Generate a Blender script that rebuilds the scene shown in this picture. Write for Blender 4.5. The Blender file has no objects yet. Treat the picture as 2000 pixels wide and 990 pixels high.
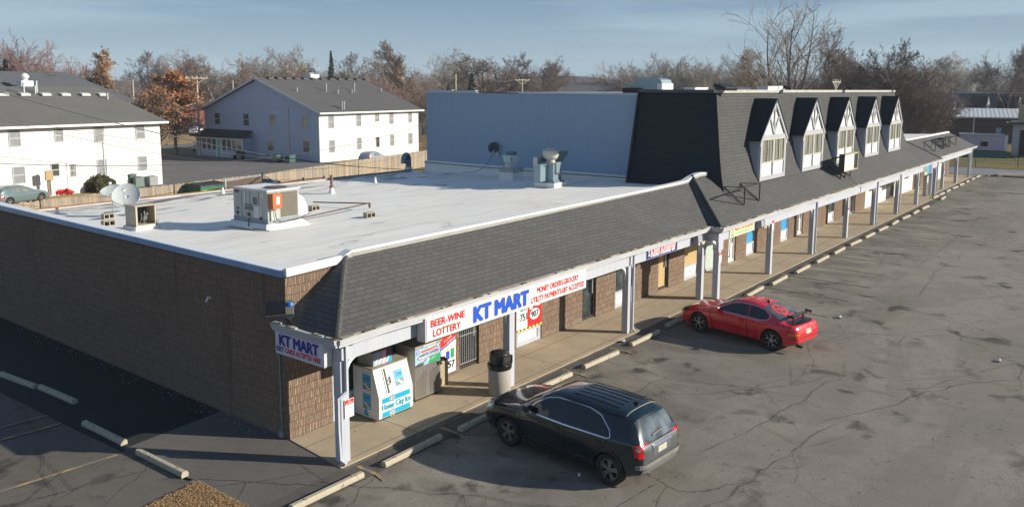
import bpy, bmesh, math, random
import numpy as np
from mathutils import Vector, Matrix
from mathutils.bvhtree import BVHTree
from mathutils.geometry import delaunay_2d_cdt
R = math.radians
HAZE = 0.00033
S = bpy.context.scene
# ------------------------------------------------------------------ camera
CAM = Vector((-11.236, -15.352, 8.186)); FPX = 1598.4; CYP = 395.0
def cam_axes(yaw=52.037, pitch=7.908, roll=0.221):
    ya, pi_, ro = R(yaw), R(pitch), R(roll)
    f = Vector((math.sin(ya)*math.cos(pi_), math.cos(ya)*math.cos(pi_), -math.sin(pi_)))
    r = Vector((math.cos(ya), -math.sin(ya), 0)); u = r.cross(f)
    return r*math.cos(ro)+u*math.sin(ro), -r*math.sin(ro)+u*math.cos(ro), f
CR, CU, CF = cam_axes()
cd = bpy.data.cameras.new('camera'); cam = bpy.data.objects.new('camera', cd); S.collection.objects.link(cam)
cam.matrix_world = Matrix(((CR.x, CU.x, -CF.x, CAM.x), (CR.y, CU.y, -CF.y, CAM.y), (CR.z, CU.z, -CF.z, CAM.z), (0, 0, 0, 1)))
cd.sensor_width = 36; cd.lens = FPX/2000*36; cd.shift_y = -0.05; cd.clip_start = .2; cd.clip_end = 5000
S.camera = cam
# ------------------------------------------------------------------ world and sun
SUN_AZ = Vector((.53, -.85, 0)).normalized(); SUN_EL = R(21.5)
w = bpy.data.worlds.new('World'); S.world = w; w.use_nodes = True
nt = w.node_tree; nt.nodes.clear(); NN = nt.nodes.new; LL = nt.links.new
out = NN('ShaderNodeOutputWorld'); bg = NN('ShaderNodeBackground'); LL(bg.outputs[0], out.inputs[0])
sky = NN('ShaderNodeTexSky'); sky.sky_type = 'NISHITA'; sky.sun_disc = False
sky.sun_elevation = SUN_EL; sky.sun_rotation = math.atan2(SUN_AZ.x, SUN_AZ.y); sky.air_density = 1.0; sky.dust_density = .6; sky.ozone_density = 2.0
tc = NN('ShaderNodeTexCoord'); mp = NN('ShaderNodeMapping'); mp.inputs['Scale'].default_value = (1.1, 1.1, 15); LL(tc.outputs['Generated'], mp.inputs[0])
nz = NN('ShaderNodeTexNoise'); nz.inputs['Scale'].default_value = 1.9; nz.inputs['Detail'].default_value = 5; LL(mp.outputs[0], nz.inputs['Vector'])
cr = NN('ShaderNodeValToRGB'); cr.color_ramp.elements[0].position = .43; cr.color_ramp.elements[1].position = .57
cr.color_ramp.elements[0].color = (1.55, 2.45, 3.8, 1); cr.color_ramp.elements[1].color = (2.9, 4.05, 5.2, 1); LL(nz.outputs[0], cr.inputs[0])
# a bank of thin cloud that is greener-grey low down and bluer overhead
sx = NN('ShaderNodeSeparateXYZ'); LL(tc.outputs['Generated'], sx.inputs[0])
mr = NN('ShaderNodeMapRange'); mr.inputs[1].default_value = 0.0; mr.inputs[2].default_value = .11; LL(sx.outputs[2], mr.inputs[0])
lo = NN('ShaderNodeMixRGB'); lo.inputs[1].default_value = (2.75, 4.4, 5.2, 1); LL(mr.outputs[0], lo.inputs[0]); LL(cr.outputs[0], lo.inputs[2])
mx = NN('ShaderNodeMixRGB'); mx.inputs[0].default_value = .88; LL(sky.outputs[0], mx.inputs[1]); LL(lo.outputs[0], mx.inputs[2])
hi = NN('ShaderNodeMapRange'); hi.inputs[1].default_value = .13; hi.inputs[2].default_value = .42; LL(sx.outputs[2], hi.inputs[0])
zn = NN('ShaderNodeMixRGB'); zn.inputs[2].default_value = (.95, 1.65, 2.9, 1); LL(hi.outputs[0], zn.inputs[0]); LL(mx.outputs[0], zn.inputs[1])   # the sky deepens overhead
LL(zn.outputs[0], bg.inputs[0]); bg.inputs[1].default_value = .086
sl = bpy.data.lights.new('sun', 'SUN'); sl.energy = 5.0; sl.angle = R(.55); sl.color = (1, .93, .81)
so = bpy.data.objects.new('sun', sl); S.collection.objects.link(so)
sd = (SUN_AZ*math.cos(SUN_EL) + Vector((0, 0, math.sin(SUN_EL))))
so.rotation_euler = sd.to_track_quat('Z', 'Y').to_euler(); so.location = sd*100
S.view_settings.view_transform = 'Standard'; S.view_settings.look = 'None'; S.view_settings.exposure = 0.48; S.view_settings.gamma = 1
S.cycles.max_bounces = 5; S.cycles.transparent_max_bounces = 8
# ------------------------------------------------------------------ helpers
def ray(px, py): return CF + CR*((px-1000)/FPX) - CU*((py-CYP)/FPX)
def onz(px, py, z=0.0): d = ray(px, py); return CAM + d*((z-CAM.z)/d.z)
def onplane(px, py, p0, n): d = ray(px, py); return CAM + d*((Vector(p0)-CAM).dot(n)/d.dot(n))
def ony(px, py, y): return onplane(px, py, (0, y, 0), Vector((0, 1, 0)))
def far(px, dist, z=0.0):
    """ground point in the direction of a picture column at a given horizontal distance"""
    d = ray(px, 172); d.z = 0; d.normalize(); return Vector((CAM.x+d.x*dist, CAM.y+d.y*dist, z))
def wx(px):
    lo_, hi = -5.0, 200.0
    for _ in range(50):
        m = (lo_+hi)/2; v = Vector((m, 0, 0))-CAM; q = 1000+FPX*v.dot(CR)/v.dot(CF)
        if q < px: lo_ = m
        else: hi = m
    return lo_
def link(o, parent=None):
    S.collection.objects.link(o)
    if parent is not None: o.parent = parent
    return o
def tag(o, label=None, cat=None, group=None, kind=None):
    if label: o['label'] = label
    if cat: o['category'] = cat
    if group: o['group'] = group
    if kind: o['kind'] = kind
    return o
def thing(name, label, cat, loc=(0, 0, 0), rz=0.0, group=None):
    o = bpy.data.objects.new(name, None); link(o); o.location = loc; o.rotation_euler = (0, 0, rz); o.empty_display_size = .2
    return tag(o, label, cat, group)
def copy_tree(o, parent=None):
    c = o.copy(); S.collection.objects.link(c); c.parent = parent
    for ch in list(o.children): copy_tree(ch, c)
    return c
class MB:
    def __init__(s): s.v = []; s.f = []; s.m = []
    def add(s, vs, fs, mi=0):
        b = len(s.v); s.v += [tuple(p) for p in vs]
        for f in fs: s.f.append(tuple(i+b for i in f)); s.m.append(mi)
        return s
    def box(s, x0, x1, y0, y1, z0, z1, mi=0):
        return s.add([(x0,y0,z0),(x1,y0,z0),(x1,y1,z0),(x0,y1,z0),(x0,y0,z1),(x1,y0,z1),(x1,y1,z1),(x0,y1,z1)],
                     [(0,3,2,1),(4,5,6,7),(0,1,5,4),(1,2,6,5),(2,3,7,6),(3,0,4,7)], mi)
    def obox(s, c, size, rot=(0,0,0), mi=0):
        from mathutils import Euler
        M = Matrix.Translation(c) @ Euler(rot).to_matrix().to_4x4(); a, b, d = [q/2 for q in size]
        n0 = len(s.v); s.box(-a,a,-b,b,-d,d,mi); s.v[n0:] = [tuple(M @ Vector(p)) for p in s.v[n0:]]; return s
    def bar(s, a, b, wd, h=None, mi=0, up=(0,0,1)):
        a = Vector(a); b = Vector(b); h = h or wd; d = (b-a).normalized(); up = Vector(up)
        if abs(d.dot(up)) > .98: up = Vector((1,0,0))
        r = d.cross(up).normalized()*wd/2; u = r.cross(d).normalized()*h/2
        vs = [a-r-u,a+r-u,a+r+u,a-r+u,b-r-u,b+r-u,b+r+u,b-r+u]
        return s.add(vs, [(0,1,2,3),(4,7,6,5),(0,4,5,1),(1,5,6,2),(2,6,7,3),(3,7,4,0)], mi)
    def tube(s, pts, r, n=8, mi=0, caps=True):
        pts = [Vector(p) for p in pts]; rr = r if isinstance(r, (list, tuple)) else [r]*len(pts); b = len(s.v); ref = None
        for i, p in enumerate(pts):
            d = (pts[min(i+1, len(pts)-1)]-pts[max(i-1, 0)]).normalized()
            if ref is None: ref = d.orthogonal().normalized()
            ref = (ref-d*ref.dot(d)).normalized(); q = d.cross(ref)
            for k in range(n):
                a = 2*math.pi*k/n; s.v.append(tuple(p+(ref*math.cos(a)+q*math.sin(a))*rr[i]))
        for i in range(len(pts)-1):
            for k in range(n):
                a = b+i*n+k; c = b+i*n+(k+1) % n; s.f.append((a, c, c+n, a+n)); s.m.append(mi)
        if caps:
            s.f.append(tuple(b+k for k in reversed(range(n)))); s.m.append(mi)
            s.f.append(tuple(b+(len(pts)-1)*n+k for k in range(n))); s.m.append(mi)
        return s
    def lathe(s, prof, n=24, c=(0,0,0), M=None, mi=0, caps=True):
        b = len(s.v); c = Vector(c)
        for (r, z) in prof:
            for k in range(n):
                a = 2*math.pi*k/n; p = Vector((r*math.cos(a), r*math.sin(a), z)); s.v.append(tuple((M @ p if M else p)+c))
        for i in range(len(prof)-1):
            for k in range(n):
                a = b+i*n+k; d = b+i*n+(k+1) % n; s.f.append((a, d, d+n, a+n)); s.m.append(mi)
        if caps:
            s.f.append(tuple(b+k for k in reversed(range(n)))); s.m.append(mi)
            s.f.append(tuple(b+(len(prof)-1)*n+k for k in range(n))); s.m.append(mi)
        return s
    def prism(s, pts, vec, mi=0):
        pts = [Vector(p) for p in pts]; vec = Vector(vec); n = len(pts)
        nn = sum(((pts[i]-pts[0]).cross(pts[i+1]-pts[0]) for i in range(1, n-1)), Vector())
        if nn.dot(vec) > 0: pts = pts[::-1]
        fs = [tuple(range(n)), tuple(reversed(range(n, 2*n)))]+[(i, i+n, (i+1) % n+n, (i+1) % n) for i in range(n)]
        fs = [fs[0], fs[1]]+[tuple(reversed(f)) for f in fs[2:]]
        return s.add(pts+[p+vec for p in pts], fs, mi)
    def poly(s, pts, mi=0): return s.add(pts, [tuple(range(len(pts)))], mi)
    def build(s, name, mats, parent=None, smooth=None, bevel=0, uv=True):
        me = bpy.data.meshes.new(name); me.from_pydata(s.v, [], s.f)
        if not isinstance(mats, (list, tuple)): mats = [mats]
        for m in mats: me.materials.append(m)
        if len(mats) > 1: me.polygons.foreach_set('material_index', s.m)
        return finish(me, name, parent, smooth, bevel, uv)
def finish(me, name, parent=None, smooth=None, bevel=0, uv=True):
    me.update()
    if uv:
        ul = me.uv_layers.new(name='UVMap').data; Z = Vector((0, 0, 1)); co = [v.co for v in me.vertices]
        for p in me.polygons:
            n = p.normal
            if abs(n.z) > .97: u, v = Vector((1, 0, 0)), Vector((0, 1, 0))
            else: u = Z.cross(n).normalized(); v = n.cross(u)
            for li in p.loop_indices:
                c = co[me.loops[li].vertex_index]; ul[li].uv = (c.dot(u), c.dot(v))
    if smooth is not None:
        me.polygons.foreach_set('use_smooth', [True]*len(me.polygons)); me.set_sharp_from_angle(angle=R(smooth))
    o = bpy.data.objects.new(name, me); link(o, parent)
    if bevel:
        b = o.modifiers.new('bevel', 'BEVEL'); b.width = bevel; b.segments = 2; b.limit_method = 'ANGLE'; b.angle_limit = R(40)
    return o
def text(name, s, org, right, up, h, mat, parent, width=None, bold=.0, depth=.006, shear=0.0, align='LEFT', space=1.0):
    cu = bpy.data.curves.new(name, 'FONT'); cu.body = s; cu.size = 1; cu.extrude = 0; cu.shear = shear; cu.space_character = space; cu.resolution_u = 3
    to = bpy.data.objects.new(name, cu); S.collection.objects.link(to)
    dg = bpy.context.evaluated_depsgraph_get(); me = bpy.data.meshes.new_from_object(to.evaluated_get(dg)); bpy.data.objects.remove(to)
    xs = [v.co.x for v in me.vertices]; ys = [v.co.y for v in me.vertices]
    x0, x1, y0, y1 = min(xs), max(xs), min(ys), max(ys); sy = h/(y1-y0); sxx = width/(x1-x0) if width else sy
    right = Vector(right).normalized(); up = Vector(up).normalized(); n = right.cross(up); org = Vector(org)
    W_ = (x1-x0)*sxx; off = {'LEFT': 0, 'CENTER': -W_/2, 'RIGHT': -W_}[align]
    if bold > .012:   # heavier strokes: the same outline laid in a small ring of steps, each a hair further out
        vs = [v.co.copy() for v in me.vertices]; fs = [tuple(p.vertices) for p in me.polygons]; V2 = []; F2 = []; k_ = 8 if bold > .03 else 6
        for j in range(k_): a_ = 2*math.pi*j/k_; b0 = len(V2); V2 += [(c.x+bold*1.25*math.cos(a_), c.y+bold*.8*math.sin(a_), j*.00012) for c in vs]; F2 += [tuple(i+b0 for i in f) for f in fs]
        me = bpy.data.meshes.new(name); me.from_pydata(V2, [], F2); me.update()
    for v in me.vertices: v.co = org+right*((v.co.x-x0)*sxx+off)+up*((v.co.y-y0)*sy)+n*(depth+v.co.z)
    me.materials.clear(); me.materials.append(mat)
    o = bpy.data.objects.new(name, me); link(o, parent); return o
# ------------------------------------------------------------------ materials
def newmat(name):
    m = bpy.data.materials.new(name); m.use_nodes = True; n = m.node_tree.nodes; l = m.node_tree.links
    return m, n, l, n['Principled BSDF']
def setc(s, c): s.default_value = (c[0], c[1], c[2], 1)
def noise(n, l, vec, scale, detail=4, rough=.6, dist=0.0):
    t = n.new('ShaderNodeTexNoise'); t.inputs['Scale'].default_value = scale; t.inputs['Detail'].default_value = detail
    t.inputs['Roughness'].default_value = rough; t.inputs['Distortion'].default_value = dist
    if vec is not None: l.new(vec, t.inputs['Vector'])
    return t.outputs['Fac']
def ramp(n, l, fac, p0, p1, c0=(0,0,0), c1=(1,1,1)):
    r = n.new('ShaderNodeValToRGB'); r.color_ramp.elements[0].position = p0; r.color_ramp.elements[1].position = p1
    r.color_ramp.elements[0].color = (*c0, 1); r.color_ramp.elements[1].color = (*c1, 1); l.new(fac, r.inputs[0]); return r.outputs[0]
def mix(n, l, fac, a, b, mode='MIX'):
    x = n.new('ShaderNodeMixRGB'); x.blend_type = mode
    if isinstance(fac, (int, float)): x.inputs[0].default_value = fac
    else: l.new(fac, x.inputs[0])
    for i, c in ((1, a), (2, b)):
        if isinstance(c, tuple): setc(x.inputs[i], c)
        else: l.new(c, x.inputs[i])
    return x.outputs[0]
def mapping(n, l, src, scale=(1,1,1), rot=(0,0,0), loc=(0,0,0)):
    m = n.new('ShaderNodeMapping'); m.inputs['Scale'].default_value = scale; m.inputs['Rotation'].default_value = rot; m.inputs['Location'].default_value = loc
    l.new(src, m.inputs[0]); return m.outputs[0]
def bump(n, l, b, h, strength=.3, dist=.02, prev=None):
    k = n.new('ShaderNodeBump'); k.inputs['Strength'].default_value = strength; k.inputs['Distance'].default_value = dist; l.new(h, k.inputs['Height'])
    if prev is not None: l.new(prev, k.inputs['Normal'])
    l.new(k.outputs[0], b.inputs['Normal']); return k.outputs[0]
def sc(c, k): return tuple(min(1, x*k) for x in c)
_MC = {}
def M(name, col, rough=.75, var=.12, scale=2.0, metal=0.0, bmp=0.0, col2=None, streak=False, spec=None, coat=0.0, emit=None, fine=18):
    if name in _MC: return _MC[name]
    m, n, l, b = newmat(name); tcn = n.new('ShaderNodeTexCoord'); v = tcn.outputs['Object']
    if streak: v = mapping(n, l, v, (6, 6, .5))
    f1 = noise(n, l, v, scale, 5); f2 = noise(n, l, v, scale*fine, 3)
    c = mix(n, l, ramp(n, l, f1, .3, .7), sc(col, 1-var), sc(col2, 1) if col2 else sc(col, 1+var))
    c = mix(n, l, .35, c, mix(n, l, f2, sc(col, 1-var*1.5), sc(col, 1+var*1.5))); l.new(c, b.inputs['Base Color'])
    b.inputs['Roughness'].default_value = rough; b.inputs['Metallic'].default_value = metal
    if spec is not None: b.inputs['Specular IOR Level'].default_value = spec
    if coat: b.inputs['Coat Weight'].default_value = coat; b.inputs['Coat Roughness'].default_value = .05
    if bmp: bump(n, l, b, f2, bmp, .02)
    if emit: setc(b.inputs['Emission Color'], emit[0]); b.inputs['Emission Strength'].default_value = emit[1]
    _MC[name] = m; return m
def uvn(n): t = n.new('ShaderNodeUVMap'); t.uv_map = 'UVMap'; return t.outputs[0]
def brick(n, l, vec, bw, rh, mortar, c1, c2, cm, offset=.5, smooth=.1, bias=0.0):
    t = n.new('ShaderNodeTexBrick'); l.new(vec, t.inputs['Vector']); t.offset = offset
    for k, v in (('Scale', 1), ('Mortar Size', mortar), ('Mortar Smooth', smooth), ('Brick Width', bw), ('Row Height', rh), ('Bias', bias)): t.inputs[k].default_value = v
    setc(t.inputs['Color1'], c1); setc(t.inputs['Color2'], c2); setc(t.inputs['Mortar'], cm); return t
def mat_block():
    """ribbed split-face concrete block: level courses, upright ragged ribs broken at every course"""
    m, n, l, b = newmat('ribbed_block'); uv = uvn(n); se = n.new('ShaderNodeSeparateXYZ'); l.new(uv, se.inputs[0])
    def mth(op, a_, b_=None):
        k = n.new('ShaderNodeMath'); k.operation = op
        for i_, q in ((0, a_), (1, b_)):
            if q is None: continue
            if isinstance(q, (int, float)): k.inputs[i_].default_value = q
            else: l.new(q, k.inputs[i_])
        return k.outputs[0]
    r_ = mth('DIVIDE', se.outputs[1], .203); row = mth('FLOOR', r_); fr = mth('FRACT', r_)
    cv = n.new('ShaderNodeCombineXYZ'); l.new(mth('ADD', mth('MULTIPLY', se.outputs[0], 42.0), mth('MULTIPLY', row, 7.31)), cv.inputs[0]); l.new(mth('MULTIPLY', se.outputs[1], 3.0), cv.inputs[1]); l.new(mth('MULTIPLY', row, 3.7), cv.inputs[2])
    wob = noise(n, l, cv.outputs[0], .35, 2, .5, .4); rib = mth('ADD', mth('MULTIPLY', mth('SINE', mth('ADD', mth('MULTIPLY', se.outputs[0], 172.0), mth('ADD', mth('MULTIPLY', wob, 14.0), mth('MULTIPLY', row, 2.4)))), .25), .5); joint = ramp(n, l, fr, .02, .07)
    blk = n.new('ShaderNodeTexWhiteNoise'); blk.noise_dimensions = '2D'; bc = n.new('ShaderNodeCombineXYZ'); l.new(mth('FLOOR', mth('ADD', mth('DIVIDE', se.outputs[0], .405), mth('MULTIPLY', row, .5))), bc.inputs[0]); l.new(row, bc.inputs[1]); l.new(bc.outputs[0], blk.inputs['Vector']); base_ = mix(n, l, blk.outputs['Value'], (.335,.228,.158), (.375,.255,.175))
    big = noise(n, l, mapping(n, l, uv, (.5, .25, 1)), 1.0, 4); strk = noise(n, l, mapping(n, l, uv, (1.0, .10, 1)), 1.0, 4)
    c = mix(n, l, ramp(n, l, rib, .38, .56), mix(n, l, .66, base_, (.05,.031,.022)), base_)
    c = mix(n, l, ramp(n, l, big, .35, .75), c, mix(n, l, .3, c, (.33,.24,.18))); c = mix(n, l, ramp(n, l, strk, .60, .70), c, mix(n, l, .5, c, (.05,.035,.03)))
    foot = n.new('ShaderNodeMapRange'); foot.inputs[1].default_value = .0; foot.inputs[2].default_value = .55; foot.inputs[3].default_value = .5; foot.inputs[4].default_value = 0; l.new(se.outputs[1], foot.inputs[0])
    c = mix(n, l, mix(n, l, 1.0, foot.outputs[0], ramp(n, l, noise(n, l, mapping(n, l, uv, (1.5, 2, 1)), 1.0, 5), .4, .6), 'MULTIPLY'), c, (.30,.25,.21))
    c = mix(n, l, joint, (.12,.085,.062), c); l.new(c, b.inputs['Base Color']); b.inputs['Roughness'].default_value = .95
    bump(n, l, b, mth('MULTIPLY', ramp(n, l, rib, .3, .7), joint), 1.0, .03); return m
def mat_shingle(name, base, lift=1.25, rust=0.0):
    m, n, l, b = newmat(name); uv = uvn(n)
    wob = n.new('ShaderNodeMixRGB'); wob.blend_type = 'ADD'; wob.inputs[0].default_value = .035
    l.new(uv, wob.inputs[1]); nz_ = n.new('ShaderNodeTexNoise'); nz_.inputs['Scale'].default_value = 1.3; l.new(uv, nz_.inputs['Vector']); l.new(nz_.outputs['Color'], wob.inputs[2])
    br = brick(n, l, wob.outputs[0], .31, .145, .012, sc(base, .72), sc(base, lift*1.1), sc(base, .15), offset=.37, smooth=.35)
    br2 = brick(n, l, wob.outputs[0], .93, .145, .0, sc(base, .86), sc(base, 1.16), base, offset=.61)
    c = mix(n, l, .5, br.outputs[0], mix(n, l, 1.0, br.outputs[0], br2.outputs[0], 'MIX'))
    c = mix(n, l, br.outputs['Fac'], c, sc(base, .2))
    g = noise(n, l, uv, 70, 2); c = mix(n, l, .3, c, mix(n, l, g, sc(base, .5), sc(base, 1.7)))
    big = noise(n, l, uv, .35, 4); c = mix(n, l, ramp(n, l, big, .35, .75), sc_node(n, l, c, .86), c)
    if rust: c = mix(n, l, ramp(n, l, noise(n, l, mapping(n, l, uv, (.8, 2, 1)), 1.2, 5), .6, .8), c, mix(n, l, rust, c, (.16,.10,.07)))
    l.new(c, b.inputs['Base Color']); b.inputs['Roughness'].default_value = .9
    bump(n, l, b, mix(n, l, .2, br.outputs['Fac'], g), -.7, .012); return m
def sc_node(n, l, c, k): return mix(n, l, 1.0, c, (k, k, k), 'MULTIPLY')
def mat_asphalt(name, base, dark=.5, cracks=1.0, stains=1.0, crack_col=(.018,.017,.016), bays=False):
    m, n, l, b = newmat(name); t = n.new('ShaderNodeTexCoord').outputs['Object']
    warp = n.new('ShaderNodeTexNoise'); warp.inputs['Scale'].default_value = .6; warp.inputs['Detail'].default_value = 5; l.new(t, warp.inputs['Vector'])
    wv = n.new('ShaderNodeMixRGB'); wv.blend_type = 'ADD'; wv.inputs[0].default_value = 1.6; l.new(t, wv.inputs[1]); l.new(warp.outputs['Color'], wv.inputs[2])
    fine = noise(n, l, t, 55, 3, .7); med = noise(n, l, t, 2.2, 6, .65); big = noise(n, l, t, .16, 5, .6, .6)
    c = mix(n, l, ramp(n, l, big, .32, .68), sc(base, .72), sc(base, 1.22))
    c = mix(n, l, ramp(n, l, med, .3, .72), sc_node(n, l, c, .82), sc_node(n, l, c, 1.12))
    c = mix(n, l, .5, c, mix(n, l, ramp(n, l, fine, .3, .7), sc(base, .45), sc(base, 1.65)))
    if stains:
        s1 = noise(n, l, t, .9, 5, .55, .4); mk = noise(n, l, t, .13, 2)
        s2 = mix(n, l, 1.0, ramp(n, l, s1, .57, .66), ramp(n, l, mk, .42, .58), 'MULTIPLY')
        c = mix(n, l, mix(n, l, 1.0, s2, (stains*.62,)*3, 'MULTIPLY'), c, sc(base, .22))
        if bays:   # oil and tyre grime gathered in the parking bays
            sy = n.new('ShaderNodeSeparateXYZ'); l.new(t, sy.inputs[0]); a_ = ramp(n, l, sy.outputs[1], 0, 1); mr1 = n.new('ShaderNodeMapRange'); mr1.inputs[1].default_value = -8.5; mr1.inputs[2].default_value = -5.2; l.new(sy.outputs[1], mr1.inputs[0])
            ob = noise(n, l, mapping(n, l, t, (.75, .42, 1)), 1.0, 6, .6, .5); c = mix(n, l, mix(n, l, 1.0, mix(n, l, 1.0, ramp(n, l, ob, .42, .60), mr1.outputs[0], 'MULTIPLY'), (.48,)*3, 'MULTIPLY'), c, sc(base, .34))
            lg = noise(n, l, mapping(n, l, t, (.09, .22, 1), (0, 0, -.12)), 1.0, 5, .6, .8); c = mix(n, l, ramp(n, l, lg, .50, .53), c, sc_node(n, l, c, 1.13))
        sp = noise(n, l, t, 5.5, 2); c = mix(n, l, mix(n, l, 1.0, ramp(n, l, sp, .68, .73), (.5*stains,)*3, 'MULTIPLY'), c, sc(base, .25))
    if cracks:
        for (scale, wdt, m0, m1, ms) in ((.16, .0009, .42, .52, .05), (.6, .0028, .50, .60, .10), (2.6, .012, .56, .66, .10)):
            vo = n.new('ShaderNodeTexVoronoi'); vo.feature = 'DISTANCE_TO_EDGE'; vo.inputs['Scale'].default_value = scale; l.new(wv.outputs[0], vo.inputs['Vector'])
            cm = ramp(n, l, vo.outputs['Distance'], 0.0, wdt*1.2, (1,1,1), (0,0,0)); mk = ramp(n, l, noise(n, l, t, ms*1.7, 3), m0, m1)
            c = mix(n, l, mix(n, l, 1.0, mix(n, l, 1.0, cm, mk, 'MULTIPLY'), (.6*cracks,)*3, 'MULTIPLY'), c, crack_col)
    l.new(c, b.inputs['Base Color']); b.inputs['Roughness'].default_value = .88; b.inputs['Specular IOR Level'].default_value = .25
    bump(n, l, b, mix(n, l, .4, fine, med), .35, .02); return m
def mat_concrete(name, base, jx=3.05, jy=1.25, joint=True):
    m, n, l, b = newmat(name); t = n.new('ShaderNodeTexCoord').outputs['Object']; uv = uvn(n)
    med = noise(n, l, t, 1.1, 6, .65); fine = noise(n, l, t, 40, 3); big = noise(n, l, t, .3, 4)
    c = mix(n, l, ramp(n, l, med, .3, .7), sc(base, .78), sc(base, 1.12)); c = mix(n, l, ramp(n, l, big, .35, .7), sc_node(n, l, c, .85), c)
    c = mix(n, l, .3, c, mix(n, l, fine, sc(base, .5), sc(base, 1.5)))
    c = mix(n, l, ramp(n, l, noise(n, l, t, 4.5, 3), .64, .72), c, sc(base, .5))
    if joint:
        br = brick(n, l, mapping(n, l, uv, loc=(.9, .62, 0)), jx, jy, .012, (1,1,1), (1,1,1), (0,0,0), offset=0.0, smooth=.2)
        c = mix(n, l, br.outputs['Fac'], c, sc(base, .22))
    l.new(c, b.inputs['Base Color']); b.inputs['Roughness'].default_value = .9; bump(n, l, b, fine, .2, .01); return m
def mat_membrane():
    m, n, l, b = newmat('roof_membrane'); t = n.new('ShaderNodeTexCoord').outputs['Object']
    st = noise(n, l, mapping(n, l, t, (.35, 2.2, 1), (0, 0, .25)), .9, 6, .6, .6); big = noise(n, l, t, .25, 5, .6, .4); fine = noise(n, l, t, 9, 4)
    c = mix(n, l, ramp(n, l, st, .32, .62), (.77,.735,.665), (.90,.865,.79)); c = mix(n, l, ramp(n, l, fine, .3, .7), sc_node(n, l, c, .96), c)
    c = mix(n, l, ramp(n, l, big, .58, .78), c, mix(n, l, .4, c, (.62,.54,.42)))
    sm = noise(n, l, mapping(n, l, t, (.3, 1.5, 1)), 1.3, 6, .6, .8); c = mix(n, l, ramp(n, l, sm, .64, .71), c, mix(n, l, .55, c, (.33,.27,.22)))
    sy = n.new('ShaderNodeSeparateXYZ'); l.new(t, sy.inputs[0]); mr_ = n.new('ShaderNodeMapRange'); mr_.inputs[1].default_value = 12.5; mr_.inputs[2].default_value = 19.2; l.new(sy.outputs[1], mr_.inputs[0])
    gr = noise(n, l, mapping(n, l, t, (.5, 1.4, 1)), .8, 7, .7, 1.0); mm = n.new('ShaderNodeMath'); mm.operation = 'ADD'; l.new(gr, mm.inputs[0])
    m2 = n.new('ShaderNodeMath'); m2.operation = 'MULTIPLY'; m2.inputs[1].default_value = .16; l.new(mr_.outputs[0], m2.inputs[0]); l.new(m2.outputs[0], mm.inputs[1])
    c = mix(n, l, ramp(n, l, mm.outputs[0], .62, .72), c, (.20,.16,.15))
    seam = n.new('ShaderNodeTexBrick'); l.new(mapping(n, l, t, loc=(0, .3, 0)), seam.inputs['Vector']); seam.inputs['Scale'].default_value = 1; seam.inputs['Brick Width'].default_value = 60; seam.inputs['Row Height'].default_value = 3.1; seam.inputs['Mortar Size'].default_value = .03
    c = mix(n, l, seam.outputs['Fac'], c, sc_node(n, l, c, .74))
    l.new(c, b.inputs['Base Color']); l.new(ramp(n, l, st, .3, .7, (.75,)*3, (.40,)*3), b.inputs['Roughness']); b.inputs['Specular IOR Level'].default_value = .2; bump(n, l, b, mix(n, l, .7, fine, st), .25, .03); return m
def mat_lines(name, base, pitch, axis=1, gap=.06, depth=.6, var=.1, rough=.6, dark=.55):
    """lapped siding (axis 1) or upright boards (axis 0)"""
    m, n, l, b = newmat(name); uv = uvn(n); s = n.new('ShaderNodeSeparateXYZ'); l.new(uv, s.inputs[0])
    d = n.new('ShaderNodeMath'); d.operation = 'DIVIDE'; l.new(s.outputs[axis], d.inputs[0]); d.inputs[1].default_value = pitch
    fr = n.new('ShaderNodeMath'); fr.operation = 'FRACT'; l.new(d.outputs[0], fr.inputs[0]); g = ramp(n, l, fr.outputs[0], gap*.5, gap)
    fl = n.new('ShaderNodeMath'); fl.operation = 'FLOOR'; l.new(d.outputs[0], fl.inputs[0]); wn = n.new('ShaderNodeTexWhiteNoise'); wn.noise_dimensions = '1D'; l.new(fl.outputs[0], wn.inputs['W'])
    c = mix(n, l, wn.outputs['Value'], sc(base, 1-var), sc(base, 1+var))
    gn = noise(n, l, mapping(n, l, uv, (9, .6, 1) if axis == 0 else (.6, 9, 1)), 1.5, 5); c = mix(n, l, .35, c, mix(n, l, gn, sc(base, 1-2*var), sc(base, 1+2*var)))
    c = mix(n, l, g, sc(base, dark), c); l.new(c, b.inputs['Base Color']); b.inputs['Roughness'].default_value = rough
    bump(n, l, b, fr.outputs[0] if axis == 1 else g, depth, .012); return m
def mat_grass(name, a, c_):
    m, n, l, b = newmat(name); t = n.new('ShaderNodeTexCoord').outputs['Object']
    c = mix(n, l, ramp(n, l, noise(n, l, t, .12, 6, .65), .35, .65), a, c_); c = mix(n, l, .45, c, mix(n, l, noise(n, l, t, 5, 5, .8), sc(a, .45), sc(c_, 1.6)))
    l.new(c, b.inputs['Base Color']); b.inputs['Roughness'].default_value = 1; b.inputs['Specular IOR Level'].default_value = .1; return m
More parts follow.
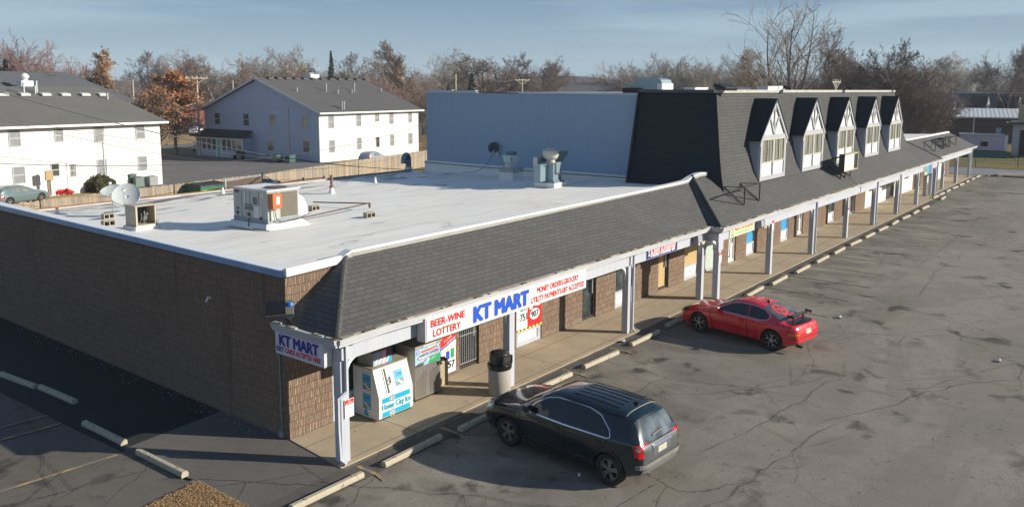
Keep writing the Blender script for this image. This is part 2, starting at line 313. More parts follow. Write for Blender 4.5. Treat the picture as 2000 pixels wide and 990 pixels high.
def mat_paint(name, col, rough=.25, flake=0.0):
    m, n, l, b = newmat(name); t = n.new('ShaderNodeTexCoord').outputs['Object']
    d = noise(n, l, t, 3, 5); c = mix(n, l, .05, col, mix(n, l, ramp(n, l, d, .4, .7), col, (.16,.14,.12)))
    sz = n.new('ShaderNodeSeparateXYZ'); l.new(t, sz.inputs[0]); hz = n.new('ShaderNodeMapRange'); hz.inputs[1].default_value = .62; hz.inputs[2].default_value = .2; hz.inputs[3].default_value = 0; hz.inputs[4].default_value = .22; l.new(sz.outputs[2], hz.inputs[0])
    c = mix(n, l, mix(n, l, 1.0, hz.outputs[0], ramp(n, l, noise(n, l, t, 6, 4), .25, .7), 'MULTIPLY'), c, (.15,.135,.12))
    l.new(c, b.inputs['Base Color']); b.inputs['Metallic'].default_value = flake; l.new(ramp(n, l, d, .3, .8, (rough,)*3, (rough+.15,)*3), b.inputs['Roughness'])
    b.inputs['Coat Weight'].default_value = .8; b.inputs['Coat Roughness'].default_value = .06; return m
def mat_glass(name, col=(.02,.03,.035), rough=.06, var=(.10,.12,.12), scale=1.2):
    m, n, l, b = newmat(name); t = n.new('ShaderNodeTexCoord').outputs['Object']
    l.new(mix(n, l, ramp(n, l, noise(n, l, t, scale, 3), .45, .75), col, var), b.inputs['Base Color']); b.inputs['Roughness'].default_value = rough; b.inputs['Specular IOR Level'].default_value = .7; return m
def flat(name, col, rough=.5, **k): return M(name, col, rough, var=.06, **k)
BLK = mat_block(); SH_GREY = mat_shingle('canopy_shingle', (.088,.085,.082), 1.2, .35); SH_MAN = mat_shingle('mansard_shingle', (.068,.070,.068), 1.25)
SH_BLACK = mat_shingle('dark_shingle', (.017,.025,.031), 1.2); SH_HOUSE = mat_shingle('house_shingle', (.105,.102,.10), 1.1)
ASPH = mat_asphalt('asphalt', (.205,.183,.150), stains=1.4, bays=True); ASPH_L = mat_asphalt('side_asphalt', (.125,.112,.095), stains=1.2); ASPH_D = mat_asphalt('sealed_shade_asphalt', (.028,.031,.034), cracks=.5, stains=.3)
ASPH_S = mat_asphalt('smooth_asphalt', (.125,.115,.105), cracks=.25, stains=.3); ASPH_W = mat_asphalt('walk_side_asphalt', (.105,.095,.083), cracks=.4, stains=.8)
CONC = mat_concrete('sidewalk_concrete', (.43,.345,.235)); CONC_P = mat_concrete('stop_concrete', (.48,.42,.31), joint=False); CONC_G = M('block_concrete', (.36,.33,.26), .95, .25, 5, bmp=.3)
MEMB = mat_membrane(); WHITE = M('white_paint', (.74,.74,.72), .6, .06, 1.5); PANEL = M('white_panel', (.72,.71,.67), .6, .05, 2)
TRIM = M('grey_trim', (.45,.47,.515), .6, .10, 1.2, streak=True); TRIM2 = M('half_timber_grey', (.38,.385,.41), .65, .08, 2)
GUT = M('gutter_metal', (.46,.46,.46), .45, .2, 1.0, col2=(.52,.51,.48)); DEBRIS = M('gutter_debris', (.34,.32,.24), .9, .8, 2.2, col2=(.62,.60,.52), bmp=.4)
BLUEW = M('pale_blue_masonry', (.27,.37,.48), .75, .07, .8, streak=True); FLASH = M('blue_flashing', (.24,.38,.60), .4, .2, 1.3, metal=.3)
BLACK = M('black_paint', (.015,.015,.016), .5, .2, 4); DARK = M('dark_recess', (.02,.018,.017), .8, .2); STEEL = M('galvanized_steel', (.42,.46,.47), .42, .15, 3, metal=.55)
GLASS = mat_glass('shop_glass'); GLASSB = mat_glass('window_glass_pale', (.16,.17,.165), .12, (.30,.30,.27), 2.5)
# ================================================================== GROUND
def sheet(name, pts, z, mat, kind='structure', skirt=0.0, label=None):
    mb = MB()
    if skirt: mb.prism([(x, y, z) for x, y in pts], (0, 0, -skirt))
    else: mb.poly([(x, y, z) for x, y in pts])
    o = mb.build(name, mat); o['kind'] = kind
    if not skirt and o.data.polygons[0].normal.z < 0: o.data.flip_normals()
    return o
GRASS = mat_grass('dry_grass', (.13,.105,.055), (.20,.155,.075)); GRASS2 = mat_grass('winter_lawn', (.10,.10,.045), (.20,.16,.07))
YARD = mat_grass('lawn_tan', (.26,.19,.085), (.34,.25,.12))
g = MB(); ys = [-1500, 18.2, 22, 1500]; zs = [-.07, -.07, -.36, -.36]
for i in range(3): g.add([(-1500, ys[i], zs[i]), (1500, ys[i], zs[i]), (1500, ys[i+1], zs[i+1]), (-1500, ys[i+1], zs[i+1])], [(0,1,2,3)])
g.build('ground', GRASS)['kind'] = 'structure'
sheet('parking_lot', [(-2.6, -60), (79.6, -60), (79.6, -.1), (78.2, 0), (-2.6, 0)], -.03, ASPH)
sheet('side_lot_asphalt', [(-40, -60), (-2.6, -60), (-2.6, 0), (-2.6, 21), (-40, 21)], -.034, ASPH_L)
sheet('sealed_shade_strip', [(-2.75, 2.5), (0, 2.75), (0, 21), (-2.9, 21), (-2.75, 14), (-3.0, 9), (-2.85, 4.4)], -.026, ASPH_D)  # sealed asphalt with building shade in its colour; near end follows the shadow edge
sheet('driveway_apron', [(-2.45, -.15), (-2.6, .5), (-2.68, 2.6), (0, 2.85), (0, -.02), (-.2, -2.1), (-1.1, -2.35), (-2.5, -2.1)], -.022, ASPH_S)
sheet('walkside_strip', [(-4, -2.1), (-.2, -2.1), (-.2, -2.2), (17.9, -2.2), (18.0, -2.7), (59.8, -2.7), (59.8, -2.2), (79, -2.2), (79, -2.62), (59.9, -2.66), (59.9, -3.25), (18, -3.3), (17.9, -2.8), (-4.2, -2.85)], -.018, ASPH_W)
sw = MB(); sw.prism([(0, .1, 0), (-.22, -2.06, 0), (17.95, -2.1, 0), (17.95, -2.62, 0), (59.8, -2.62, 0), (59.8, -2.1, 0), (78.4, -2.1, 0), (78.4, .1, 0)], (0, 0, -.15))
sw.build('sidewalk', CONC)['kind'] = 'structure'
back = mat_asphalt('back_lot_asphalt', (.16,.15,.14), stains=.6)
sheet('back_alley', [(-40, 21), (60, 21), (75, 46), (-40, 40)], -.33, back)
sheet('house_parking_lot', [(24, 50.5), (50, 53), (51, 60.2), (48.6, 61.5), (46.2, 80), (27, 78)], -.33, back)
sheet('house_lawn', [(-20, 42), (60, 47.5), (73, 60), (51, 60.5), (49, 52.4), (26, 50), (26, 54), (-20, 50)], -.345, YARD)
road_m = M('road_asphalt', (.13,.13,.135), .85, .15, .4)
sheet('back_road', [(-60, 81.5), (140, 99), (139, 106), (-61, 88.5)], -.325, road_m)
sheet('front_lawn', [(-60, 90), (140, 107), (138, 150), (-62, 140)], -.34, YARD)
sheet('side_road', [(80.2, -70), (87.5, -70), (88.5, 60), (81.2, 60)], -.035, M('side_road_asphalt', (.19,.195,.21), .8, .12, .5))
sheet('verge_lawn', [(88.2, -70), (150, -70), (150, 60), (89.2, 60)], -.05, GRASS2)
sheet('road_shoulder', [(79.6, -70), (80.2, -70), (81.2, 60), (78.4, 60), (78.4, 0.2), (79.6, 0)], -.04, M('dirt_shoulder', (.22,.15,.09), 1, .3, 2))
kb = MB(); kb.box(79.3, 79.5, -40, -3.4, -.05, .09); kb.box(78.6, 80.1, -3.2, -3.05, -.05, .07); kb.build('kerb', M('dark_kerb', (.10,.09,.08), .9, .3, 3))['kind'] = 'structure'
# mulch island at the corner of the drive
mul = M('wood_mulch', (.33,.20,.09), 1, .5, 9, bmp=.8, col2=(.42,.28,.15), fine=5)
mb = MB(); mb.prism([(-2.5, -.22, .02), (-3.85, -.38, .02), (-5.5, -2.2, .02), (-5.5, -4, .02), (-2.45, -4, .02)], (0, 0, -.09)); mb.build('mulch_bed', mul)['kind'] = 'structure'
rnd = random.Random(5); ch = MB()
def inpoly(x, y, P):
    c = False
    for i in range(len(P)):
        (x0, y0), (x1, y1) = P[i-1], P[i]
        if (y0 > y) != (y1 > y) and x < (x1-x0)*(y-y0)/(y1-y0)+x0: c = not c
    return c
PM = [(-2.5, -.22), (-3.85, -.38), (-5.5, -2.2), (-5.5, -4), (-2.45, -4)]
for _ in range(9000):
    x, y = rnd.uniform(-4.6, -2.45), rnd.uniform(-2.4, -.2)
    if inpoly(x, y, PM): ch.obox((x, y, .025+rnd.random()*.02), (rnd.uniform(.012, .045), rnd.uniform(.006, .013), .006), (rnd.uniform(-.5, .5), rnd.uniform(-.5, .5), rnd.uniform(0, 3.1)), rnd.randrange(3))
tag(ch.build('mulch_chips', [mul, M('mulch_pale', (.42,.28,.13), 1, .3, 5), M('mulch_dark', (.22,.13,.06), 1, .3, 5)], uv=False), 'coarse tan wood chips covering the mulch bed by the drive', 'mulch', kind='stuff')
# painted lines
def mat_line():
    m, n, l, b = newmat('worn_yellow_line'); t = n.new('ShaderNodeTexCoord').outputs['Object']
    l.new(mix(n, l, ramp(n, l, noise(n, l, t, 2.6, 7, .75), .40, .52), (.46,.31,.09), (.19,.165,.135)), b.inputs['Base Color']); b.inputs['Roughness'].default_value = .85; return m
YL = mat_line(); pl = MB()
def strip(mb, x0, y0, x1, y1, wd, z):
    d = Vector((x1-x0, y1-y0, 0)).normalized(); q = Vector((-d.y, d.x, 0))*wd/2; a = Vector((x0, y0, z)); b = Vector((x1, y1, z)); mb.poly([a-q, b-q, b+q, a+q])
for k in range(7):
    x = -.02+2.65*k; strip(pl, x, -5.4 if k > 6 else -3.2, x+.1, -2.85, .08, -.013); strip(pl, x+.1, -2.84, x+.1, -2.25, .1, -.013)
for k in range(22):
    x = 18.9+2.83*k; y0 = -3.3 if x < 59 else -2.7; strip(pl, x-.12, -6.6, x, y0+.02, .09, -.013); strip(pl, x, y0+.03, x, y0+.5, .1, -.013)
for y in (9.9, 6.0, 5.2, 2.4): strip(pl, -7.2, y+.35, -2.9, y, .1, -.0125)
pl.build('painted_bay_lines', YL)['kind'] = 'structure'
# tar-sealed patch edges and long joints across the lot
pj = MB()
def wander(p, q, n_, amp, seed):
    amp = min(amp, math.hypot(q[0]-p[0], q[1]-p[1])*.011); r_ = random.Random(seed); o_ = []; dx, dy = q[0]-p[0], q[1]-p[1]; L_ = math.hypot(dx, dy); nx, ny = -dy/L_, dx/L_; off = 0
    for i in range(n_+1):
        t = i/n_; off += r_.uniform(-amp, amp); o_.append((p[0]+dx*t+nx*off*(t*(1-t)*4), p[1]+dy*t+ny*off*(t*(1-t)*4)))
    return o_
def crackline(pts, wd, z, seed):
    r_ = random.Random(seed)
    for a, b in zip(pts, pts[1:]):
        w_ = wd*r_.uniform(.5, 1.5); d = Vector((b[0]-a[0], b[1]-a[1], 0)); q = Vector((-d.y, d.x, 0)).normalized()*w_/2; d = d.normalized()*.02
        A = Vector((a[0], a[1], z)); B = Vector((b[0], b[1], z)); pj.poly([A-q-d, B-q+d, B+q+d, A+q-d])
crk = [((9, -9.5), (16, -13.5)), ((16.5, -6.8), (19, -10.5)), ((19, -5.0), (27, -12)), ((5.5, -7.9), (13.5, -9.2)), ((1.5, -8.6), (9, -9.8)), ((24, -8.5), (48, -8.9)), ((30, -7.2), (70, -7.6)), ((7.5, -5), (12.5, -8.6)), ((33, -12), (40, -7)), ((-6, -2), (-3, 8)), ((-5.6, 1.8), (-2.7, 1.1)), ((-2.3, 4.6), (-.4, 3.9)), ((-2.4, -.1), (-.5, -2.9)), ((13, -11), (30, -17)), ((52, -7.2), (78, -9)), ((-.9, -2.2), (2.2, -9)), ((20, -12), (24, -4))]
for i, (a, b) in enumerate(crk):
    P = wander(a, b, 46, .16, i); crackline(P, .010, -.0105, i)
    r_ = random.Random(i+99)
    for _ in range(4):
        s_ = P[r_.randrange(4, 42)]; an = r_.uniform(0, 6.28); L_ = r_.uniform(.6, 2.2); Q = wander(s_, (s_[0]+L_*math.cos(an), s_[1]+L_*math.sin(an)), 14, .08, i*7+_); crackline(Q, .008, -.0095, i+_)
pj.build('pavement_cracks', M('crack_fill', (.045,.04,.034), .9, .3, 4))['kind'] = 'structure'
# drifted leaves and grit by the wall foot
lt = MB()
for _ in range(420):
    t = rnd.random(); x, y = (rnd.gauss(-.25, .12), rnd.uniform(.6, 15)) if t < .5 else (rnd.uniform(-1, 18), rnd.gauss(-2.62, .08)) if t < .8 else (rnd.uniform(-4, 20), rnd.uniform(-9, -3))
    s_ = rnd.uniform(.012, .035); lt.obox((x, y, .0), (s_, s_*.7, .006), (rnd.random(), rnd.random(), rnd.random()*3), rnd.randrange(2))
tag(lt.build('litter_grit', [M('grit_pale', (.5,.48,.44), .9), M('leaf_scrap', (.25,.16,.08), .9)], uv=False), 'scattered grit and scraps of dead leaf on the asphalt', 'debris', kind='stuff')
for (px, py, s_, lb) in ((1400, 513, .14, 'crumpled white paper on the asphalt beyond the spoiler of the red car'), (1217, 667, .2, 'white paper cup lying at the near end of a parking stop left of the red car'), (1640, 620, .22, 'crushed white wrapper in the cracked asphalt behind the red car'), (1131, 929, .09, 'small white scrap in the shadow of the dark SUV'), (1952, 705, .16, 'flattened white cup out on the open lot')):
    p = onz(px, py, -.01); mb = MB(); mb.obox((0, 0, .025), (s_, s_*.55, .03), (.2, .1, .5)); mb.obox((s_*.3, .02, .04), (s_*.5, s_*.4, .02), (.6, .3, 1.2)); o = mb.build('paper_litter', M('litter_white', (.75,.74,.72), .8)); o.location = p; tag(o, lb, 'litter', 'scraps of litter on the lot')
# ================================================================== STRIP MALL
mall = thing('strip_mall', 'long brown block strip mall with grey shingled canopy and five white dormers', 'shopping centre')
def rz(x, y): return 3.97-.036*max(y, -.2)
w_ = MB(); w_.box(-.003, .25, .26, 19.1, -.1, 3.9); w_.build('side_wall', BLK, mall)
w_ = MB(); w_.box(.25, 58.0, 19.1, 19.3, -.4, 3.2); w_.build('rear_wall', BLK, mall)
# front wall, bay by bay
SEG = [(0.0, 1.29, 'brick'), (1.29, 4.75, 'plainwin'), (4.75, 5.98, 'brick'), (5.98, 6.86, 'bardoor'), (6.86, 8.7, 'brick'), (8.7, 10.05, 'lotto'), (10.05, 12.5, 'brick'), (12.5, 13.4, 'glassdoor'), (13.4, 14.75, 'brick'), (14.75, 16.2, 'window'), (16.2, 18.15, 'brick'), (18.15, 19.05, 'tandoor'), (19.05, 20.5, 'brick'), (20.5, 21.95, 'tanwin'), (21.95, 22.6, 'brick'), (22.6, 23.9, 'paledoor'), (23.9, 25.15, 'brick'), (25.15, 26.0, 'whitedoor'), (26.0, 27.3, 'brick'), (27.3, 28.4, 'bluewin'), (28.4, 29.95, 'brick'), (29.95, 30.8, 'whitedoor'), (30.8, 32.05, 'brick'), (32.05, 33.2, 'bluewin'), (33.2, 34.75, 'brick'), (34.75, 35.6, 'whitedoor'), (35.6, 36.85, 'brick'), (36.85, 38.2, 'bluewin'), (38.2, 40.2, 'brick'), (40.2, 41.5, 'window'), (41.5, 43.1, 'brick'), (43.1, 43.9, 'darkdoor'), (43.9, 44.9, 'brick'), (44.9, 46.0, 'greydoor'), (46.0, 48.4, 'brick'), (48.4, 51.1, 'whitewall'), (51.1, 54.0, 'whitewall'), (54.0, 56.4, 'darkdoor'), (56.4, 57.6, 'whitepier'), (57.6, 62.5, 'whitewall'), (62.5, 64.4, 'brick'), (64.4, 65.4, 'whitedoor'), (65.4, 68.0, 'brick'), (68.0, 69.4, 'window'), (69.4, 71.4, 'brick'), (71.4, 72.6, 'window'), (72.6, 75.2, 'whitepier'), (75.2, 77.8, 'brick')]
FR = M('shopfront_frame', (.42,.45,.50), .5, .1, 2); TAN = M('tan_blind', (.46,.32,.15), .8, .12, 2); TEAL = M('blue_board', (.02,.27,.55), .7, .05, 2)
bw = MB(); jl = MB(); darkf = M('bronze_frame', (.035,.032,.03), .45, .2, 3)
for (a, b, k) in SEG:
    if k == 'brick': MB().box(a-.003 if a == 0 else a, b, 0, .25 if a > 0 else .258, -.1, 2.62).build('brick_pier', BLK, mall); continue
    if k == 'whitepier': o = MB().box(a, b, -.02, .25, 0, 2.62).build('painted_pier', WHITE, mall); continue
    if k == 'whitewall':
        o = MB().box(a, b, 0, .25, 0, 2.62).build('painted_wall', PANEL, mall); wn_ = MB(); cx = (a+b)/2+.3; wn_.box(cx-.75, cx+.75, -.012, .0, 1.15, 1.95, 0); wn_.box(cx-.8, cx+.8, -.02, -.013, 1.1, 1.15, 1); wn_.box(cx-.8, cx+.8, -.02, -.013, 1.95, 2.0, 1); wn_.box(cx-.02, cx+.02, -.02, -.013, 1.15, 1.95, 1)
        wn_.build('wall_window', [GLASS, darkf], mall); continue
    if 'door' in k:
        f_ = MB(); dk = {'bardoor': darkf, 'glassdoor': darkf, 'darkdoor': darkf, 'tandoor': darkf, 'whitedoor': WHITE, 'greydoor': FR, 'paledoor': FR}[k]; y0 = .10
        for (p, q) in ((a, a+.07), (b-.07, b)): f_.box(p, q, y0-.03, y0+.12, 0, 2.62)
        f_.box(a+.07, b-.07, y0-.03, y0+.12, 2.12, 2.20); f_.box(a+.07, b-.07, y0-.02, y0+.1, 0, .1)
        fo = f_.build('door_frame', dk, mall)
        pane = {'bardoor': GLASS, 'glassdoor': GLASS, 'darkdoor': GLASS, 'tandoor': TAN, 'whitedoor': WHITE, 'greydoor': GLASSB, 'paledoor': M('pale_green_board', (.42,.50,.44), .7, .08, 2)}[k]
        MB().box(a+.07, b-.07, y0+.03, y0+.06, .1, 2.12).build('door', pane, mall); MB().box(a+.07, b-.07, y0+.03, y0+.06, 2.2, 2.62).build('transom', GLASS, mall)
        MB().box(b-.2, b-.16, y0-.06, y0+.03, .9, 1.5).build('door_handle', STEEL, mall)
        if k == 'bardoor':
            g_ = MB(); xx = a+.1
            while xx < b-.08: g_.box(xx, xx+.018, y0-.05, y0-.03, .15, 1.85); xx += .085
            for z_ in (.15, 1.0, 1.85, 2.0): g_.box(a+.07, b-.07, y0-.055, y0-.028, z_, z_+.03)
            g_.build('security_bars', M('grey_bars', (.22,.23,.23), .5, .2), mall)
        if k == 'whitedoor':
            c_ = (a+b)/2; lm = MB(); lm.lathe([(.15, -.01), (.16, 0)], 20, (c_, y0+.02, 1.78), Matrix.Rotation(R(90), 4, 'X')); lm.box(c_-.012, c_+.012, y0+.005, y0+.025, .25, 1.64, 1); lm.box(c_-.12, c_+.12, y0+.005, y0+.025, .22, .26, 1)
            lm.build('door_decal', [M('blue_decal', (.03,.35,.6), .6), BLACK], mall)
    else:
        f_ = MB(); y0 = .03; top = .5 if k == 'lotto' else .62
        f_.box(a, a+.06, y0, y0+.12, 0, 2.62); f_.box(b-.06, b, y0, y0+.12, 0, 2.62); f_.box(a+.06, b-.06, y0, y0+.12, 0, .12); f_.box(a+.06, b-.06, y0, y0+.12, top-.1, top); f_.box(a+.06, a+.16, y0+.004, y0+.12, .12, top-.1); f_.box(b-.16, b-.06, y0+.004, y0+.12, .12, top-.1)
        if k == 'plainwin':
            for q in (2.4, 3.55): f_.box(q-.03, q+.03, y0+.002, y0+.12, .12, 2.62)
        f_.build('window_frame', FR, mall)
        MB().box(a+.16, b-.16, y0+.04, y0+.08, .12, top-.1).build('stall_panel', PANEL if k != 'plainwin' else FR, mall)
        gm = {'plainwin': mat_glass('teal_glass', (.02,.06,.06), .08, (.05,.10,.10)), 'lotto': GLASS, 'window': GLASS, 'tanwin': M('tan_blind', (.46,.32,.15)), 'bluewin': TEAL}[k]
        MB().box(a+.06, b-.06, y0+.05, y0+.09, top, 2.62).build('window_pane', gm, mall)
        if k in ('window', 'tanwin', 'bluewin'): MB().box((a+b)/2-.06, (a+b)/2+.04, y0+.03, y0+.042, .26, .40).build('wall_outlet', M('dim_outlet', (.35,.33,.3), .6), mall)
# brick above the near pier, up to the roof
u_ = MB(); u_.box(-.003, 77.9, 0.0, .258, 2.62, 3.9); u_.build('upper_wall', BLK, mall)
patch = MB(); patch.poly([(.95, -.012, 3.28), (1.55, -.012, 3.66), (.95, -.012, 3.66)]); patch.poly([(.5, -.012, 3.05), (.98, -.012, 3.27), (.98, -.012, 3.46), (.5, -.012, 3.28)]); patch.build('wall_patch', M('cement_patch', (.42,.34,.26), .9, .1, 3), mall)
MB().box(-.01, 77.9, -1.86, -.0, 2.60, 2.66).build('soffit', M('soffit_paint', (.38,.38,.40), .8, .1, 1), mall)
MB().box(18.4, 59.2, -2.4, -1.87, 2.60, 2.66).build('soffit_extension', M('soffit_paint', (.38,.38,.40)), mall)
# low roof surface
nx_, ny_ = 24, 20
for (X0, X1, Yf, Yb) in ((.2, 23.45, .35, 19.4), (54.4, 77.8, .35, 19.4)):
    rf = MB(); b0 = 0; rn = random.Random(3)
    for j in range(ny_+1):
        for i in range(nx_+1):
            x = X0+(X1-X0)*i/nx_; y = Yf+(Yb-Yf)*j/ny_; e = .03*rn.uniform(-1, 1) if 0 < i < nx_ and 0 < j < ny_ else 0; rf.v.append((x, y, rz(x, y)+e))
    for j in range(ny_):
        for i in range(nx_): a = b0+j*(nx_+1)+i; rf.f.append((a, a+1, a+nx_+2, a+nx_+1)); rf.m.append(0)
    rf.build('flat_roof', MEMB, mall, smooth=60)
# left coping: metal edge outside, white membrane on top
cp = MB(); cp.bar((-.04, -.0, 3.96), (-.04, 19.3, 4.06), .05, .15, 0); cp.bar((.16, -.0, 4.0), (.16, 19.3, 4.1), .36, .05, 1); cp.prism([(.34, 0, 4.0), (.75, 0, 3.98), (.75, 0, 3.9), (.34, 0, 3.9)], (0, 19.3, -.62), 1)
cp.build('parapet_coping', [FLASH, WHITE], mall)
rs = MB(); rs.bar((.25, 19.42, 3.3), (23.4, 19.42, 3.3), .12, .10, 0); rs.bar((.25, 19.34, 3.37), (23.4, 19.34, 3.37), .06, .03, 1); rs.build('rear_gutter', [GUT, M('rust', (.30,.13,.05), .9, .3, 4)], mall)
# white flashing along the roof front and up over the hip
MB().bar((-.02, -.03, 4.0), (1.62, -.03, 4.05), .12, .2).build('front_flashing', WHITE, mall, bevel=.02)
fl = MB(); P = [(1.62, .06, 4.06), (1.95, .06, 4.20)]+[(2+k*1.9, .06, 4.20+.012*k) for k in range(1, 10)]+[(20.3, .06, 4.34), (20.9, .02, 4.5), (21.3, -.05, 4.58), (22.15, -.02, 4.56)]
for a, b in zip(P, P[1:]): fl.bar(a, b, .26, .06, 0)
for a, b in zip(P, P[1:]): fl.bar(Vector(a)+Vector((0, .1, -.14)), Vector(b)+Vector((0, .1, -.14)), .05, .26, 0); fl.bar(Vector(a)+Vector((0, -.14, -.075)), Vector(b)+Vector((0, -.14, -.075)), .03, .09, 1)
fl.build('canopy_flashing', [WHITE, M('grey_drip_edge', (.33,.32,.29), .6, .2, 3)], mall)
P2 = [(54.9, .0, 4.45), (59.6, .02, 4.25), (76.2, .06, 4.22)]; fl = MB()
for a, b in zip(P2, P2[1:]): fl.bar(a, b, .28, .12, 0)
fl.build('canopy_flashing', WHITE, mall)
# canopy roofs
EN, EM, ZE = -2.07, -2.56, 2.88
def roofpoly(name, polys, mat):
    mb = MB()
    for p in polys: mb.poly(p)
    o = mb.build(name, mat, mall)
    if o.data.polygons[0].normal.z < 0: o.data.flip_normals()
    s_ = o.modifiers.new('thick', 'SOLIDIFY'); s_.thickness = .05; s_.offset = -1; return o
ztop = lambda x: 4.12+.011*(x-1.8)
AX = 20.95; vz = lambda y: ZE+(y-EN)*(ztop(18)-ZE)/(0-EN)
# valley between near slope and the side slope of the middle canopy
def side_x(z): return 18.3+(z-ZE)/(4.5-ZE)*(AX-18.3)
near = [[(-.25, EN, ZE), (18.36, EN, ZE), (side_x(ztop(20)), 0, ztop(20)), (10, 0, ztop(10)), (1.8, 0, ztop(1.8))]]
roofpoly('canopy_roof', near, SH_GREY)
roofpoly('canopy_hip', [[(-.25, .1, ZE), (-.25, EN, ZE), (1.8, 0, 4.12), (1.65, .0, 4.05)]], SH_GREY)
hc = MB(); hc.tube([(-.24, EN, ZE+.0), (1.8, 0, 4.10)], .07, 8); hc.build('hip_cap', SH_GREY, mall)
roofpoly('middle_canopy_hip', [[(18.3, -1.95, ZE), (18.3, EM, ZE), (AX, 0, 4.5), (side_x(ztop(20)), 0, ztop(20))]], SH_GREY)
sl_ = (4.5-ZE)/(0-EM); zm_ = ZE+sl_*(-1.25-EM)
roofpoly('middle_canopy_roof', [[(18.3, EM, ZE), (59.6, EM, ZE), (56.9, 0, 4.5), (AX, 0, 4.5)]], SH_GREY)
hc = MB(); hc.tube([(18.3, EM, ZE+.02), (AX, 0, 4.52)], .07, 8); hc.build('hip_cap', SH_GREY, mall); hc = MB(); hc.tube([(59.6, EM, ZE+.02), (56.9, 0, 4.52)], .08, 8); hc.build('hip_cap', SH_GREY, mall)
roofpoly('far_canopy_roof', [[(58.6, EN, ZE), (78.4, EN, ZE), (76.2, 0, 4.2), (57.4, 0, 4.3)]], SH_GREY)
roofpoly('far_canopy_hip', [[(78.4, EN, ZE), (78.4, .1, ZE), (76.3, 0, 4.16), (76.2, 0, 4.2)]], SH_GREY)
# fascia boards, gutters
fa = MB()
for (xa, xb, y) in ((-.06, 18.42, -1.9), (18.42, 59.35, -2.42), (59.35, 78.1, -1.9)): fa.box(xa, xb, y, y+.05, 2.30, 2.80)
fa.box(-.06, -.01, -1.85, 0, 2.30, 2.80); fa.box(18.42, 18.47, -2.37, -1.86, 2.30, 2.80); fa.box(59.30, 59.35, -2.37, -1.86, 2.3, 2.8); fa.box(78.05, 78.1, -1.85, 0, 2.3, 2.8)
fa.build('fascia_board', TRIM, mall)
fi = MB()
for (xa, xb, y) in ((-.05, 18.3, -1.5), (18.6, 59.2, -2.0), (59.5, 78.0, -1.5)): fi.box(xa, xb, y, y+.04, 2.32, 2.60)
fi.build('inner_fascia', TRIM, mall)
gt = MB(); db = MB(); rg = random.Random(8)
def gutter(a, b):
    a = Vector(a); b = Vector(b); L_ = (b-a).length; n_ = max(2, int(L_/1.4)); d = (b-a)/n_; sag = [rg.uniform(-.012, .012) for _ in range(n_+1)]
    for i in range(n_):
        p = a+d*i+Vector((0, 0, sag[i])); q = a+d*(i+1)+Vector((0, 0, sag[i+1])); gt.bar(p, q, .13, .10, 0); nrm = Vector((d.y, -d.x, 0)).normalized()
        gt.bar(p+nrm*.062+Vector((0, 0, .045)), q+nrm*.062+Vector((0, 0, .045)), .025, .03, 0); gt.bar(p-Vector((0, 0, .085)), q-Vector((0, 0, .085)), .06, .07, 1)
        for k in range(5):
            if rg.random() < .75: t = rg.random()*.8; e = rg.uniform(.1, .3); db.bar(p+(q-p)*t+Vector((0, 0, .058)), p+(q-p)*min(1, t+e)+Vector((0, 0, .062)), rg.uniform(.06, .11), .035, rg.randrange(2))
gutter((-.26, -2.12, 2.84), (18.25, -2.12, 2.84)); gutter((18.22, -2.62, 2.84), (59.7, -2.62, 2.84)); gutter((59.75, -2.12, 2.84), (78.5, -2.12, 2.84)); gutter((-.3, .1, 2.84), (-.3, -2.12, 2.84)); gutter((18.24, -2.0, 2.84), (18.24, -2.6, 2.84))
gt.build('gutter', [GUT, TRIM], mall); db.build('gutter_leaf_dirt', [DEBRIS, M('gutter_leaf', (.12,.09,.05), 1, .4, 5)], mall)['kind'] = 'stuff'
# roof edge rust strip
MB().bar((-.2, -2.055, 2.905), (18.3, -2.055, 2.905), .03, .012).build('drip_edge', M('rusty_edge', (.33,.15,.07), .8, .5, .6, col2=(.5,.45,.38)), mall)
MB().bar((18.4, -2.545, 2.905), (59.5, -2.545, 2.905), .03, .012).build('drip_edge', M('rusty_edge', (.33,.15,.07)), mall)
# posts with curved brackets and rain pipes
def arc_bracket(mb, x, y, z, sx_, sy_, r=.38):
    pts = [];  n_ = 7
    for i in range(n_+1):
        a = R(90)*i/n_; pts.append((r-r*math.cos(a), -r+r*math.sin(a)))  # from wall foot up to soffit
    for (u0, v0), (u1, v1) in zip(pts, pts[1:]): mb.bar((x+sx_*u0, y+sy_*u0, z+v0), (x+sx_*u1, y+sy_*u1, z+v1), .07, .085, 0, up=(-sy_, sx_, 0) if False else (0, 0, 1))
    mb.bar((x+sx_*.0, y+sy_*.0, z-r-.12), (x+sx_*.0, y+sy_*.0, z-r+.02), .07, .07)
PX_N = [.03, 5.96, 12.4, 18.1]; PX_M = [18.6, 24.2, 29.95, 35.75, 41.4, 47.15, 52.95]; PX_F = [59.9, 64.5, 70.4, 76.9]
posts = [(x, -1.84) for x in PX_N]+[(x, -2.3) for x in PX_M]+[(58.9, -2.3), (58.7, -1.7)]+[(x, -1.84) for x in PX_F]
for i, (x, y) in enumerate(posts):
    p = MB(); p.box(-.115, .115, -.115, .115, 0, 2.32); p.box(-.125, .125, -.125, .125, 0, .12) if False else None
    o = p.build('post', TRIM, mall, bevel=.008); o.location = (x, y, 0)
    bk = MB()
    if i != 0: arc_bracket(bk, -.12, 0, 2.34, -1, 0)
    arc_bracket(bk, .12, 0, 2.34, 1, 0)
    if i == 0: arc_bracket(bk, 0, .12, 2.34, 0, 1)
    b_ = bk.build('bracket', WHITE, o)
dsp = M('downspout_paint', (.47,.49,.53), .5, .12, 2)
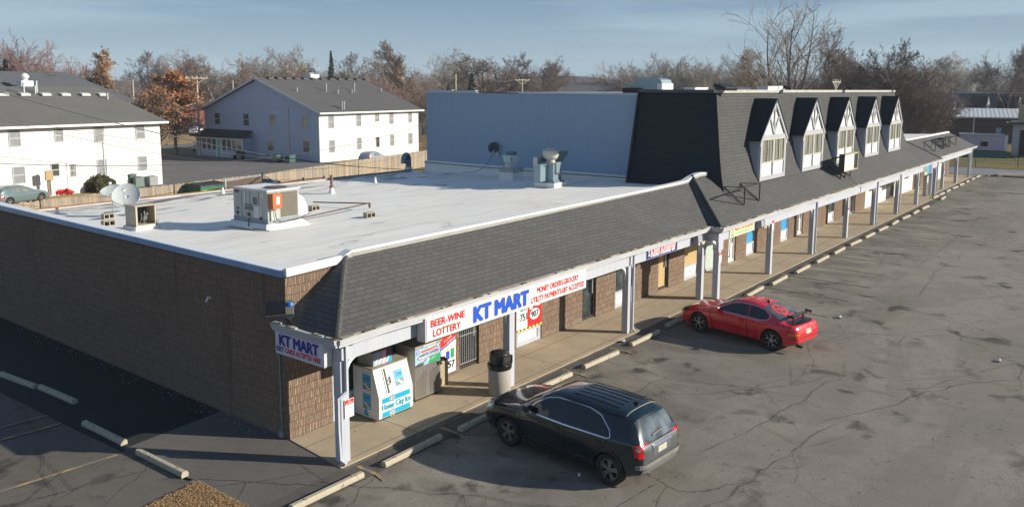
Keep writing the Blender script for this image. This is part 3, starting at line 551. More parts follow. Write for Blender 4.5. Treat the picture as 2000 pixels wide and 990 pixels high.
def downspout(x, y, name='downspout', jog=True):
    d = MB()
    d.bar((x+.13, y-.3, 2.76), (x+.13, y-.16, 2.66), .075, .075); d.bar((x+.13, y-.17, 2.70), (x+.13, y-.165, .10), .075, .06) if not jog else None
    if jog: d.bar((x, y-.17, 2.72), (x, y-.17, 1.62), .08, .06); d.bar((x, y-.17, 1.65), (x-.19, y-.10, 1.50), .08, .06); d.bar((x-.19, y-.10, 1.53), (x-.16, y-.06, .78), .08, .06); d.bar((x-.16, y-.06, .8), (x-.16, y-.1, .08), .08, .06); d.bar((x-.16, y-.1, .10), (x-.12, y-.24, .03), .08, .06)
    else: d.bar((x+.13, y-.168, .12), (x+.15, y-.28, .04), .075, .06)
    d.build(name, dsp, mall, bevel=.01)
downspout(.03, -1.84); 
for x, y in ((12.4, -1.84), (29.95, -2.3), (41.4, -2.3), (47.15, -2.3), (58.9, -2.3), (59.9, -1.84), (76.9, -1.84)): downspout(x, y, jog=False)
# hollow mid-section capital
MB().box(18.42, 18.86, -2.43, -2.2, 1.95, 2.3).build('post_capital', TRIM, mall)
# upper storey: blue side wall and mansard
MB().box(23.4, 54.4, .5, 18, 2.4, 7.90).build('upper_storey', [BLUEW], mall)
cb = MB(); cb.box(23.22, 23.4, 3.6, 18.0, 3.0, 4.02); cb.build('wall_base_curb', WHITE, mall)
MB().tube([(23.19, 3.7, 3.93), (23.19, 10, 3.88), (23.19, 18.05, 3.9)], .018, 6).build('curb_cable', BLACK, mall)
pe = MB()
pe.box(23.33, 23.55, 3.8, 6, 7.88, 7.99); pe.box(23.33, 23.55, 6, 11.2, 7.90, 7.98); pe.box(23.33, 23.55, 14.2, 18.05, 7.92, 8.06); pe.bar((23.44, 11.2, 7.94), (23.44, 14.2, 7.99), .1, .05, 1)
pe.build('parapet_cap', [M('blue_grey_cap', (.42,.50,.60), .5, .15, 1), M('rusty_cap', (.14,.09,.08), .9, .3)], mall)
MB().box(23.6, 54.2, .6, 17.9, 7.9, 7.95).build('upper_roof', M('grey_roofing', (.3,.3,.3), .9, .2, 1), mall)
B0, B1, T0, T1 = (21.9, 55.8), (-1.05, 3.72), (23.2, 54.6), (.05, 3.9)
mn = MB()
def msl(x0, y0, z0, x1, y1, z1): return (x0, y0, z0), (x1, y1, z1)
zb_, zt_ = 3.86, 8.12
# front face in three bands so the foot flares
fz = [(zb_, 0), (4.35, .22), (5.2, .44), (zt_, 1.0)]
for (z0, t0), (z1, t1) in zip(fz, fz[1:]):
    f0 = lambda A, B, t: A+(B-A)*t
    mn.poly([(f0(B0[0], T0[0], t0), f0(B1[0], T1[0], t0), z0), (f0(B0[1], T0[1], t0), f0(B1[0], T1[0], t0), z0), (f0(B0[1], T0[1], t1), f0(B1[0], T1[0], t1), z1), (f0(B0[0], T0[0], t1), f0(B1[0], T1[0], t1), z1)], 0)
    mn.poly([(f0(B0[0], T0[0], t0), f0(3.72, 3.9, t0), z0), (f0(B0[0], T0[0], t0), f0(B1[0], T1[0], t0), z0), (f0(B0[0], T0[0], t1), f0(B1[0], T1[0], t1), z1), (f0(B0[0], T0[0], t1), f0(3.72, 3.9, t1), z1)], 1)
    mn.poly([(f0(B0[1], T0[1], t0), f0(B1[0], T1[0], t0), z0), (f0(B0[1], T0[1], t0), 3.8, z0), (f0(B0[1], T0[1], t1), 3.8, z1), (f0(B0[1], T0[1], t1), f0(B1[0], T1[0], t1), z1)], 0)
mn.build('mansard_roof', [SH_MAN, SH_BLACK], mall)  # left face takes the dark shingle: its shade is put into the colour
me_ = MB(); me_.poly([(21.9, 3.72, zb_), (22.19, 3.76, 4.35), (22.47, 3.8, 5.2), (23.2, 3.9, zt_), (23.45, 3.9, zt_), (23.45, 3.72, zb_)]); me_.poly([(21.9, -1.0, 3.86), (21.9, 3.72, 3.86), (23.4, 3.72, 3.86), (23.4, -1.0, 3.86)]); me_.build('mansard_end', BLACK, mall)
ec = MB(); ec.box(23.12, 54.68, -.02, .14, 8.02, 8.16, 0); ec.box(23.10, 23.24, .14, 3.95, 8.02, 8.16, 1); ec.build('mansard_cap', [M('weathered_cap', (.42,.41,.37), .6, .2, 2), M('shaded_cap', (.06,.065,.08), .6, .2)], mall)  # left run of the cap is a darker copy, coloured as in shade
MB().bar((21.88, 3.72, zb_), (23.2, 3.92, zt_), .1, .1, 0).build('edge_strip', BLACK, mall)
# dormers
def dormer(cx, i):
    d = bpy.data.objects.new('dormer', None); link(d, mall); d.location = (cx, -1.02, 3.92)
    hw, ze_, za = 1.64, 2.04, 3.74; yb = .95
    fc = MB(); fc.poly([(-hw, 0, 0), (hw, 0, 0), (hw, 0, ze_), (0, 0, za), (-hw, 0, ze_)]); f_ = fc.build('dormer_front', PANEL, d); s_ = f_.modifiers.new('t', 'SOLIDIFY'); s_.thickness = .06; s_.offset = -1
    for s in (-1, 1):
        sd_ = MB(); sd_.prism([(s*(hw-.01), .0, 0), (s*(hw-.01), .25, .2), (s*(hw-.01), .62, 2.0), (s*(hw-.01), .62, ze_), (s*(hw-.01), 0, ze_)], (-s*.05, 0, 0))
        sd_.build('dormer_side', M('dormer_side_paint', (.40,.44,.52), .6, .08, 1.5), d)
    ov = hw+.2; zo = ze_-.22; k_ = (za-ze_)/hw
    rl = MB()
    for s in (-1, 1): rl.prism([(0, -.12, za+.05), (s*ov, -.12, za+.05-k_*ov), (s*ov, .62, za+.05-k_*ov), (s*.02, 1.25, za+.05)], Vector((s*k_, 0, 1)).normalized()*.07)
    rl.build('dormer_roof', SH_BLACK, d)
    tb = MB(); y = -.025
    def beam(a, b, wd, e=0): tb.bar((a[0], y-e, a[1]), (b[0], y-e, b[1]), .05, wd, 0, up=(0, 1, 0)) if False else tb.bar((a[0], y-e, a[1]), (b[0], y-e, b[1]), wd, .05, 0, up=(0, 1, 0))
    beam((-hw+.1, .1), (hw-.1, .1), .2); beam((-hw+.09, 0), (-hw+.09, ze_-.1), .2, .003); beam((hw-.09, 0), (hw-.09, ze_-.1), .2, .003); beam((-hw, ze_+.0), (hw, ze_+.0), .2, .006); beam((0, .2), (0, za-.15), .12, .009)
    beam((0, ze_+.1), (-.62, ze_+1.02), .12, .012); beam((0, ze_+.1), (.62, ze_+1.02), .12, .012)
    for s in (-1, 1): beam((s*(hw+.14), ze_-.16), (0, za-.04), .2, .04); beam((s*(hw+.02), ze_-.42), (s*(hw+.02), ze_-.02), .16, .015)
    tb.build('dormer_timbers', TRIM2, d)
    for s in (-1, 1):
        wf = MB(); x0, x1 = (-hw+.22, -.07) if s < 0 else (.07, hw-.22); z0, z1 = .82, 1.94
        for (p, q, r_, t) in ((x0, x0+.05, z0, z1), (x1-.05, x1, z0, z1), (x0+.05, x1-.05, z0, z0+.05), (x0+.05, x1-.05, z1-.05, z1), ((x0+x1)/2-.025, (x0+x1)/2+.025, z0+.05, z1-.05)): wf.box(p, q, -.055, -.005, r_, t)
        wo = wf.build('window', M('aluminium_frame', (.50,.47,.38), .5, .1, 3), d)
        MB().box(x0+.05, x1-.05, -.02, -.004, z0+.05, z1-.05).build('window_pane', mat_curtain(i+s), d)
    return d
_mc = {}
def mat_curtain(i):
    k = i % 3
    if k in _mc: return _mc[k]
    m, n, l, b = newmat('dormer_pane_%s' % 'abc'[k]); uv = uvn(n); c = ramp(n, l, noise(n, l, mapping(n, l, uv, (4.5, .25, 1), (0, 0, 0), (k*3.3, 0, 0)), 1.0, 3, .6), .42, .56, (.035,.04,.042), (.30,.30,.25))
    g_ = brick(n, l, uv, .16, .19, .012, (1,1,1), (1,1,1), (0,0,0), offset=0); c = mix(n, l, g_.outputs['Fac'], c, (.22,.21,.17))
    l.new(c, b.inputs['Base Color']); b.inputs['Roughness'].default_value = .1; b.inputs['Specular IOR Level'].default_value = .6; _mc[k] = m; return m
for i in range(5): dormer(27.52+5.87*i, i)
# equipment on the upper roof
dc = thing('rooftop_duct', 'curved silver air duct rising over a red box on the mansard roof', 'duct', (25.5, 4.6, 7.95))
MB().box(-.8, -.35, .2, 1.1, 0, .28).build('brick_base', M('dark_red_base', (.08,.04,.035), .9), dc)
pf = [(-1.2, .2), (-1.2, .42)]+[(-.95-.25*0, .75)]; pts = [(0, -.9, .1), (0, -.9, .5), (0, -.8, .68), (0, -.6, .76), (0, .4, .76), (0, .62, .5), (0, 1.15, .3), (0, 1.15, .1)]
MB().prism([(-.5, p[1], p[2]) for p in pts], (1.1, 0, 0)).build('duct_body', M('duct_blue_steel', (.30,.38,.42), .4, .1, 3, metal=.5), dc, bevel=.03)
MB().box(-.55, .65, -.95, -.68, .1, .50).build('duct_end', WHITE, dc, bevel=.03)
for (x, y, wd, h, lb) in ((28.2, 3.4, 1.5, .32, 'low cream roof hatch box next to the curved duct on the mansard'), (31.5, .9, 1.4, .4, 'white roof box between two black floodlights above the first dormer'), (33.6, 1.2, .9, .42, 'smaller cream roof box right of its twin above the second dormer')):
    o = thing('roof_box', lb, 'roof box', (x, y, 7.95), 0, 'boxes on the upper roof'); MB().box(-wd/2, wd/2, -.3, .3, 0, h-.04).build('casing', WHITE, o); MB().box(-wd/2-.03, wd/2+.03, -.33, .33, h-.04, h).build('lid', WHITE, o)
MB().box(29.6, 33.0, 2.4, 3.0, 7.95, 8.28).build('x', M('navy_tarp', (.03,.035,.07), .6, .2)); o = bpy.data.objects['x']; o.name = 'roof_tarp'; tag(o, 'dark navy covered unit lying along the upper roof behind the cap', 'covered unit')
for k, (x, sc_) in enumerate(((23.3, 1.35), (31.2, .9), (42.0, .85), (54.0, .8))):
    fl_ = thing('roof_floodlight', ['large dark floodlight pair on the left corner of the mansard', 'black floodlight on the mansard edge above the first dormer', 'black floodlight on the mansard edge above the third dormer', 'black floodlight at the far right corner of the mansard'][k], 'floodlight', (x, -.02, 8.16), 0, 'floodlights on the mansard edge')
    for j, dx in enumerate((-.3, .3) if k == 0 else (0,)):
        MB().obox((dx*sc_, -.22, .12), (.55*sc_, .42*sc_, .16), (.35, 0, .4-.8*j)).build('lamp_head', M('black_lamp_metal', (.03,.03,.032), .4, .2, 4), fl_, bevel=.03)
    MB().bar((0, .02, 0), (0, -.12, .12), .05).build('bracket', BLACK, fl_)
# ================================================================== SIGNS
RED = M('sign_red', (.58,.012,.008), .5, .05, 2); BLUE = M('sign_blue', (.004,.075,.48), .5, .05, 2); NAVY = M('sign_navy', (.02,.03,.28), .5, .05, 2); SIGNW = M('sign_face', (.80,.80,.78), .35, .04, 1.5); PINK = M('sign_pink', (.75,.35,.50), .5, .05); CYAN = M('sign_cyan', (.0,.36,.55), .5, .08, 3)
XR, ZU = Vector((1, 0, 0)), Vector((0, 0, 1)); YD = Vector((0, -1, 0))
s = thing('shop_sign', 'long white box sign with big blue letters between red lines BEER-WINE LOTTERY and MONEY ORDERS-GROCERY', 'shop sign', (2.3, -2.2, 2.20))
MB().box(0, 7.0, 0, .28, 0, .60).build('cabinet', M('sign_cabinet', (.55,.55,.54), .4, .1, 2), s, bevel=.012)
MB().box(.05, 6.95, -.012, -.0, .035, .565).build('sign_face', SIGNW, s)
def st(par, nm, t, x, z, h, mt, wd=None, b=.042, y=-.014, sh=0.0): return text(nm, t, (x, y, z), XR, ZU, h, mt, par, wd, b, .0015, sh)
st(s, 'lettering', 'BEER-WINE', .18, .34, .17, RED, 1.22); st(s, 'lettering', 'LOTTERY', .26, .09, .17, RED, .98)
st(s, 'lettering_outline', 'KT MART', 1.76, .115, .39, PINK, 2.30, .12, -.0135); st(s, 'lettering_gap', 'KT MART', 1.76, .117, .387, SIGNW, 2.30, .10, -.0165); st(s, 'lettering', 'KT MART', 1.76, .12, .38, BLUE, 2.28, .07, -.0195)
st(s, 'lettering', 'MONEY ORDERS-GROCERY', 4.45, .34, .155, RED, 2.1); st(s, 'lettering', 'UTILITY PAYMENTS-EBT ACCEPTED', 4.18, .09, .155, RED, 2.68)
s = thing('shop_sign', 'small corner sign reading EBT CARDS ACCEPTED HERE, facing the side lot', 'shop sign', (-.30, .03, 2.18))
MB().box(0, .23, -1.72, 0, 0, .56).build('cabinet', M('sign_cabinet', (.55,.55,.54)), s, bevel=.01)
MB().box(-.008, 0, -1.68, -.04, .03, .53).build('sign_face', M('sign_face_soft', (.62,.63,.74), .4, .04), s)
def sl2(nm, t, y, z, h, mt, wd, b=.02, dx=-.010): return text(nm, t, (dx, y, z), YD, ZU, h, mt, s, wd, b, .0015)
sl2('lettering_outline', 'KT MART', -.17, .22, .28, PINK, 1.38, .10); sl2('lettering_gap', 'KT MART', -.18, .23, .26, SIGNW, 1.37, .08, -.0125); sl2('lettering', 'KT MART', -.19, .24, .24, NAVY, 1.36, .055, -.015)
sl2('lettering', 'EBT', -.07, .08, .11, NAVY, .27, .04); sl2('lettering', 'CARDS ACCEPTED HERE', -.38, .08, .11, RED, 1.24, .04)
s = thing('banner_sign', 'black and pink graffiti style barber banner with a barber pole over the tan door', 'banner', (13.6, -1.93, 2.33))
MB().box(0, 2.24, 0, .025, 0, .49).build('board', M('banner_black', (.03,.03,.035), .5, .5, 3, col2=(.2,.2,.22)), s); MB().box(0, 2.24, -.012, 0, 0, .025).box(0, .03, -.012, 0, .025, .49).box(2.21, 2.24, -.012, 0, .025, .49).build('blue_border', BLUE, s)
bp_ = MB(); bp_.box(.07, .17, -.01, 0, .1, .45, 0); bp_.prism([(.07, -.012, .3), (.17, -.012, .37), (.17, -.012, .43), (.07, -.012, .36)], (0, .002, 0), 1); bp_.prism([(.07, -.012, .15), (.17, -.012, .22), (.17, -.012, .28), (.07, -.012, .21)], (0, .002, 0), 2); bp_.build('barber_pole', [SIGNW, RED, BLUE], s)
sc1 = M('script_pale', (.80,.62,.62), .6); sc2 = M('script_pink', (.72,.14,.22), .6)
st(s, 'script_glow', 'Kuts Kontrol', .24, .07, .38, sc1, 1.84, .075, -.012, .3); st(s, 'script', 'Kuts Kontrol', .27, .10, .33, sc2, 1.76, .01, -.015, .3)
s = thing('banner_sign', 'cream banner with orange letters over a green CARIBBEAN BAR & GRILL line', 'banner', (19.4, -2.45, 2.31))
MB().box(0, 2.55, 0, .025, 0, .50).build('board', M('banner_cream', (.74,.70,.46), .6, .06, 2), s); OR = M('banner_orange', (.68,.16,.04), .6, .3, 5, col2=(.7,.4,.05)); GR = M('banner_green', (.20,.45,.22), .6, .1)
st(s, 'lettering', 'NUH APOLOGY', .5, .23, .22, OR, 1.95, .02); st(s, 'lettering', 'CARIBBEAN BAR & GRILL', .5, .06, .12, GR, 1.95, .01); st(s, 'lettering', 'JERK', .1, .2, .06, OR, .3)
em = MB(); em.lathe([(.12, -.004), (.12, .004)], 16, (.25, -.006, .1), Matrix.Rotation(R(90), 4, 'X') @ Matrix.Scale(.6, 4, (0, 1, 0)), 0); em.box(.17, .32, -.008, 0, .29, .46, 1); em.build('emblem', [GR, M('banner_gold', (.55,.36,.08), .6, .3, 8)], s)
s = thing('banner_sign', 'small rainbow coloured square banner near the far end of the canopy', 'banner', (54.2, -2.45, 1.98))
rb = MB(); cols = [(.10,.30,.08), (.05,.35,.25), (.03,.15,.4), (.2,.1,.4), (.5,.55,.1), (.35,.2,.5), (.55,.5,.6), (.1,.3,.45)]; rm = [M('rainbow_%s' % 'abcdefgh'[i], c, .6, .3, 2) for i, c in enumerate(cols)]; rr_ = random.Random(2)
for i in range(8):
    for j in range(4): rb.box(i*.36, i*.36+.36, 0, .03, j*.2, j*.2+.2, [5, 0, 0, 1, 1, 2, 3, 5][i] if rr_.random() < .65 else rr_.randrange(8))
rb.build('printed_board', rm, s)
def post_sign(x, y, z, label, wd=.30, h=.46, rot=0, small=False):
    s = thing('notice_sign', label, 'notice sign', (x, y, z), rot, 'small red and white notices on the canopy posts')
    MB().box(-wd/2, wd/2, -.006, 0, 0, h).build('plate', M('notice_white', (.72,.70,.70), .4), s, bevel=.002)
    MB().box(-wd/2+.01, wd/2-.01, -.009, -.006, h*.72, h-.01).build('red_band', RED, s)
    if not small:
        for t, z_, hh in (('NO', h*.87, .035), ('LOITERING', h*.755, .035)): text('lettering', t, (0, -.010, z_), XR, ZU, hh, SIGNW, s, None if t == 'NO' else wd*.75, .01, .001, align='CENTER')
        for k, t in enumerate(('NO TRESPASSING', 'VIOLATORS WILL', 'BE PROSECUTED')): text('lettering', t, (0, -.008, h*.5-k*.07), XR, ZU, .022, M('notice_red', (.6,.2,.2), .6), s, wd*.7, 0, .001, align='CENTER')
    return s
post_sign(.12, -1.98, 1.02, 'red and white NO LOITERING notice on the corner post by the rain pipe', .26, .42)
post_sign(18.62, -2.42, 1.45, 'red and white notice on the thick post left of the green and orange banner', .26, .42)
post_sign(24.2, -2.42, 1.98, 'pale notice high on the second post right of the cream banner', .26, .46, small=True)
post_sign(35.75, -2.42, 1.28, 'pink and white notice on a post halfway along the canopy', .28, .42, small=True)
post_sign(64.5, -1.96, 1.3, 'red notice on the second last post at the far end', .28, .35, small=True)
for x, y, lb in ((17.35, -1.9, 'grey hooded wall light left of the thick canopy post'), (22.35, -2.42, 'grey hooded wall light right of the cream banner')):
    s = thing('wall_light', lb, 'wall light', (x, y, 2.33), 0, 'hooded lights on the fascia')
    hd = MB(); hd.prism([(-.2, 0, .42), (-.2, -.22, .34), (-.2, -.26, .06), (-.2, 0, .02)], (.4, 0, 0)); hd.build('housing', M('light_housing', (.30,.30,.34), .5, .1, 3), s, bevel=.02)
    MB().box(.04, .34, -.3, -.22, .02, .10).build('cage', M('light_cage', (.50,.42,.25), .6, .3, 9), s)
    MB().box(-.14, .34, -.03, -.0, .06, .4).build('back_plate', GUT, s)
# posters and lottery jackpot boards on the glass
def poster(x0, x1, z0, z1, label, parts, y=-.02, mats=None):
    s = thing('poster', label, 'poster', ((x0+x1)/2, y, z0), 0, 'posters on the shop windows'); hw = (x1-x0)/2
    MB().box(-hw, hw, -.006, 0, 0, z1-z0).build('sheet', parts[0], s); return s
LB = M('lottery_orange', (.75,.30,.10), .6, .3, 9); YEL = M('sign_yellow', (.75,.62,.05), .6); GRN = M('sign_green', (.02,.30,.12), .6); SKYB = M('sign_sky', (.25,.50,.72), .6, .3, 4, col2=(.6,.75,.85))
s = poster(8.78, 9.35, 1.0, 2.1, 'white lottery poster showing 751 in black', [SIGNW]); rr_ = random.Random(4)
q = MB(); [q.box(-.1+.09*i, -.1+.09*i+.085, -.009, -.006, .62+.11*j, .62+.11*j+.1, (0 if i < 2 else 1 if i > 2 else 2)) for i in range(4) for j in range(3)]; q.build('artwork', [CYAN, LB, PINK], s)
text('lettering', '751', (-.10, -.0085, .28), XR, ZU, .25, BLACK, s, .36, .02); text('lettering', '$', (-.2, -.0085, .33), XR, ZU, .1, BLACK, s); s.scale = (1, 1, .92); s.location = (8.95, -.02, .58)
s = poster(9.40, 9.98, 1.0, 2.2, 'red lottery poster showing 907 in a white oval', [RED]); q = MB(); q.lathe([(.2, -.002), (.2, .002)], 20, (.0, -.008, .40), Matrix.Rotation(R(90), 4, 'X'), 0); q.prism([(-.22, -.008, .6), (-.1, -.008, .6), (-.02, -.008, 1.0), (-.22, -.008, .95)], (0, .002, 0), 0); q.prism([(.02, -.008, .68), (.2, -.008, .65), (.2, -.008, .9), (.05, -.008, .95)], (0, .002, 0), 0); q.prism([(-.06, -.011, .72), (.0, -.011, .66), (-.05, -.011, .95), (-.12, -.011, .92)], (0, .002, 0), 1); q.prism([(-.12, -.011, .9), (.0, -.011, .95), (-.02, -.011, 1.05), (-.1, -.011, 1.02)], (0, .002, 0), 2)
q.build('artwork', [SIGNW, CYAN, YEL], s); text('lettering', '907', (-.15, -.0125, .29), XR, ZU, .22, BLACK, s, .30, .02); s.scale = (1.32, 1, .92); s.location = (9.63, -.02, .58)
hz = MB(); [hz.box(8.74+.1*i, 8.74+.1*i+.1, -.014, .02, .505, .565, i % 2) for i in range(13)]; o = hz.build('hazard_tape', [YEL, M('tape_dark', (.10,.09,.06), .7)]); tag(o, 'yellow and black striped tape under the lottery posters', 'hazard tape')
s = poster(4.95, 5.9, .12, 2.15, 'tall white poster with a red heading and green and blue drinks, 57 below', [SIGNW]); q = MB()
q.prism([(-.47, -.008, 1.35), (.47, -.008, 1.72), (.47, -.008, 2.0), (-.47, -.008, 1.9)], (0, .002, 0), 0); q.prism([(-.47, -.0105, 1.25), (.47, -.0105, 1.62), (.47, -.0105, 1.70), (-.47, -.0105, 1.33)], (0, .002, 0), 1)
q.box(-.38, -.2, -.008, -.006, .72, .95, 0); q.box(-.16, .08, -.008, -.006, .70, 1.12, 2); q.box(.14, .38, -.008, -.006, .72, 1.2, 3); q.box(-.12, .04, -.008, -.006, 1.12, 1.26, 4); q.build('artwork', [RED, NAVY, BLUE, GRN, YEL], s)
text('lettering', '57', (-.02, -.008, .25), XR, ZU, .34, BLACK, s, .42, .03); s.scale = (.66, 1, .58); s.location = (5.47, -.02, .1)
for k, (t, x_, z_) in enumerate((('2 LITER', -.3, 1.6), ('SODAS', -.1, 1.47))): text('lettering', t, (x_, -.012, z_), Vector((1, 0, .38)), ZU, .12, SIGNW, s, .55, .01)
nb = thing('window_neon', 'blue lit letters with white and orange strips over the barred door', 'neon sign', (6.42, .04, 1.34)); bl = M('neon_blue', (.1,.4,.8), .5, emit=((.15,.5,1), .9))
text('lettering', 'OPEN', (-.25, -.0, .10), XR, ZU, .15, bl, nb, .5, .02); MB().box(-.3, .38, -.04, -.02, -.06, -.02).build('white_strip', SIGNW, nb); MB().box(.05, .16, -.05, -.04, -.14, .02).build('orange_tag', LB, nb)
# ================================================================== FRONT WALK OBJECTS
ice = thing('ice_merchandiser', 'white slant-front ice freezer with cyan stripes under the corner canopy', 'ice freezer', (1.97, -.9, 0))
IW, ID = 1.19, .90; P = [(0, .05), (0, .62), (.21, 1.28), (ID, 1.28), (ID, .05)]  # y, z side outline
ICEW = M('freezer_white', (.70,.70,.67), .4, .07, 2.5)
MB().prism([(0, y, z) for y, z in P], (IW, 0, 0)).build('cabinet', ICEW, ice, bevel=.018)
MB().box(-.01, IW+.01, .19, ID+.01, 1.282, 1.315).build('lid', M('dusty_top', (.30,.26,.19), .9, .2, 3), ice, bevel=.008)
MB().box(.04, IW-.04, .05, ID-.05, 0, .05).build('plinth', BLACK, ice)
sn = Vector((0, -.66, .21)).normalized(); su = Vector((0, .21, .66)).normalized(); so_ = Vector((0, 0, .62))
def slant(mb, x0, x1, u0, u1, t, mi=0): mb.prism([so_+XR*x0+su*u0, so_+XR*x1+su*u0, so_+XR*x1+su*u1, so_+XR*x0+su*u1], sn*t, mi)
q = MB(); slant(q, .30, 1.08, .03, .65, .022); q.build('hatch', ICEW, ice, bevel=.008)
q = MB(); slant(q, .335, .365, .03, .65, .05); slant(q, .37, .47, .32, .36, .06); slant(q, .36, .44, .22, .26, .05); slant(q, .45, .475, .26, .42, .06); q.build('latch', M('latch_steel', (.12,.12,.12), .4, .3, 5), ice)
def zyn(org, r_, u_, nn, par):
    q = MB(); c = Vector(org); q.prism([c, c+r_*.30, c+r_*.30+u_*.40, c+u_*.40], nn*.004, 0); q.prism([c+u_*.40, c+r_*.30+u_*.40, c+r_*.30+u_*.48, c+u_*.48], nn*.004, 1)
    rr_ = random.Random(1)
    for i in range(4):
        for j in range(3):
            p = c+r_*(.035+.062*i)+u_*(.03+.045*j)+nn*.006; q.prism([p, p+r_*.05, p+r_*.05+u_*.035, p+u_*.035], nn*.002, 2+(i+j) % 4)
    q.build('sticker', [M('sticker_blue', (.05,.36,.62), .5), M('sticker_grey', (.62,.62,.66), .5), RED, GRN, YEL, SIGNW], par); text('lettering', 'ZYN', c+r_*.07+u_*.24+nn*.006, r_, u_, .09, NAVY, par, .17, .01, .002)
zyn(so_+XR*.62+su*.12+sn*.024, XR, su, sn, ice)
zyn((-.002, .57, .74), YD, ZU, Vector((-1, 0, 0)), ice); zyn((-.002, .57, .25), YD, ZU, Vector((-1, 0, 0)), ice); text('lettering', '&', (-.003, .53, .07), YD, ZU, .17, CYAN, ice, .17, .03, .002)
q = MB(); 
for z0 in (.07, .43): q.box(.12, 1.08, -.005, 0, z0, z0+.13, 0)
q.build('stripe', CYAN, ice); sf = MB()
for z0 in (.13, .50):
    for k in range(6):
        a = R(60*k); c = Vector((.45, -.008, z0)); e = c+Vector((math.cos(a)*.10, 0, math.sin(a)*.10)); sf.bar(c, e, .026, .004, 0, up=(0, 1, 0))
        for t in (.55, .8): m_ = c+(e-c)*t; [sf.bar(m_, m_+Vector((math.cos(a+g_)*.035, 0, math.sin(a+g_)*.035)), .014, .004, 0, up=(0, 1, 0)) for g_ in (.9, -.9)]
sf.build('snowflake', ICEW, ice)
text('lettering', 'Home City Ice', (.12, -.010, .215), XR, ZU, .19, CYAN, ice, .98, .022, .002)
bx = thing('drink_carton', 'purple, pink and cyan printed carton standing on top of the ice freezer', 'carton', (2.42, -.36, 1.317)); MB().box(-.32, .32, -.22, .35, 0, .34).build('carton', M('carton_side', (.42,.40,.33), .8), bx, bevel=.006)
q = MB(); q.box(-.32, -.02, -.228, -.221, 0, .34, 0); q.box(-.02, .12, -.228, -.221, 0, .34, 1); q.box(.12, .32, -.228, -.221, 0, .17, 2); q.box(.12, .32, -.228, -.221, .17, .34, 3)
for k in range(4): q.prism([(-.28+.13*k, -.231, .03), (-.22+.13*k, -.231, .03), (-.14+.13*k, -.231, .17), (-.2+.13*k, -.231, .17)], (0, .002, 0), 4)
q.build('print', [M('carton_teal', (.15,.42,.5), .6, .4, 9, col2=(.75,.5,.6)), PINK, CYAN, M('carton_maroon', (.10,.03,.07), .6), SIGNW], bx)
pc = thing('propane_cabinet', 'steel propane exchange cabinet with a printed panel and punched vents', 'propane cabinet', (3.44, -.70, 0)); PZ = .42; STL = M('brushed_steel', (.36,.34,.31), .38, .12, 1.5, metal=.75, streak=True)
MB().box(0, .98, 0, .72, .06, 1.44).build('cabinet', STL, pc, bevel=.01); MB().box(-.03, 1.01, -.05, .75, 1.445, 1.50).build('lid', M('dusty_steel', (.34,.31,.26), .6, .2, 3, metal=.3), pc, bevel=.01)
MB().box(.05, .93, .05, .67, 0, .06).build('feet', BLACK, pc)
q = MB(); q.box(.01, .97, -.008, 0, 1.10, 1.80, 0); q.prism([(.01, -.010, 1.10), (.30, -.010, 1.10), (.45, -.010, 1.34), (.01, -.010, 1.18)], (0, .002, 0), 1); q.prism([(.5, -.010, 1.10), (.97, -.010, 1.10), (.97, -.010, 1.40), (.55, -.010, 1.36)], (0, .002, 0), 2); q.prism([(.25, -.012, 1.62), (.80, -.012, 1.66), (.80, -.012, 1.73), (.25, -.012, 1.69)], (0, .002, 0), 3)
for i in range(20):
    a0, a1 = R(18*i), R(18*i+18); f_ = lambda a: (.5+.40*math.cos(a), -.0125, 1.48+.11*math.sin(a)+.05*math.cos(a)); q.bar(f_(a0), f_(a1), .022, .003, 3, up=(0, 1, 0))
for cx_ in (.13, .88):
    for i in range(12):
        a0, a1 = R(30*i), R(30*i+30); f_ = lambda a: (cx_+.065*math.cos(a), -.0125, 1.66+(.05 if cx_ > .5 else 0)+.065*math.sin(a)); q.bar(f_(a0), f_(a1), .014, .003, 3, up=(0, 1, 0))
pp_ = q.build('printed_panel', [SKYB, M('panel_dark', (.05,.06,.05), .6), GRN, RED], pc); pp_.scale = (1, 1, .68); pp_.location.z = .19
text('lettering', 'Propane Exchange', (.28, -.014, 1.655), Vector((1, 0, .07)), ZU, .05, YEL, pp_, .5, .01, .001); text('lettering', 'WEBSTER GARNER', (.17, -.014, 1.45), Vector((1, 0, .07)), ZU, .085, BLACK, pp_, .68, .01, .001); text('lettering', '1-800-686-1577', (.18, -.014, 1.20), Vector((1, 0, .08)), ZU, .07, SIGNW, pp_, .6, .01, .001)
MB().box(.28, .75, -.056, -.05, 1.455, 1.49).build('label_strip', SIGNW, pc); text('lettering', 'NO SMOKING', (.32, -.058, 1.462), XR, ZU, .022, RED, pc, .4, .0, .001)
q = MB()
for j in range(14):
    for i in range(6):
        for x0 in (.06, .56):
            if (i < j-9) if x0 < .5 else (i < j-11): continue
            q.box(x0+i*.062, x0+i*.062+.038, -.003, .001, .12+j*.048, .12+j*.048+.016)
q.build('vent_slots', DARK, pc)['kind'] = 'stuff'; q = MB(); q.box(.86, .97, -.05, -.0, .85, .91); q.lathe([(.035, 0), (.035, .03)], 10, (.93, -.07, .82)); q.build('padlock', BLACK, pc)
cc = thing('stone_bin', 'tan pebble-finished square bin behind the propane cabinet', 'litter bin', (4.82, -.20, 0)); MB().box(-.22, .22, -.22, .22, 0, .70).build('bin_body', M('pebble_tan', (.42,.34,.22), .95, .4, 14, bmp=.5), cc, bevel=.02); MB().box(-.2, .2, -.2, .2, .705, .75).build('lid', DARK, cc, bevel=.02)
tr = thing('trash_can', 'round pebble-finish trash can with a black hooded lid beside a canopy post', 'trash can', (5.36, -2.0, 0)); 
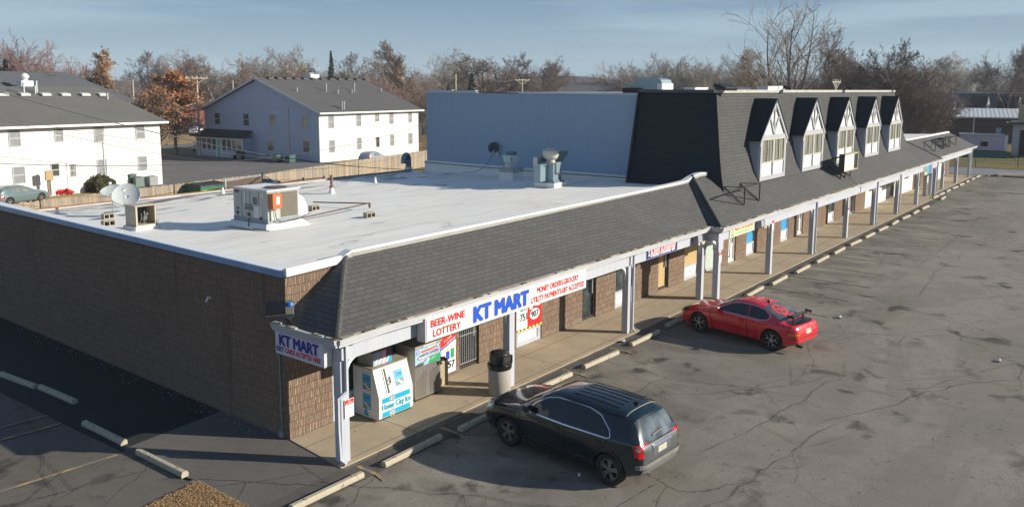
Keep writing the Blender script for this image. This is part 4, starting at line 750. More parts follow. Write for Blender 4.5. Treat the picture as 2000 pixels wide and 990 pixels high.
MB().lathe([(.29, 0), (.305, .02), (.305, .74), (.29, .76)], 36).build('can_body', M('pebble_aggregate', (.40,.37,.32), .95, .35, 30, bmp=.6), tr, smooth=40)
MB().lathe([(.32, .72), (.335, .76), (.335, .85), (.30, .88)], 36).build('liner_rim', M('bin_bag_black', (.012,.012,.014), .12, .3, 6, bmp=.6), tr, smooth=40)
hd = MB(); n_ = 28; prof = [(.285, .86), (.285, 1.08), (.26, 1.15), (.16, 1.19)]; hd.lathe(prof, n_); hd.build('hood', M('hood_black', (.02,.021,.022), .3, .2, 5), tr, smooth=45)
q = MB(); q.box(-.14, .14, -.31, -.20, .91, 1.09, 0); q.build('opening', DARK, tr, bevel=.03); q = MB()
for a_, b_ in (((-.16, .90), (.16, .90)), ((.16, .90), (.16, 1.11)), ((.16, 1.11), (-.16, 1.11)), ((-.16, 1.11), (-.16, .90))): q.bar((a_[0], -.30, a_[1]), (b_[0], -.30, b_[1]), .03, .05, 0, up=(0, 1, 0))
q.build('opening_rim', M('hood_black', (.02,.021,.022)), tr); tr.rotation_euler = (0, 0, R(-8))
# parking stops
SM = MB(); L_ = .92; SM.prism([(-L_, -.075, 0), (-L_, .075, 0), (-L_, .075, .06), (-L_, .05, .115), (-L_, -.05, .115), (-L_, -.075, .06)], (2*L_, 0, 0)); 
stop0 = SM.build('parking_stop', CONC_P, bevel=.008)
for i in (-.62, .62): q = MB().lathe([(.016, .112), (.016, .118)], 8, (i, 0, 0)); o = q.build('anchor_pin', BLACK, stop0)
STOPS = [(-1.1, -2.7, 'chipped stop lowest in the picture, left of the canopy corner post'), (1.32, -2.72, 'half shaded stop in front of the ice freezer'), (3.77, -2.78, 'stop under the nose of the dark SUV'), (6.85, -2.68, 'stop beyond the bonnet of the dark SUV'), (9.39, -2.72, 'lone sunlit stop midway between the dark SUV and the red car'), (12.14, -2.71, 'stop with a paper cup left of the red car'), (14.84, -2.61, 'stop against the front wheel of the red car'), (20.5, -3.14, 'stop just beyond the roof of the red car'), (23.1, -3.2, 'first stop clear of the red car, by the thick post')]
NTH = ['second', 'third', 'fourth', 'fifth', 'sixth', 'seventh', 'eighth', 'ninth', 'tenth', 'eleventh']
STOPS += [(x, -3.24, '%s stop clear of the red car along the middle canopy' % NTH[k]) for k, x in enumerate([25.97, 28.8, 31.5, 34.37, 37.2, 40.05, 42.9, 45.75, 48.5, 51.4])]
STOPS += [(57.7, -3.2, 'stray stop lying out of line near the far end'), (58.2, -2.6, 'first stop of the far row, beside the stray one')]
STOPS += [(x, -2.58, '%s stop of the far row counting away from the stray one' % NTH[k]) for k, x in enumerate([60.6, 63.15, 66.0, 69.0, 71.8, 74.7, 77.4])]
rs_ = random.Random(12)
for i, (x, y, lb) in enumerate(STOPS):
    o = stop0 if i == 0 else copy_tree(stop0); o.location = (x, y, -.018); o.rotation_euler = (0, 0, R(rs_.uniform(-2.5, 2.5))); tag(o, lb, 'parking stop', 'concrete stops along the walk')
for i, (x, y, a, lb) in enumerate([(-2.36, 9.13, 95.6, 'shaded stop farthest left in the side lot'), (-2.15, 7.18, 93, 'shaded stop end to end with the farthest left one'), (-2.57, 3.73, 91.5, 'shaded stop second nearest to the mulch bed'), (-2.56, 1.15, 91.5, 'sunlit yellowed stop nearest to the mulch bed')]):
    o = copy_tree(stop0); o.location = (x, y, -.018); o.rotation_euler = (0, 0, R(a)); tag(o, lb, 'parking stop', 'concrete stops in the side lot')
o = tag(MB().bar((96.0-12.5, -8.2, .12), (96.0-14.2, -6.1, .12), .5, .22).build('concrete_kerb_block', CONC_P), 'pale concrete slab lying on the kerb by the far road', 'concrete slab'); o.location = (-2.6, 2.2, 0)
# side wall extras
fl_ = thing('security_floodlight', 'ribbed black floodlight with a blue sensor at the left corner of the canopy', 'floodlight', (-.28, -.35, 2.98)); fl_.scale = (1.3, 1.3, 1.3); 
nf = Vector((-.42, -.50, .75)).normalized(); lf_ = Vector((-.62, .45, .0)); lf_ = (lf_-nf*lf_.dot(nf)).normalized(); wf_ = nf.cross(lf_); cf_ = Vector((-.10, .02, .24)); q = MB(); q.bar(cf_-lf_*.24, cf_+lf_*.24, .30, .08, 0, up=nf); hd_ = q.build('lamp_head', M('lamp_grey', (.13,.12,.11), .5, .1), fl_, bevel=.01); q = MB()
for k in range(11): a_ = cf_+lf_*(-.10+.033*k)+nf*.055; q.bar(a_-wf_*.145, a_+wf_*.145, .010, .05, 0, up=nf)
q.build('cooling_fins', BLACK, fl_); MB().lathe([(.07, 0), (.075, .04), (.05, .08)], 14, (.06, -.06, .26)).build('sensor', M('sensor_blue', (.02,.13,.4), .4), fl_, smooth=40); MB().bar((.02, .02, .12), (.08, -.05, -.06), .06).bar((-.02, .0, .14), (.1, -.03, .05), .09).build('bracket', BLACK, fl_)
o = tag(MB().tube([(-.03, .27, 3.3), (-.03, .27, .1)], .018, 8).box(-.08, -.01, .2, .34, .0, .14).build('conduit', M('conduit_grey', (.25,.27,.29), .5, .2, 3)), 'thin grey conduit running down the side wall by the corner', 'conduit')
cw = thing('wall_camera', 'small white elbow camera alone on the long shaded side wall', 'camera', (0, 3.08, 2.9)); cw.scale = (.6, .6, .6); MB().tube([(0, 0, .02), (-.14, 0, .04), (-.2, -.01, -.05), (-.2, -.01, -.12)], .055, 10).build('camera_elbow', WHITE, cw, smooth=50); MB().lathe([(.052, -.145), (.045, -.121)], 12, (-.2, -.01, 0)).build('lens', BLACK, cw)
# ---- frames on the canopy roof
def rfz(y, x=30): return ZE+sl_*(y-EM)
def tri_frame(x0, x1, y, mids, name_lbl, h=.72, group='empty sign frames on the canopy roof', n_legs=3):
    f_ = thing('sign_frame', name_lbl, 'sign frame', (x0, y, rfz(y)), 0, group); L_ = x1-x0; q = MB(); yb = .72; zb = sl_*yb+.05
    q.bar((0, yb, zb), (L_, yb, zb), .05) if mids == 'b' else None
    q.build('back_rail', BLACK, f_) if mids == 'b' else None
    return f_, L_, yb, zb
fr = thing('sign_frame', 'empty black triangular sign frame on the roof right of the canopy hip', 'sign frame', (20.35, -1.9, rfz(-1.9)), 0, 'steel frames on the canopy roof'); q = MB(); dy = .95; top_z = .72+sl_*0
for x in (1.75, 3.45): q.bar((x, 0, 0), (x, 0, .78), .045); q.bar((x, 0, 0), (x-1.0*0, dy, sl_*dy+.12), .045)
q.bar((1.75, 0, .78), (1.75, dy, sl_*dy+.12), .03); q.bar((3.45, 0, .78), (3.45, dy, sl_*dy+.12), .03); q.bar((1.75, 0, .78), (3.45, 0, .78), .045); q.bar((0.05, 0, .70), (1.75, 0, .78), .045); q.bar((0.05, 0, .70), (1.72, 0, .0), .045); q.bar((1.75, 0, .74), (3.45, 0, .02), .05)
q.build('frame_bars', BLACK, fr)
fr = thing('lightbox_sign', 'blank white light box sign on a black frame over the middle of the canopy roof', 'sign', (35.45, -1.95, rfz(-1.95)), 0, 'steel frames on the canopy roof'); q = MB()
MB().box(0, 2.5, -.14, .06, .48, 1.32).build('blank_face', SIGNW, fr); q = MB(); q.box(-.06, 0, -.2, .1, .4, 1.4, 0); q.box(2.0, 2.56, -.16, .1, .46, 1.34, 0); q.box(0, 2.6, -.2, .1, 1.32, 1.38, 1); q.box(0, 2.6, -.2, .1, .42, .48, 1); q.box(2.52, 2.6, -.2, .1, .46, 1.34, 1); q.build('box_frame', [BLACK, M('cream_frame', (.48,.42,.25), .6, .2, 3)], fr)
q = MB()
for x in (.05, .9, 1.9): q.bar((x, 0, .0), (x, 0, .6), .045); q.bar((x, 0, .05), (x, 1.25, sl_*1.25+.06), .045); q.bar((x, 0, 1.3), (x, 1.25, sl_*1.25+.06), .04)
q.bar((0, 1.25, sl_*1.25+.06), (1.9, 1.25, sl_*1.25+.06), .04); q.build('support_bars', BLACK, fr); MB().tube([(.9, 0, .4), (1.0, -.25, .0), (1.3, -.5, -.3), (1.5, -.72, -.5), (1.4, -.76, -.75), (1.0, -.75, -.8)], .015, 6).build('loose_cable', BLACK, fr)
fr = thing('sign_frame', 'cluster of empty black frames on the roof at the far end of the canopy', 'sign frame', (62.3, -1.5, ZE+.61*.57), 0, 'steel frames on the canopy roof'); q = MB()
for x in (0.3, 3.2, 3.6, 4.4, 5.6, 6.3, 9.0): q.bar((x, 0, 0), (x, 0, .85), .05); q.bar((x, 0, 0), (x, .9, .75), .05); q.bar((x, 0, .85), (x, .9, .78), .05)
for (a_, b_, z_) in ((-1.8, .3, .45), (3.2, 6.3, .85), (5.6, 9.0, .85)): q.bar((a_, 0, z_), (b_, 0, .85), .05)
q.bar((-1.8, 0, .45), (.3, 0, 0), .05); q.bar((3.2, 0, .4), (6.3, 0, .4), .05); q.build('frame_bars', BLACK, fr)
# ================================================================== ROOF EQUIPMENT
def rooft(px, py): 
    d = ray(px, py); t = (3.97-.036*CAM.y-CAM.z)/(d.z+.036*d.y); return CAM+d*t
p = rooft(524, 449); z = rz(p.x, p.y)
tn = thing('rooftop_unit', 'big grey packaged rooftop air unit with an orange control box', 'air unit', (p.x, p.y, z), R(3)); RT = M('unit_grey', (.36,.385,.375), .45, .07, 2.5)
UL, UW, UH = 1.72, 1.28, .98
cb_ = MB(); cb_.prism([(-.25, -.2, 0), (1.55, -.2, 0), (1.55, UL+.2, 0), (-.25, UL+.2, 0)], (0, 0, .02)); cb_.prism([(-.22, -.18, .02), (1.5, -.18, .02), (1.4, 0, .17), (-.05, 0, .17)], (0, UL+.1, 0)); cb_.build('roof_curb', WHITE, tn)
z0 = .18; MB().box(0, UW, 0, UL, z0, z0+.12).build('base_rail', M('rail_grey', (.22,.25,.27), .5, .2, 5), tn)
MB().box(.01, UW-.01, .01, UL-.01, z0+.12, z0+.12+UH-.1).build('unit_body', RT, tn, bevel=.008)
tp = MB(); tp.box(-.03, UW+.03, -.03, UL+.03, z0+UH+.02, z0+UH+.09)
for k in range(6): tp.box(.05, UW-.05, .72+.17*k, .74+.17*k, z0+UH+.09, z0+UH+.10)
tp.build('unit_top', M('unit_top_grey', (.45,.47,.47), .45, .1, 2), tn, bevel=.012)
q = MB(); q.lathe([(.36, z0+UH+.092), (.36, z0+UH+.10)], 28, (UW/2+.03, .42, 0), mi=0)
for k in range(10): a = R(18*k); q.bar((UW/2+.03-.36*math.cos(a), .42-.36*math.sin(a), z0+UH+.108), (UW/2+.03+.36*math.cos(a), .42+.36*math.sin(a), z0+UH+.108), .008, .006, 1)
for r_ in (.12, .22, .32, .37):
    for k in range(24): q.bar((UW/2+.03+r_*math.cos(R(15*k)), .42+r_*math.sin(R(15*k)), z0+UH+.112), (UW/2+.03+r_*math.cos(R(15*k+15)), .42+r_*math.sin(R(15*k+15)), z0+UH+.112), .008, .006, 1)
q.build('fan_grille', [DARK, M('grille_wire', (.12,.12,.12), .5)], tn)
MB().box(.52, UW-.08, -.004, .006, z0+.16, z0+UH-.02).build('coil', M('condenser_coil', (.13,.115,.085), .7, .35, 6, streak=True), tn)
q = MB(); q.box(.04, .40, -.22, 0, z0+.48, z0+UH-.02, 0); q.box(.18, .30, -.226, -.22, z0+.62, z0+.86, 1); q.build('control_box', [M('control_orange', (.40,.12,.035), .5, .1), SIGNW], tn, bevel=.006)
MB().box(.1, .28, -.05, 0, z0+.1, z0+.46).build('conduit_panel', M('cream_metal', (.5,.5,.42), .5), tn)
q = MB(); X = -.001
for (ya, yb, za, zb, mi) in ((1.42, 1.62, .82, .92, 0), (1.08, 1.16, .5, .88, 1), (.15, .33, .76, .88, 1), (.52, .70, .50, .72, 2), (.72, 1.12, .30, .40, 2), (.76, 1.1, .43, .48, 2), (1.42, 1.58, .28, .34, 2), (1.45, 1.56, .12, .22, 3), (.88, 1.0, .10, .2, 3), (.35, .68, .08, .45, 1), (.28, .4, .12, .5, 1), (.27, .4, .02, .12, 3)): q.box(X-.006, X, ya, yb, z0+.08+za, z0+.08+zb, mi)
q.build('panel_labels', [M('maroon_badge', (.12,.01,.02), .5), M('label_pale', (.52,.54,.54), .6), M('louvre_grey', (.12,.14,.15), .6), BLACK], tn); text('lettering', 'TRANE', (X-.008, 1.52, z0+.08+.845), YD, ZU, .04, PINK, tn, .09)
q = MB()
for k in range(1, 4): q.box(-.004, 0.01, UL*k/4-.004, UL*k/4+.004, z0+.12, z0+UH)
q.build('panel_seams', M('seam_grey', (.2,.22,.22), .6), tn)
hd_ = MB(); hp = [(0, 0)]+[(.55*math.sin(R(15*k)), .72*math.cos(R(15*k))) for k in range(7)]; hd_.prism([(UW+a_, .25, z0+.10+b_) for a_, b_ in hp[1:]]+[(UW, .25, z0+.10)], (0, .9, 0)); hd_.build('outside_air_hood', WHITE, tn, bevel=.02)
MB().tube([(-.08, .75, .3), (-.16, .75, .28), (-.16, .75, .02), (-.22, .3, .02), (-.2, -.3, .02)], .02, 8).tube([(.2, -.1, .6), (.25, -.1, .3), (.45, -.1, .2), (1.2, -.12, .25), (1.6, -.1, .35)], .014, 6).build('drain_pipe', BLACK, tn)
# gas line on blocks
gp = MB(); a_ = rooft(612, 402); b_ = rooft(722, 409); c_ = rooft(590, 436); up = Vector((0, 0, .16)); gp.tube([a_+up*.9, b_+up*1.4, b_+up*1.5, c_+up*1.1], .024, 8, 0); gp.lathe([(.04, -.1), (.04, .08)], 8, b_+up)
tag(gp.build('gas_pipe', M('rusted_pipe', (.10,.06,.045), .8, .5, 3)), 'rusty gas pipe making a long V across the white roof', 'gas pipe')
def cblock(px, py, rot, lb):
    p = rooft(px, py); o = thing('concrete_block', lb, 'concrete block', (p.x, p.y, p.z-.01), R(rot), 'loose concrete blocks on the flat roof'); q = MB()
    q.box(-.2, .2, -.1, .1, 0, .03); q.box(-.2, .2, -.1, .1, .17, .2)
    for x in (-.2, -.015, .17): q.box(x, x+.03, -.1, .1, .03, .17)
    MB_ = q.build('block_shell', CONC_G, o); MB().box(-.19, .19, .09, .098, .03, .17).build('block_core', DARK, o); return o
cblock(722, 425, -2, 'concrete block under the point of the V shaped gas pipe'); cblock(614, 411, 5, 'concrete block under the rear arm of the gas pipe'); cblock(211, 427, 4, 'concrete block behind the open air unit case, farther from the parapet'); cblock(212, 441, 0, 'concrete block half hidden behind the open air unit case'); 
# open condenser casing
p = rooft(268, 452); cs = thing('condenser_unit', 'beige air conditioner case with its side open and coils torn out', 'air unit', (p.x-.02, p.y, p.z), R(2)); BG = M('beige_metal', (.44,.39,.30), .5, .1, 2); a1, b1, h1 = .72, .62, .62
MB().box(-.05, a1+.1, -.05, b1+.1, 0, .14).build('pad', WHITE, cs, bevel=.02)
q = MB(); q.box(0, .03, 0, b1, .16, .16+h1); q.box(a1-.07, a1, 0, .04, .16, .16+h1); q.box(0, .06, -.004, .04, .16, .16+h1); q.box(a1-.02, a1, 0, b1, .16, .16+h1); q.box(0, a1, b1-.02, b1, .16, .16+h1); q.box(0, a1, 0, b1, .14, .18); q.build('unit_case', BG, cs)
MB().box(-.03, a1+.03, -.03, b1+.03, .16+h1, .20+h1).build('unit_top', BG, cs, bevel=.012); MB().box(.05, a1-.08, b1-.1, b1-.03, .2, .14+h1).build('rear_coil', M('coil_dark', (.05,.055,.055), .6, .3, 5), cs)
q = MB(); rw = random.Random(6)
for k in range(7): x0_ = rw.uniform(.15, .5); q.tube([(x0_, .2, .2), (x0_+rw.uniform(-.05, .05), .15, .4), (x0_+rw.uniform(-.1, .12), .2, rw.uniform(.45, .62)), (x0_+rw.uniform(.0, .2), .25, .3)], .008, 5)
q.tube([(a1-.1, -.02, .1), (a1, -.06, .2), (a1+.03, -.03, .33), (a1-.05, -.0, .25)], .012, 6); q.build('loose_tubes', M('loose_tube', (.4,.42,.4), .4, .3, 6, metal=.5), cs); MB().box(-.006, 0, .35, .41, .6, .66).build('blue_tag', CYAN, cs)
def dish(px, py, r, lb, nrm, dk=(.52,.54,.53), post=.7, nm='satellite_dish'):
    p = rooft(px, py); o = thing(nm, lb, 'satellite dish', (p.x, p.y, p.z), 0, 'satellite dishes'); q = Vector(nrm).normalized().to_track_quat('Z', 'Y').to_matrix().to_4x4()
    prof = [(r*t, r*.24*t*t) for t in (0.02, .2, .4, .6, .8, 1.0)]+[(r*1.0, r*.24+.012)]; m_ = MB().lathe(prof, 36, (0, 0, post+r*.55), q, caps=False); d_ = m_.build('reflector', M('dish_grey' if dk[0] > .2 else 'dish_dark', dk, .4, .08, 2), o, smooth=60); s_ = d_.modifiers.new('t', 'SOLIDIFY'); s_.thickness = .012
    c = Vector((0, 0, post+r*.55)); f_ = c+(q @ Vector((0, r*.1, r*.95))); a_ = MB().tube([c+(q @ Vector((0, -r*.9, r*.2))), f_], .014, 6); a_.obox(f_, (.10, .08, .08)); a_.obox(f_+Vector((.04, .03, .02)), (.05, .12, .05), (.4, .3, .2)); a_.build('feed_horn', STEEL, o)
    MB().tube([(0, 0, 0), (0, .02, post*.7), c-(q @ Vector((0, 0, .03)))], .025, 8).obox((0, 0, .02), (.5, .5, .04)).build('mast', STEEL, o); return o
dish(250, 421, .50, 'large pale oval satellite dish rising behind the open air unit case', (-.55, -.62, .55), post=.42); dish(222, 416, .42, 'pale satellite dish behind and left of the larger dish', (-.35, -.25, .9), post=.55)
p = onplane(967, 289, (23.15, 0, 0), Vector((1, 0, 0))); o = thing('satellite_dish', 'dark grey satellite dish fixed low on the pale blue wall', 'satellite dish', p, 0, 'satellite dishes'); qd = Vector((-.8, -.45, .35)).normalized().to_track_quat('Z', 'Y').to_matrix().to_4x4()
d_ = MB().lathe([(.31*t, .06*t*t) for t in (.02, .3, .6, 1.0)], 28, (-.1, 0, 0), qd, caps=False).build('reflector', M('dish_dark', (.035,.045,.05), .5, .1, 2), o, smooth=60); s_ = d_.modifiers.new('t', 'SOLIDIFY'); s_.thickness = .012
MB().tube([(.25, .0, -.3), (0, 0, -.25), (-.1, 0, 0)], .02, 6).box(.15, .25, -.1, .1, -.4, -.2).build('mount', STEEL, o); MB().tube([Vector((-.1, 0, -.05)), (-.35, -.2, -.22), (-.5, -.28, -.2)], .015, 6).obox((-.5, -.28, -.18), (.1, .08, .12)).build('feed_horn', GUT, o)
MB().tube([(-.45, -.28, -.22), (-.2, .3, -.75), (-.1, .7, -1.1), (-.2, 1.2, -1.35), (-.9, 1.6, -1.38)], .012, 5).build('cable', BLACK, o)
def fan_small():
    p = rooft(999, 352); o = thing('exhaust_fan', 'small pale upblast exhaust fan on a square curb by the blue wall', 'exhaust fan', (p.x+.1, p.y+.1, p.z), 0, 'kitchen exhaust fans on the roof'); k = M('fan_pale', (.52,.58,.60), .45, .1, 3)
    MB().box(-.42, .42, -.42, .42, 0, .42).build('curb', WHITE, o, bevel=.01); MB().box(-.45, .45, -.45, .45, .42, .62).build('curb_band', M('curb_grey', (.36,.37,.34), .7, .2, 3), o, bevel=.01)
    MB().lathe([(.30, .62), (.30, .80), (.38, .90), (.42, 1.16), (.44, 1.22), (.44, 1.26)], 8, (0, 0, 0)).build('fan_bowl', k, o); MB().lathe([(.27, 1.26), (.27, 1.42)], 24).build('motor_cap', M('fan_dark', (.10,.17,.21), .5), o, smooth=40); MB().tube([(-.3, -.3, .62), (-.42, -.3, .8), (-.44, -.3, 1.0)], .02, 6).obox((-.46, -.3, 1.08), (.1, .1, .18)).build('switch', STEEL, o)
fan_small()
p = rooft(1077, 366); o = thing('kitchen_exhaust', 'tall blue-grey square exhaust stack with a mushroom fan and tilted flue', 'exhaust fan', (p.x+.2, p.y+.2, p.z), R(4), 'kitchen exhaust fans on the roof'); BS = M('stack_blue_steel', (.26,.36,.41), .4, .15, 2, metal=.5)
MB().box(-.55, .55, -.55, .55, 0, .22).build('curb', WHITE, o, bevel=.01); q = MB(); q.prism([(-.5, -.5, .22), (.5, -.5, .22), (.36, -.36, .36), (-.36, -.36, .36)], (0, 0, .01)); q.lathe([(.66, .22), (.5, .38)], 4, M=Matrix.Rotation(R(45), 4, 'Z')); q.box(-.36, .36, -.36, .36, .36, 1.12); q.build('stack', BS, o)
MB().lathe([(.2, 1.12), (.2, 1.24), (.30, 1.28), (.36, 1.42), (.37, 1.62), (.33, 1.68), (.2, 1.70), (.2, 1.76), (.05, 1.77)], 28).build('mushroom_fan', M('fan_cream', (.52,.50,.42), .4, .1, 3), o, smooth=50)
MB().box(-.95, -.36, -.05, .3, .3, 1.06).build('side_box', BS, o); MB().tube([(-.6, -.2, 1.07), (-.2, -.4, 1.08), (-.2, -.4, .65), (.15, -.42, .6), (.2, -.42, .1)], .025, 8).tube([(.38, -.2, .2), (.38, -.2, 1.55)], .025, 8).build('pipework', M('rust_brown', (.12,.075,.06), .8, .3), o)
q = MB(); q.prism([(.36, -.2, .85), (1.25, -.2, 1.45), (1.25, -.2, 1.55), (.36, -.2, 1.05)], (0, .45, 0)); q.build('tilted_flue', M('flue_dark', (.14,.16,.15), .5), o); MB().box(-.55, .2, .38, .6, .9, 1.35).build('rear_panel', STEEL, o)
p = rooft(798, 334); o = thing('gooseneck_vent', 'curved galvanised gooseneck vent pipe at the back of the flat roof', 'vent', p); pts = [(0, 0, 0), (0, 0, .65)]+[(-.32+.32*math.cos(R(a)), 0, .65+.32*math.sin(R(a))) for a in range(20, 181, 20)]+[(-.64, 0, .5)]
MB().tube([Vector(q) @ Matrix.Rotation(R(-20), 3, 'Z') for q in pts], .17, 14).build('bent_duct', M('blued_steel', (.16,.24,.28), .4, .2, 3, metal=.5), o, smooth=50); MB().lathe([(.26, 0), (.2, .25)], 14).build('flashing_cone', WHITE, o, smooth=50)
p = rooft(648, 378); o = thing('vent_pipe', 'tall rusty flue pipe with a white boot in the middle of the roof', 'vent', p); MB().lathe([(.15, 0), (.09, .24), (.085, .26)], 16).build('boot', WHITE, o, smooth=50); MB().lathe([(.06, .25), (.06, .62), (.1, .64), (.1, .68), (.07, .7), (.07, .8), (.02, .84)], 14, M=None).build('flue', M('flue_rust', (.15,.10,.07), .7, .5, 6), o, smooth=40); MB().lathe([(.11, .27), (.11, .33)], 14).build('storm_collar', M('rust', (.30,.13,.05)), o)
for k, (px, py, h, lb) in enumerate(((733, 357, .25, 'little white plumbing vent on the shaded rear of the roof'), (940+0, 340, .35, 'small dark capped vent against the white wall curb'), (435, 378, .25, 'white conical vent at the back edge by the green dumpster'), (112, 418, .2, 'small rusty pipe stub near the left end of the rear gutter'))):
    p = rooft(px, py); o = thing('plumbing_vent', lb, 'vent', p, 0, 'small pipe vents on the roof'); MB().lathe([(.11, 0), (.05, h*.6), (.05, h)], 12).build('pipe', WHITE if k != 1 else BLACK, o, smooth=40); MB().lathe([(.06, h), (.055, h+.04)], 12).build('cap', STEEL if k != 3 else M('rust', (.30,.13,.05)), o, smooth=40)
# ================================================================== CARS
def interp(tab, s):
    if s <= tab[0][0]: return tab[0][1]
    for (a, va), (b, vb) in zip(tab, tab[1:]):
        if s <= b:
            t = (s-a)/(b-a); return va+(vb-va)*t
    return tab[-1][1]
TYRE = M('tyre_rubber', (.022,.021,.02), .85, .3, 6); ALLOY = M('alloy', (.30,.29,.27), .35, .15, 6, metal=.8); CHROME = M('chrome', (.65,.66,.68), .12, .05, 3, metal=1.0)
CGLASS = mat_glass('tinted_car_glass', (.012,.016,.018), .04, (.02,.025,.028)); CSEAM = M('panel_gap', (.004,.004,.004), .8)
def wheel_parts(car, x, y, r, wd, style, side):
    wh = bpy.data.objects.new('wheel', None); link(wh, car); wh.location = (x, y, r); wh.rotation_euler = (0, 0, 0 if side > 0 else math.pi)
    RY = Matrix.Rotation(R(90), 4, 'Y')  # lathe axis along +x (outboard)
    rr_ = r*(.66 if style == 'suv' else .74)
    MB().lathe([(rr_, -wd/2), (r*.93, -wd/2), (r, -wd*.36), (r, wd*.36), (r*.93, wd/2), (rr_*1.02, wd/2), (rr_, wd*.42)], 40, M=RY, caps=False).build('tyre', TYRE, wh, smooth=40)
    q = MB(); q.lathe([(rr_*1.01, wd*.43), (rr_*.93, wd*.44), (rr_*.90, wd*.30), (rr_*.90, -wd*.3)], 40, M=RY, caps=False, mi=0 if style == 'suv' else 1); q.lathe([(rr_*.9, wd*.02), (.02, wd*.02)], 24, M=RY, caps=False, mi=1); q.lathe([(.06, wd*.2), (.055, wd*.38), (.04, wd*.40)], 16, M=RY, mi=0)
    X0 = wd*.36
    for k in range(5):
        a = R(72*k+12)
        def P(rad, an, dx=0): return (X0+dx, rad*math.cos(an), rad*math.sin(an))
        if style == 'suv':
            for da in (-.16, .16): q.bar(P(.06, a+da*1.2), P(rr_*.93, a+da), .042, .03, 0, up=(1, 0, 0))
            q.bar(P(.05, a), P(rr_*.40, a), .07, .025, 0, up=(1, 0, 0))
        else:
            q.bar(P(.03, a, .01), P(rr_*.5, a, .005), .026, .03, 0, up=(1, 0, 0))
            for da in (-.34, .34): q.bar(P(rr_*.48, a, .004), P(rr_*.96, a+da, 0), .018, .028, 0, up=(1, 0, 0))
    q.build('rim', [ALLOY if style == 'suv' else M('rim_machined', (.55,.50,.47), .3, .1, 5, metal=.6), M('brake_dark', (.02,.018,.016), .7)], wh, smooth=40)
    return wh
def build_car(name, label, group, loc, rz_, K, paint, wheel_style='suv', detail=True):
    """front of the car faces local +Y"""
    car = thing(name, label, K['cat'], (loc[0], loc[1], loc[2] if len(loc) > 2 else -.02), rz_, group)
    L, W = K['L'], K['W']/2; SK, SF = K.get('rear', (99, 1)); ZS = K.get('zs', 1.0); LM = SK+(L-SK)*SF if SK < 90 else L
    def YS(s): return LM/2-(s if s <= SK else SK+(s-SK)*SF)
    st_ = sorted(set([round(x, 3) for x in np.linspace(0, L, K.get('n', 44))]+K.get('extra', [])))
    rows = []
    for s in st_:
        w_ = interp(K['wid'], s)*W; zb = interp(K['zb'], s); bl = interp(K['belt'], s); tp = interp(K['top'], s); rh = interp(K['roofw'], s)*W; gb = interp(K['glassw'], s)*W
        bl = min(bl, tp-.02); mid = zb+(bl-zb)*.52; gz = min(bl+.035, tp-.012); drop = interp(K.get('rdrop', [(0, .05)]), s); rz2 = max(gz+.006, tp-drop)
        rows.append([(0, zb), (w_*.80, zb), (w_*.955, zb+.05), (w_*.99, mid-.12*(bl-zb)), (w_, mid+.15*(bl-zb)), (w_*.975, bl-.05*(bl-zb)), (gb, gz), (gb+(rh-gb)*.5, gz+(rz2-gz)*.52), (rh, rz2), (rh*.72, tp-drop*.25), (rh*.35, tp-.005), (0, tp)])
    bm = bmesh.new(); V = []
    for s, row in zip(st_, rows):
        y = YS(s); V.append([bm.verts.new((x, y, z*ZS)) for x, z in row]+[bm.verts.new((-x, y, z*ZS)) for x, z in reversed(row[1:-1])])
    n_ = len(V[0])
    for a, b in zip(V, V[1:]):
        for k in range(n_): bm.faces.new((a[k], a[(k+1) % n_], b[(k+1) % n_], b[k]))
    for ring, d in ((V[0], 1), (V[-1], -1)):
        c = Vector((0, ring[0].co.y, sum(v.co.z for v in ring)/n_)); inner = [bm.verts.new(c+(v.co-c)*.86+Vector((0, d*.018, 0))) for v in ring]
        for k in range(n_):
            f = (ring[k], ring[(k+1) % n_], inner[(k+1) % n_], inner[k]); bm.faces.new(f if d < 0 else tuple(reversed(f)))
        h = n_//2
        for k in range(h):   # quads across the end cap
            a_, b_, c_, d_ = inner[k], inner[k+1], inner[(n_-k-1) % n_], inner[(n_-k) % n_]
            fs = []
            for q in (a_, b_, c_, d_):
                if q not in fs: fs.append(q)
            if len(fs) > 2:
                try: bm.faces.new(fs if d < 0 else fs[::-1])
                except ValueError: pass
    bmesh.ops.recalc_face_normals(bm, faces=bm.faces); me = bpy.data.meshes.new('tmp'); bm.to_mesh(me); bm.free()
    t = bpy.data.objects.new('tmp', me); S.collection.objects.link(t); ss = t.modifiers.new('s', 'SUBSURF'); ss.levels = 2 if detail else 1; ss.render_levels = ss.levels
    dg = bpy.context.evaluated_depsgraph_get(); smooth_me = bpy.data.meshes.new_from_object(t.evaluated_get(dg))
    bvh = BVHTree.FromPolygons([v.co.copy() for v in smooth_me.vertices], [tuple(p.vertices) for p in smooth_me.polygons])
    # wheel arches
    r = K['wr']; cut = MB(); ya = [YS(K['ax'][0]), YS(K['ax'][1])]
    for y in ya:
        for s in (-1, 1): cut.lathe([(r*1.13, -.2), (r*1.13, .2)], 36, ((W-.12)*s, y, r*1.02), Matrix.Rotation(R(90), 4, 'Y'))
    cme = bpy.data.meshes.new('cut'); cme.from_pydata(cut.v, [], cut.f); cbm = bmesh.new(); cbm.from_mesh(cme); bmesh.ops.recalc_face_normals(cbm, faces=cbm.faces); cbm.to_mesh(cme); cbm.free(); cme.materials.append(paint); cme.materials.append(BLACK)
    cme.polygons.foreach_set('material_index', [1]*len(cme.polygons)); co_ = bpy.data.objects.new('cut', cme); S.collection.objects.link(co_)
    smooth_me.materials.clear(); smooth_me.materials.append(paint); smooth_me.materials.append(BLACK)
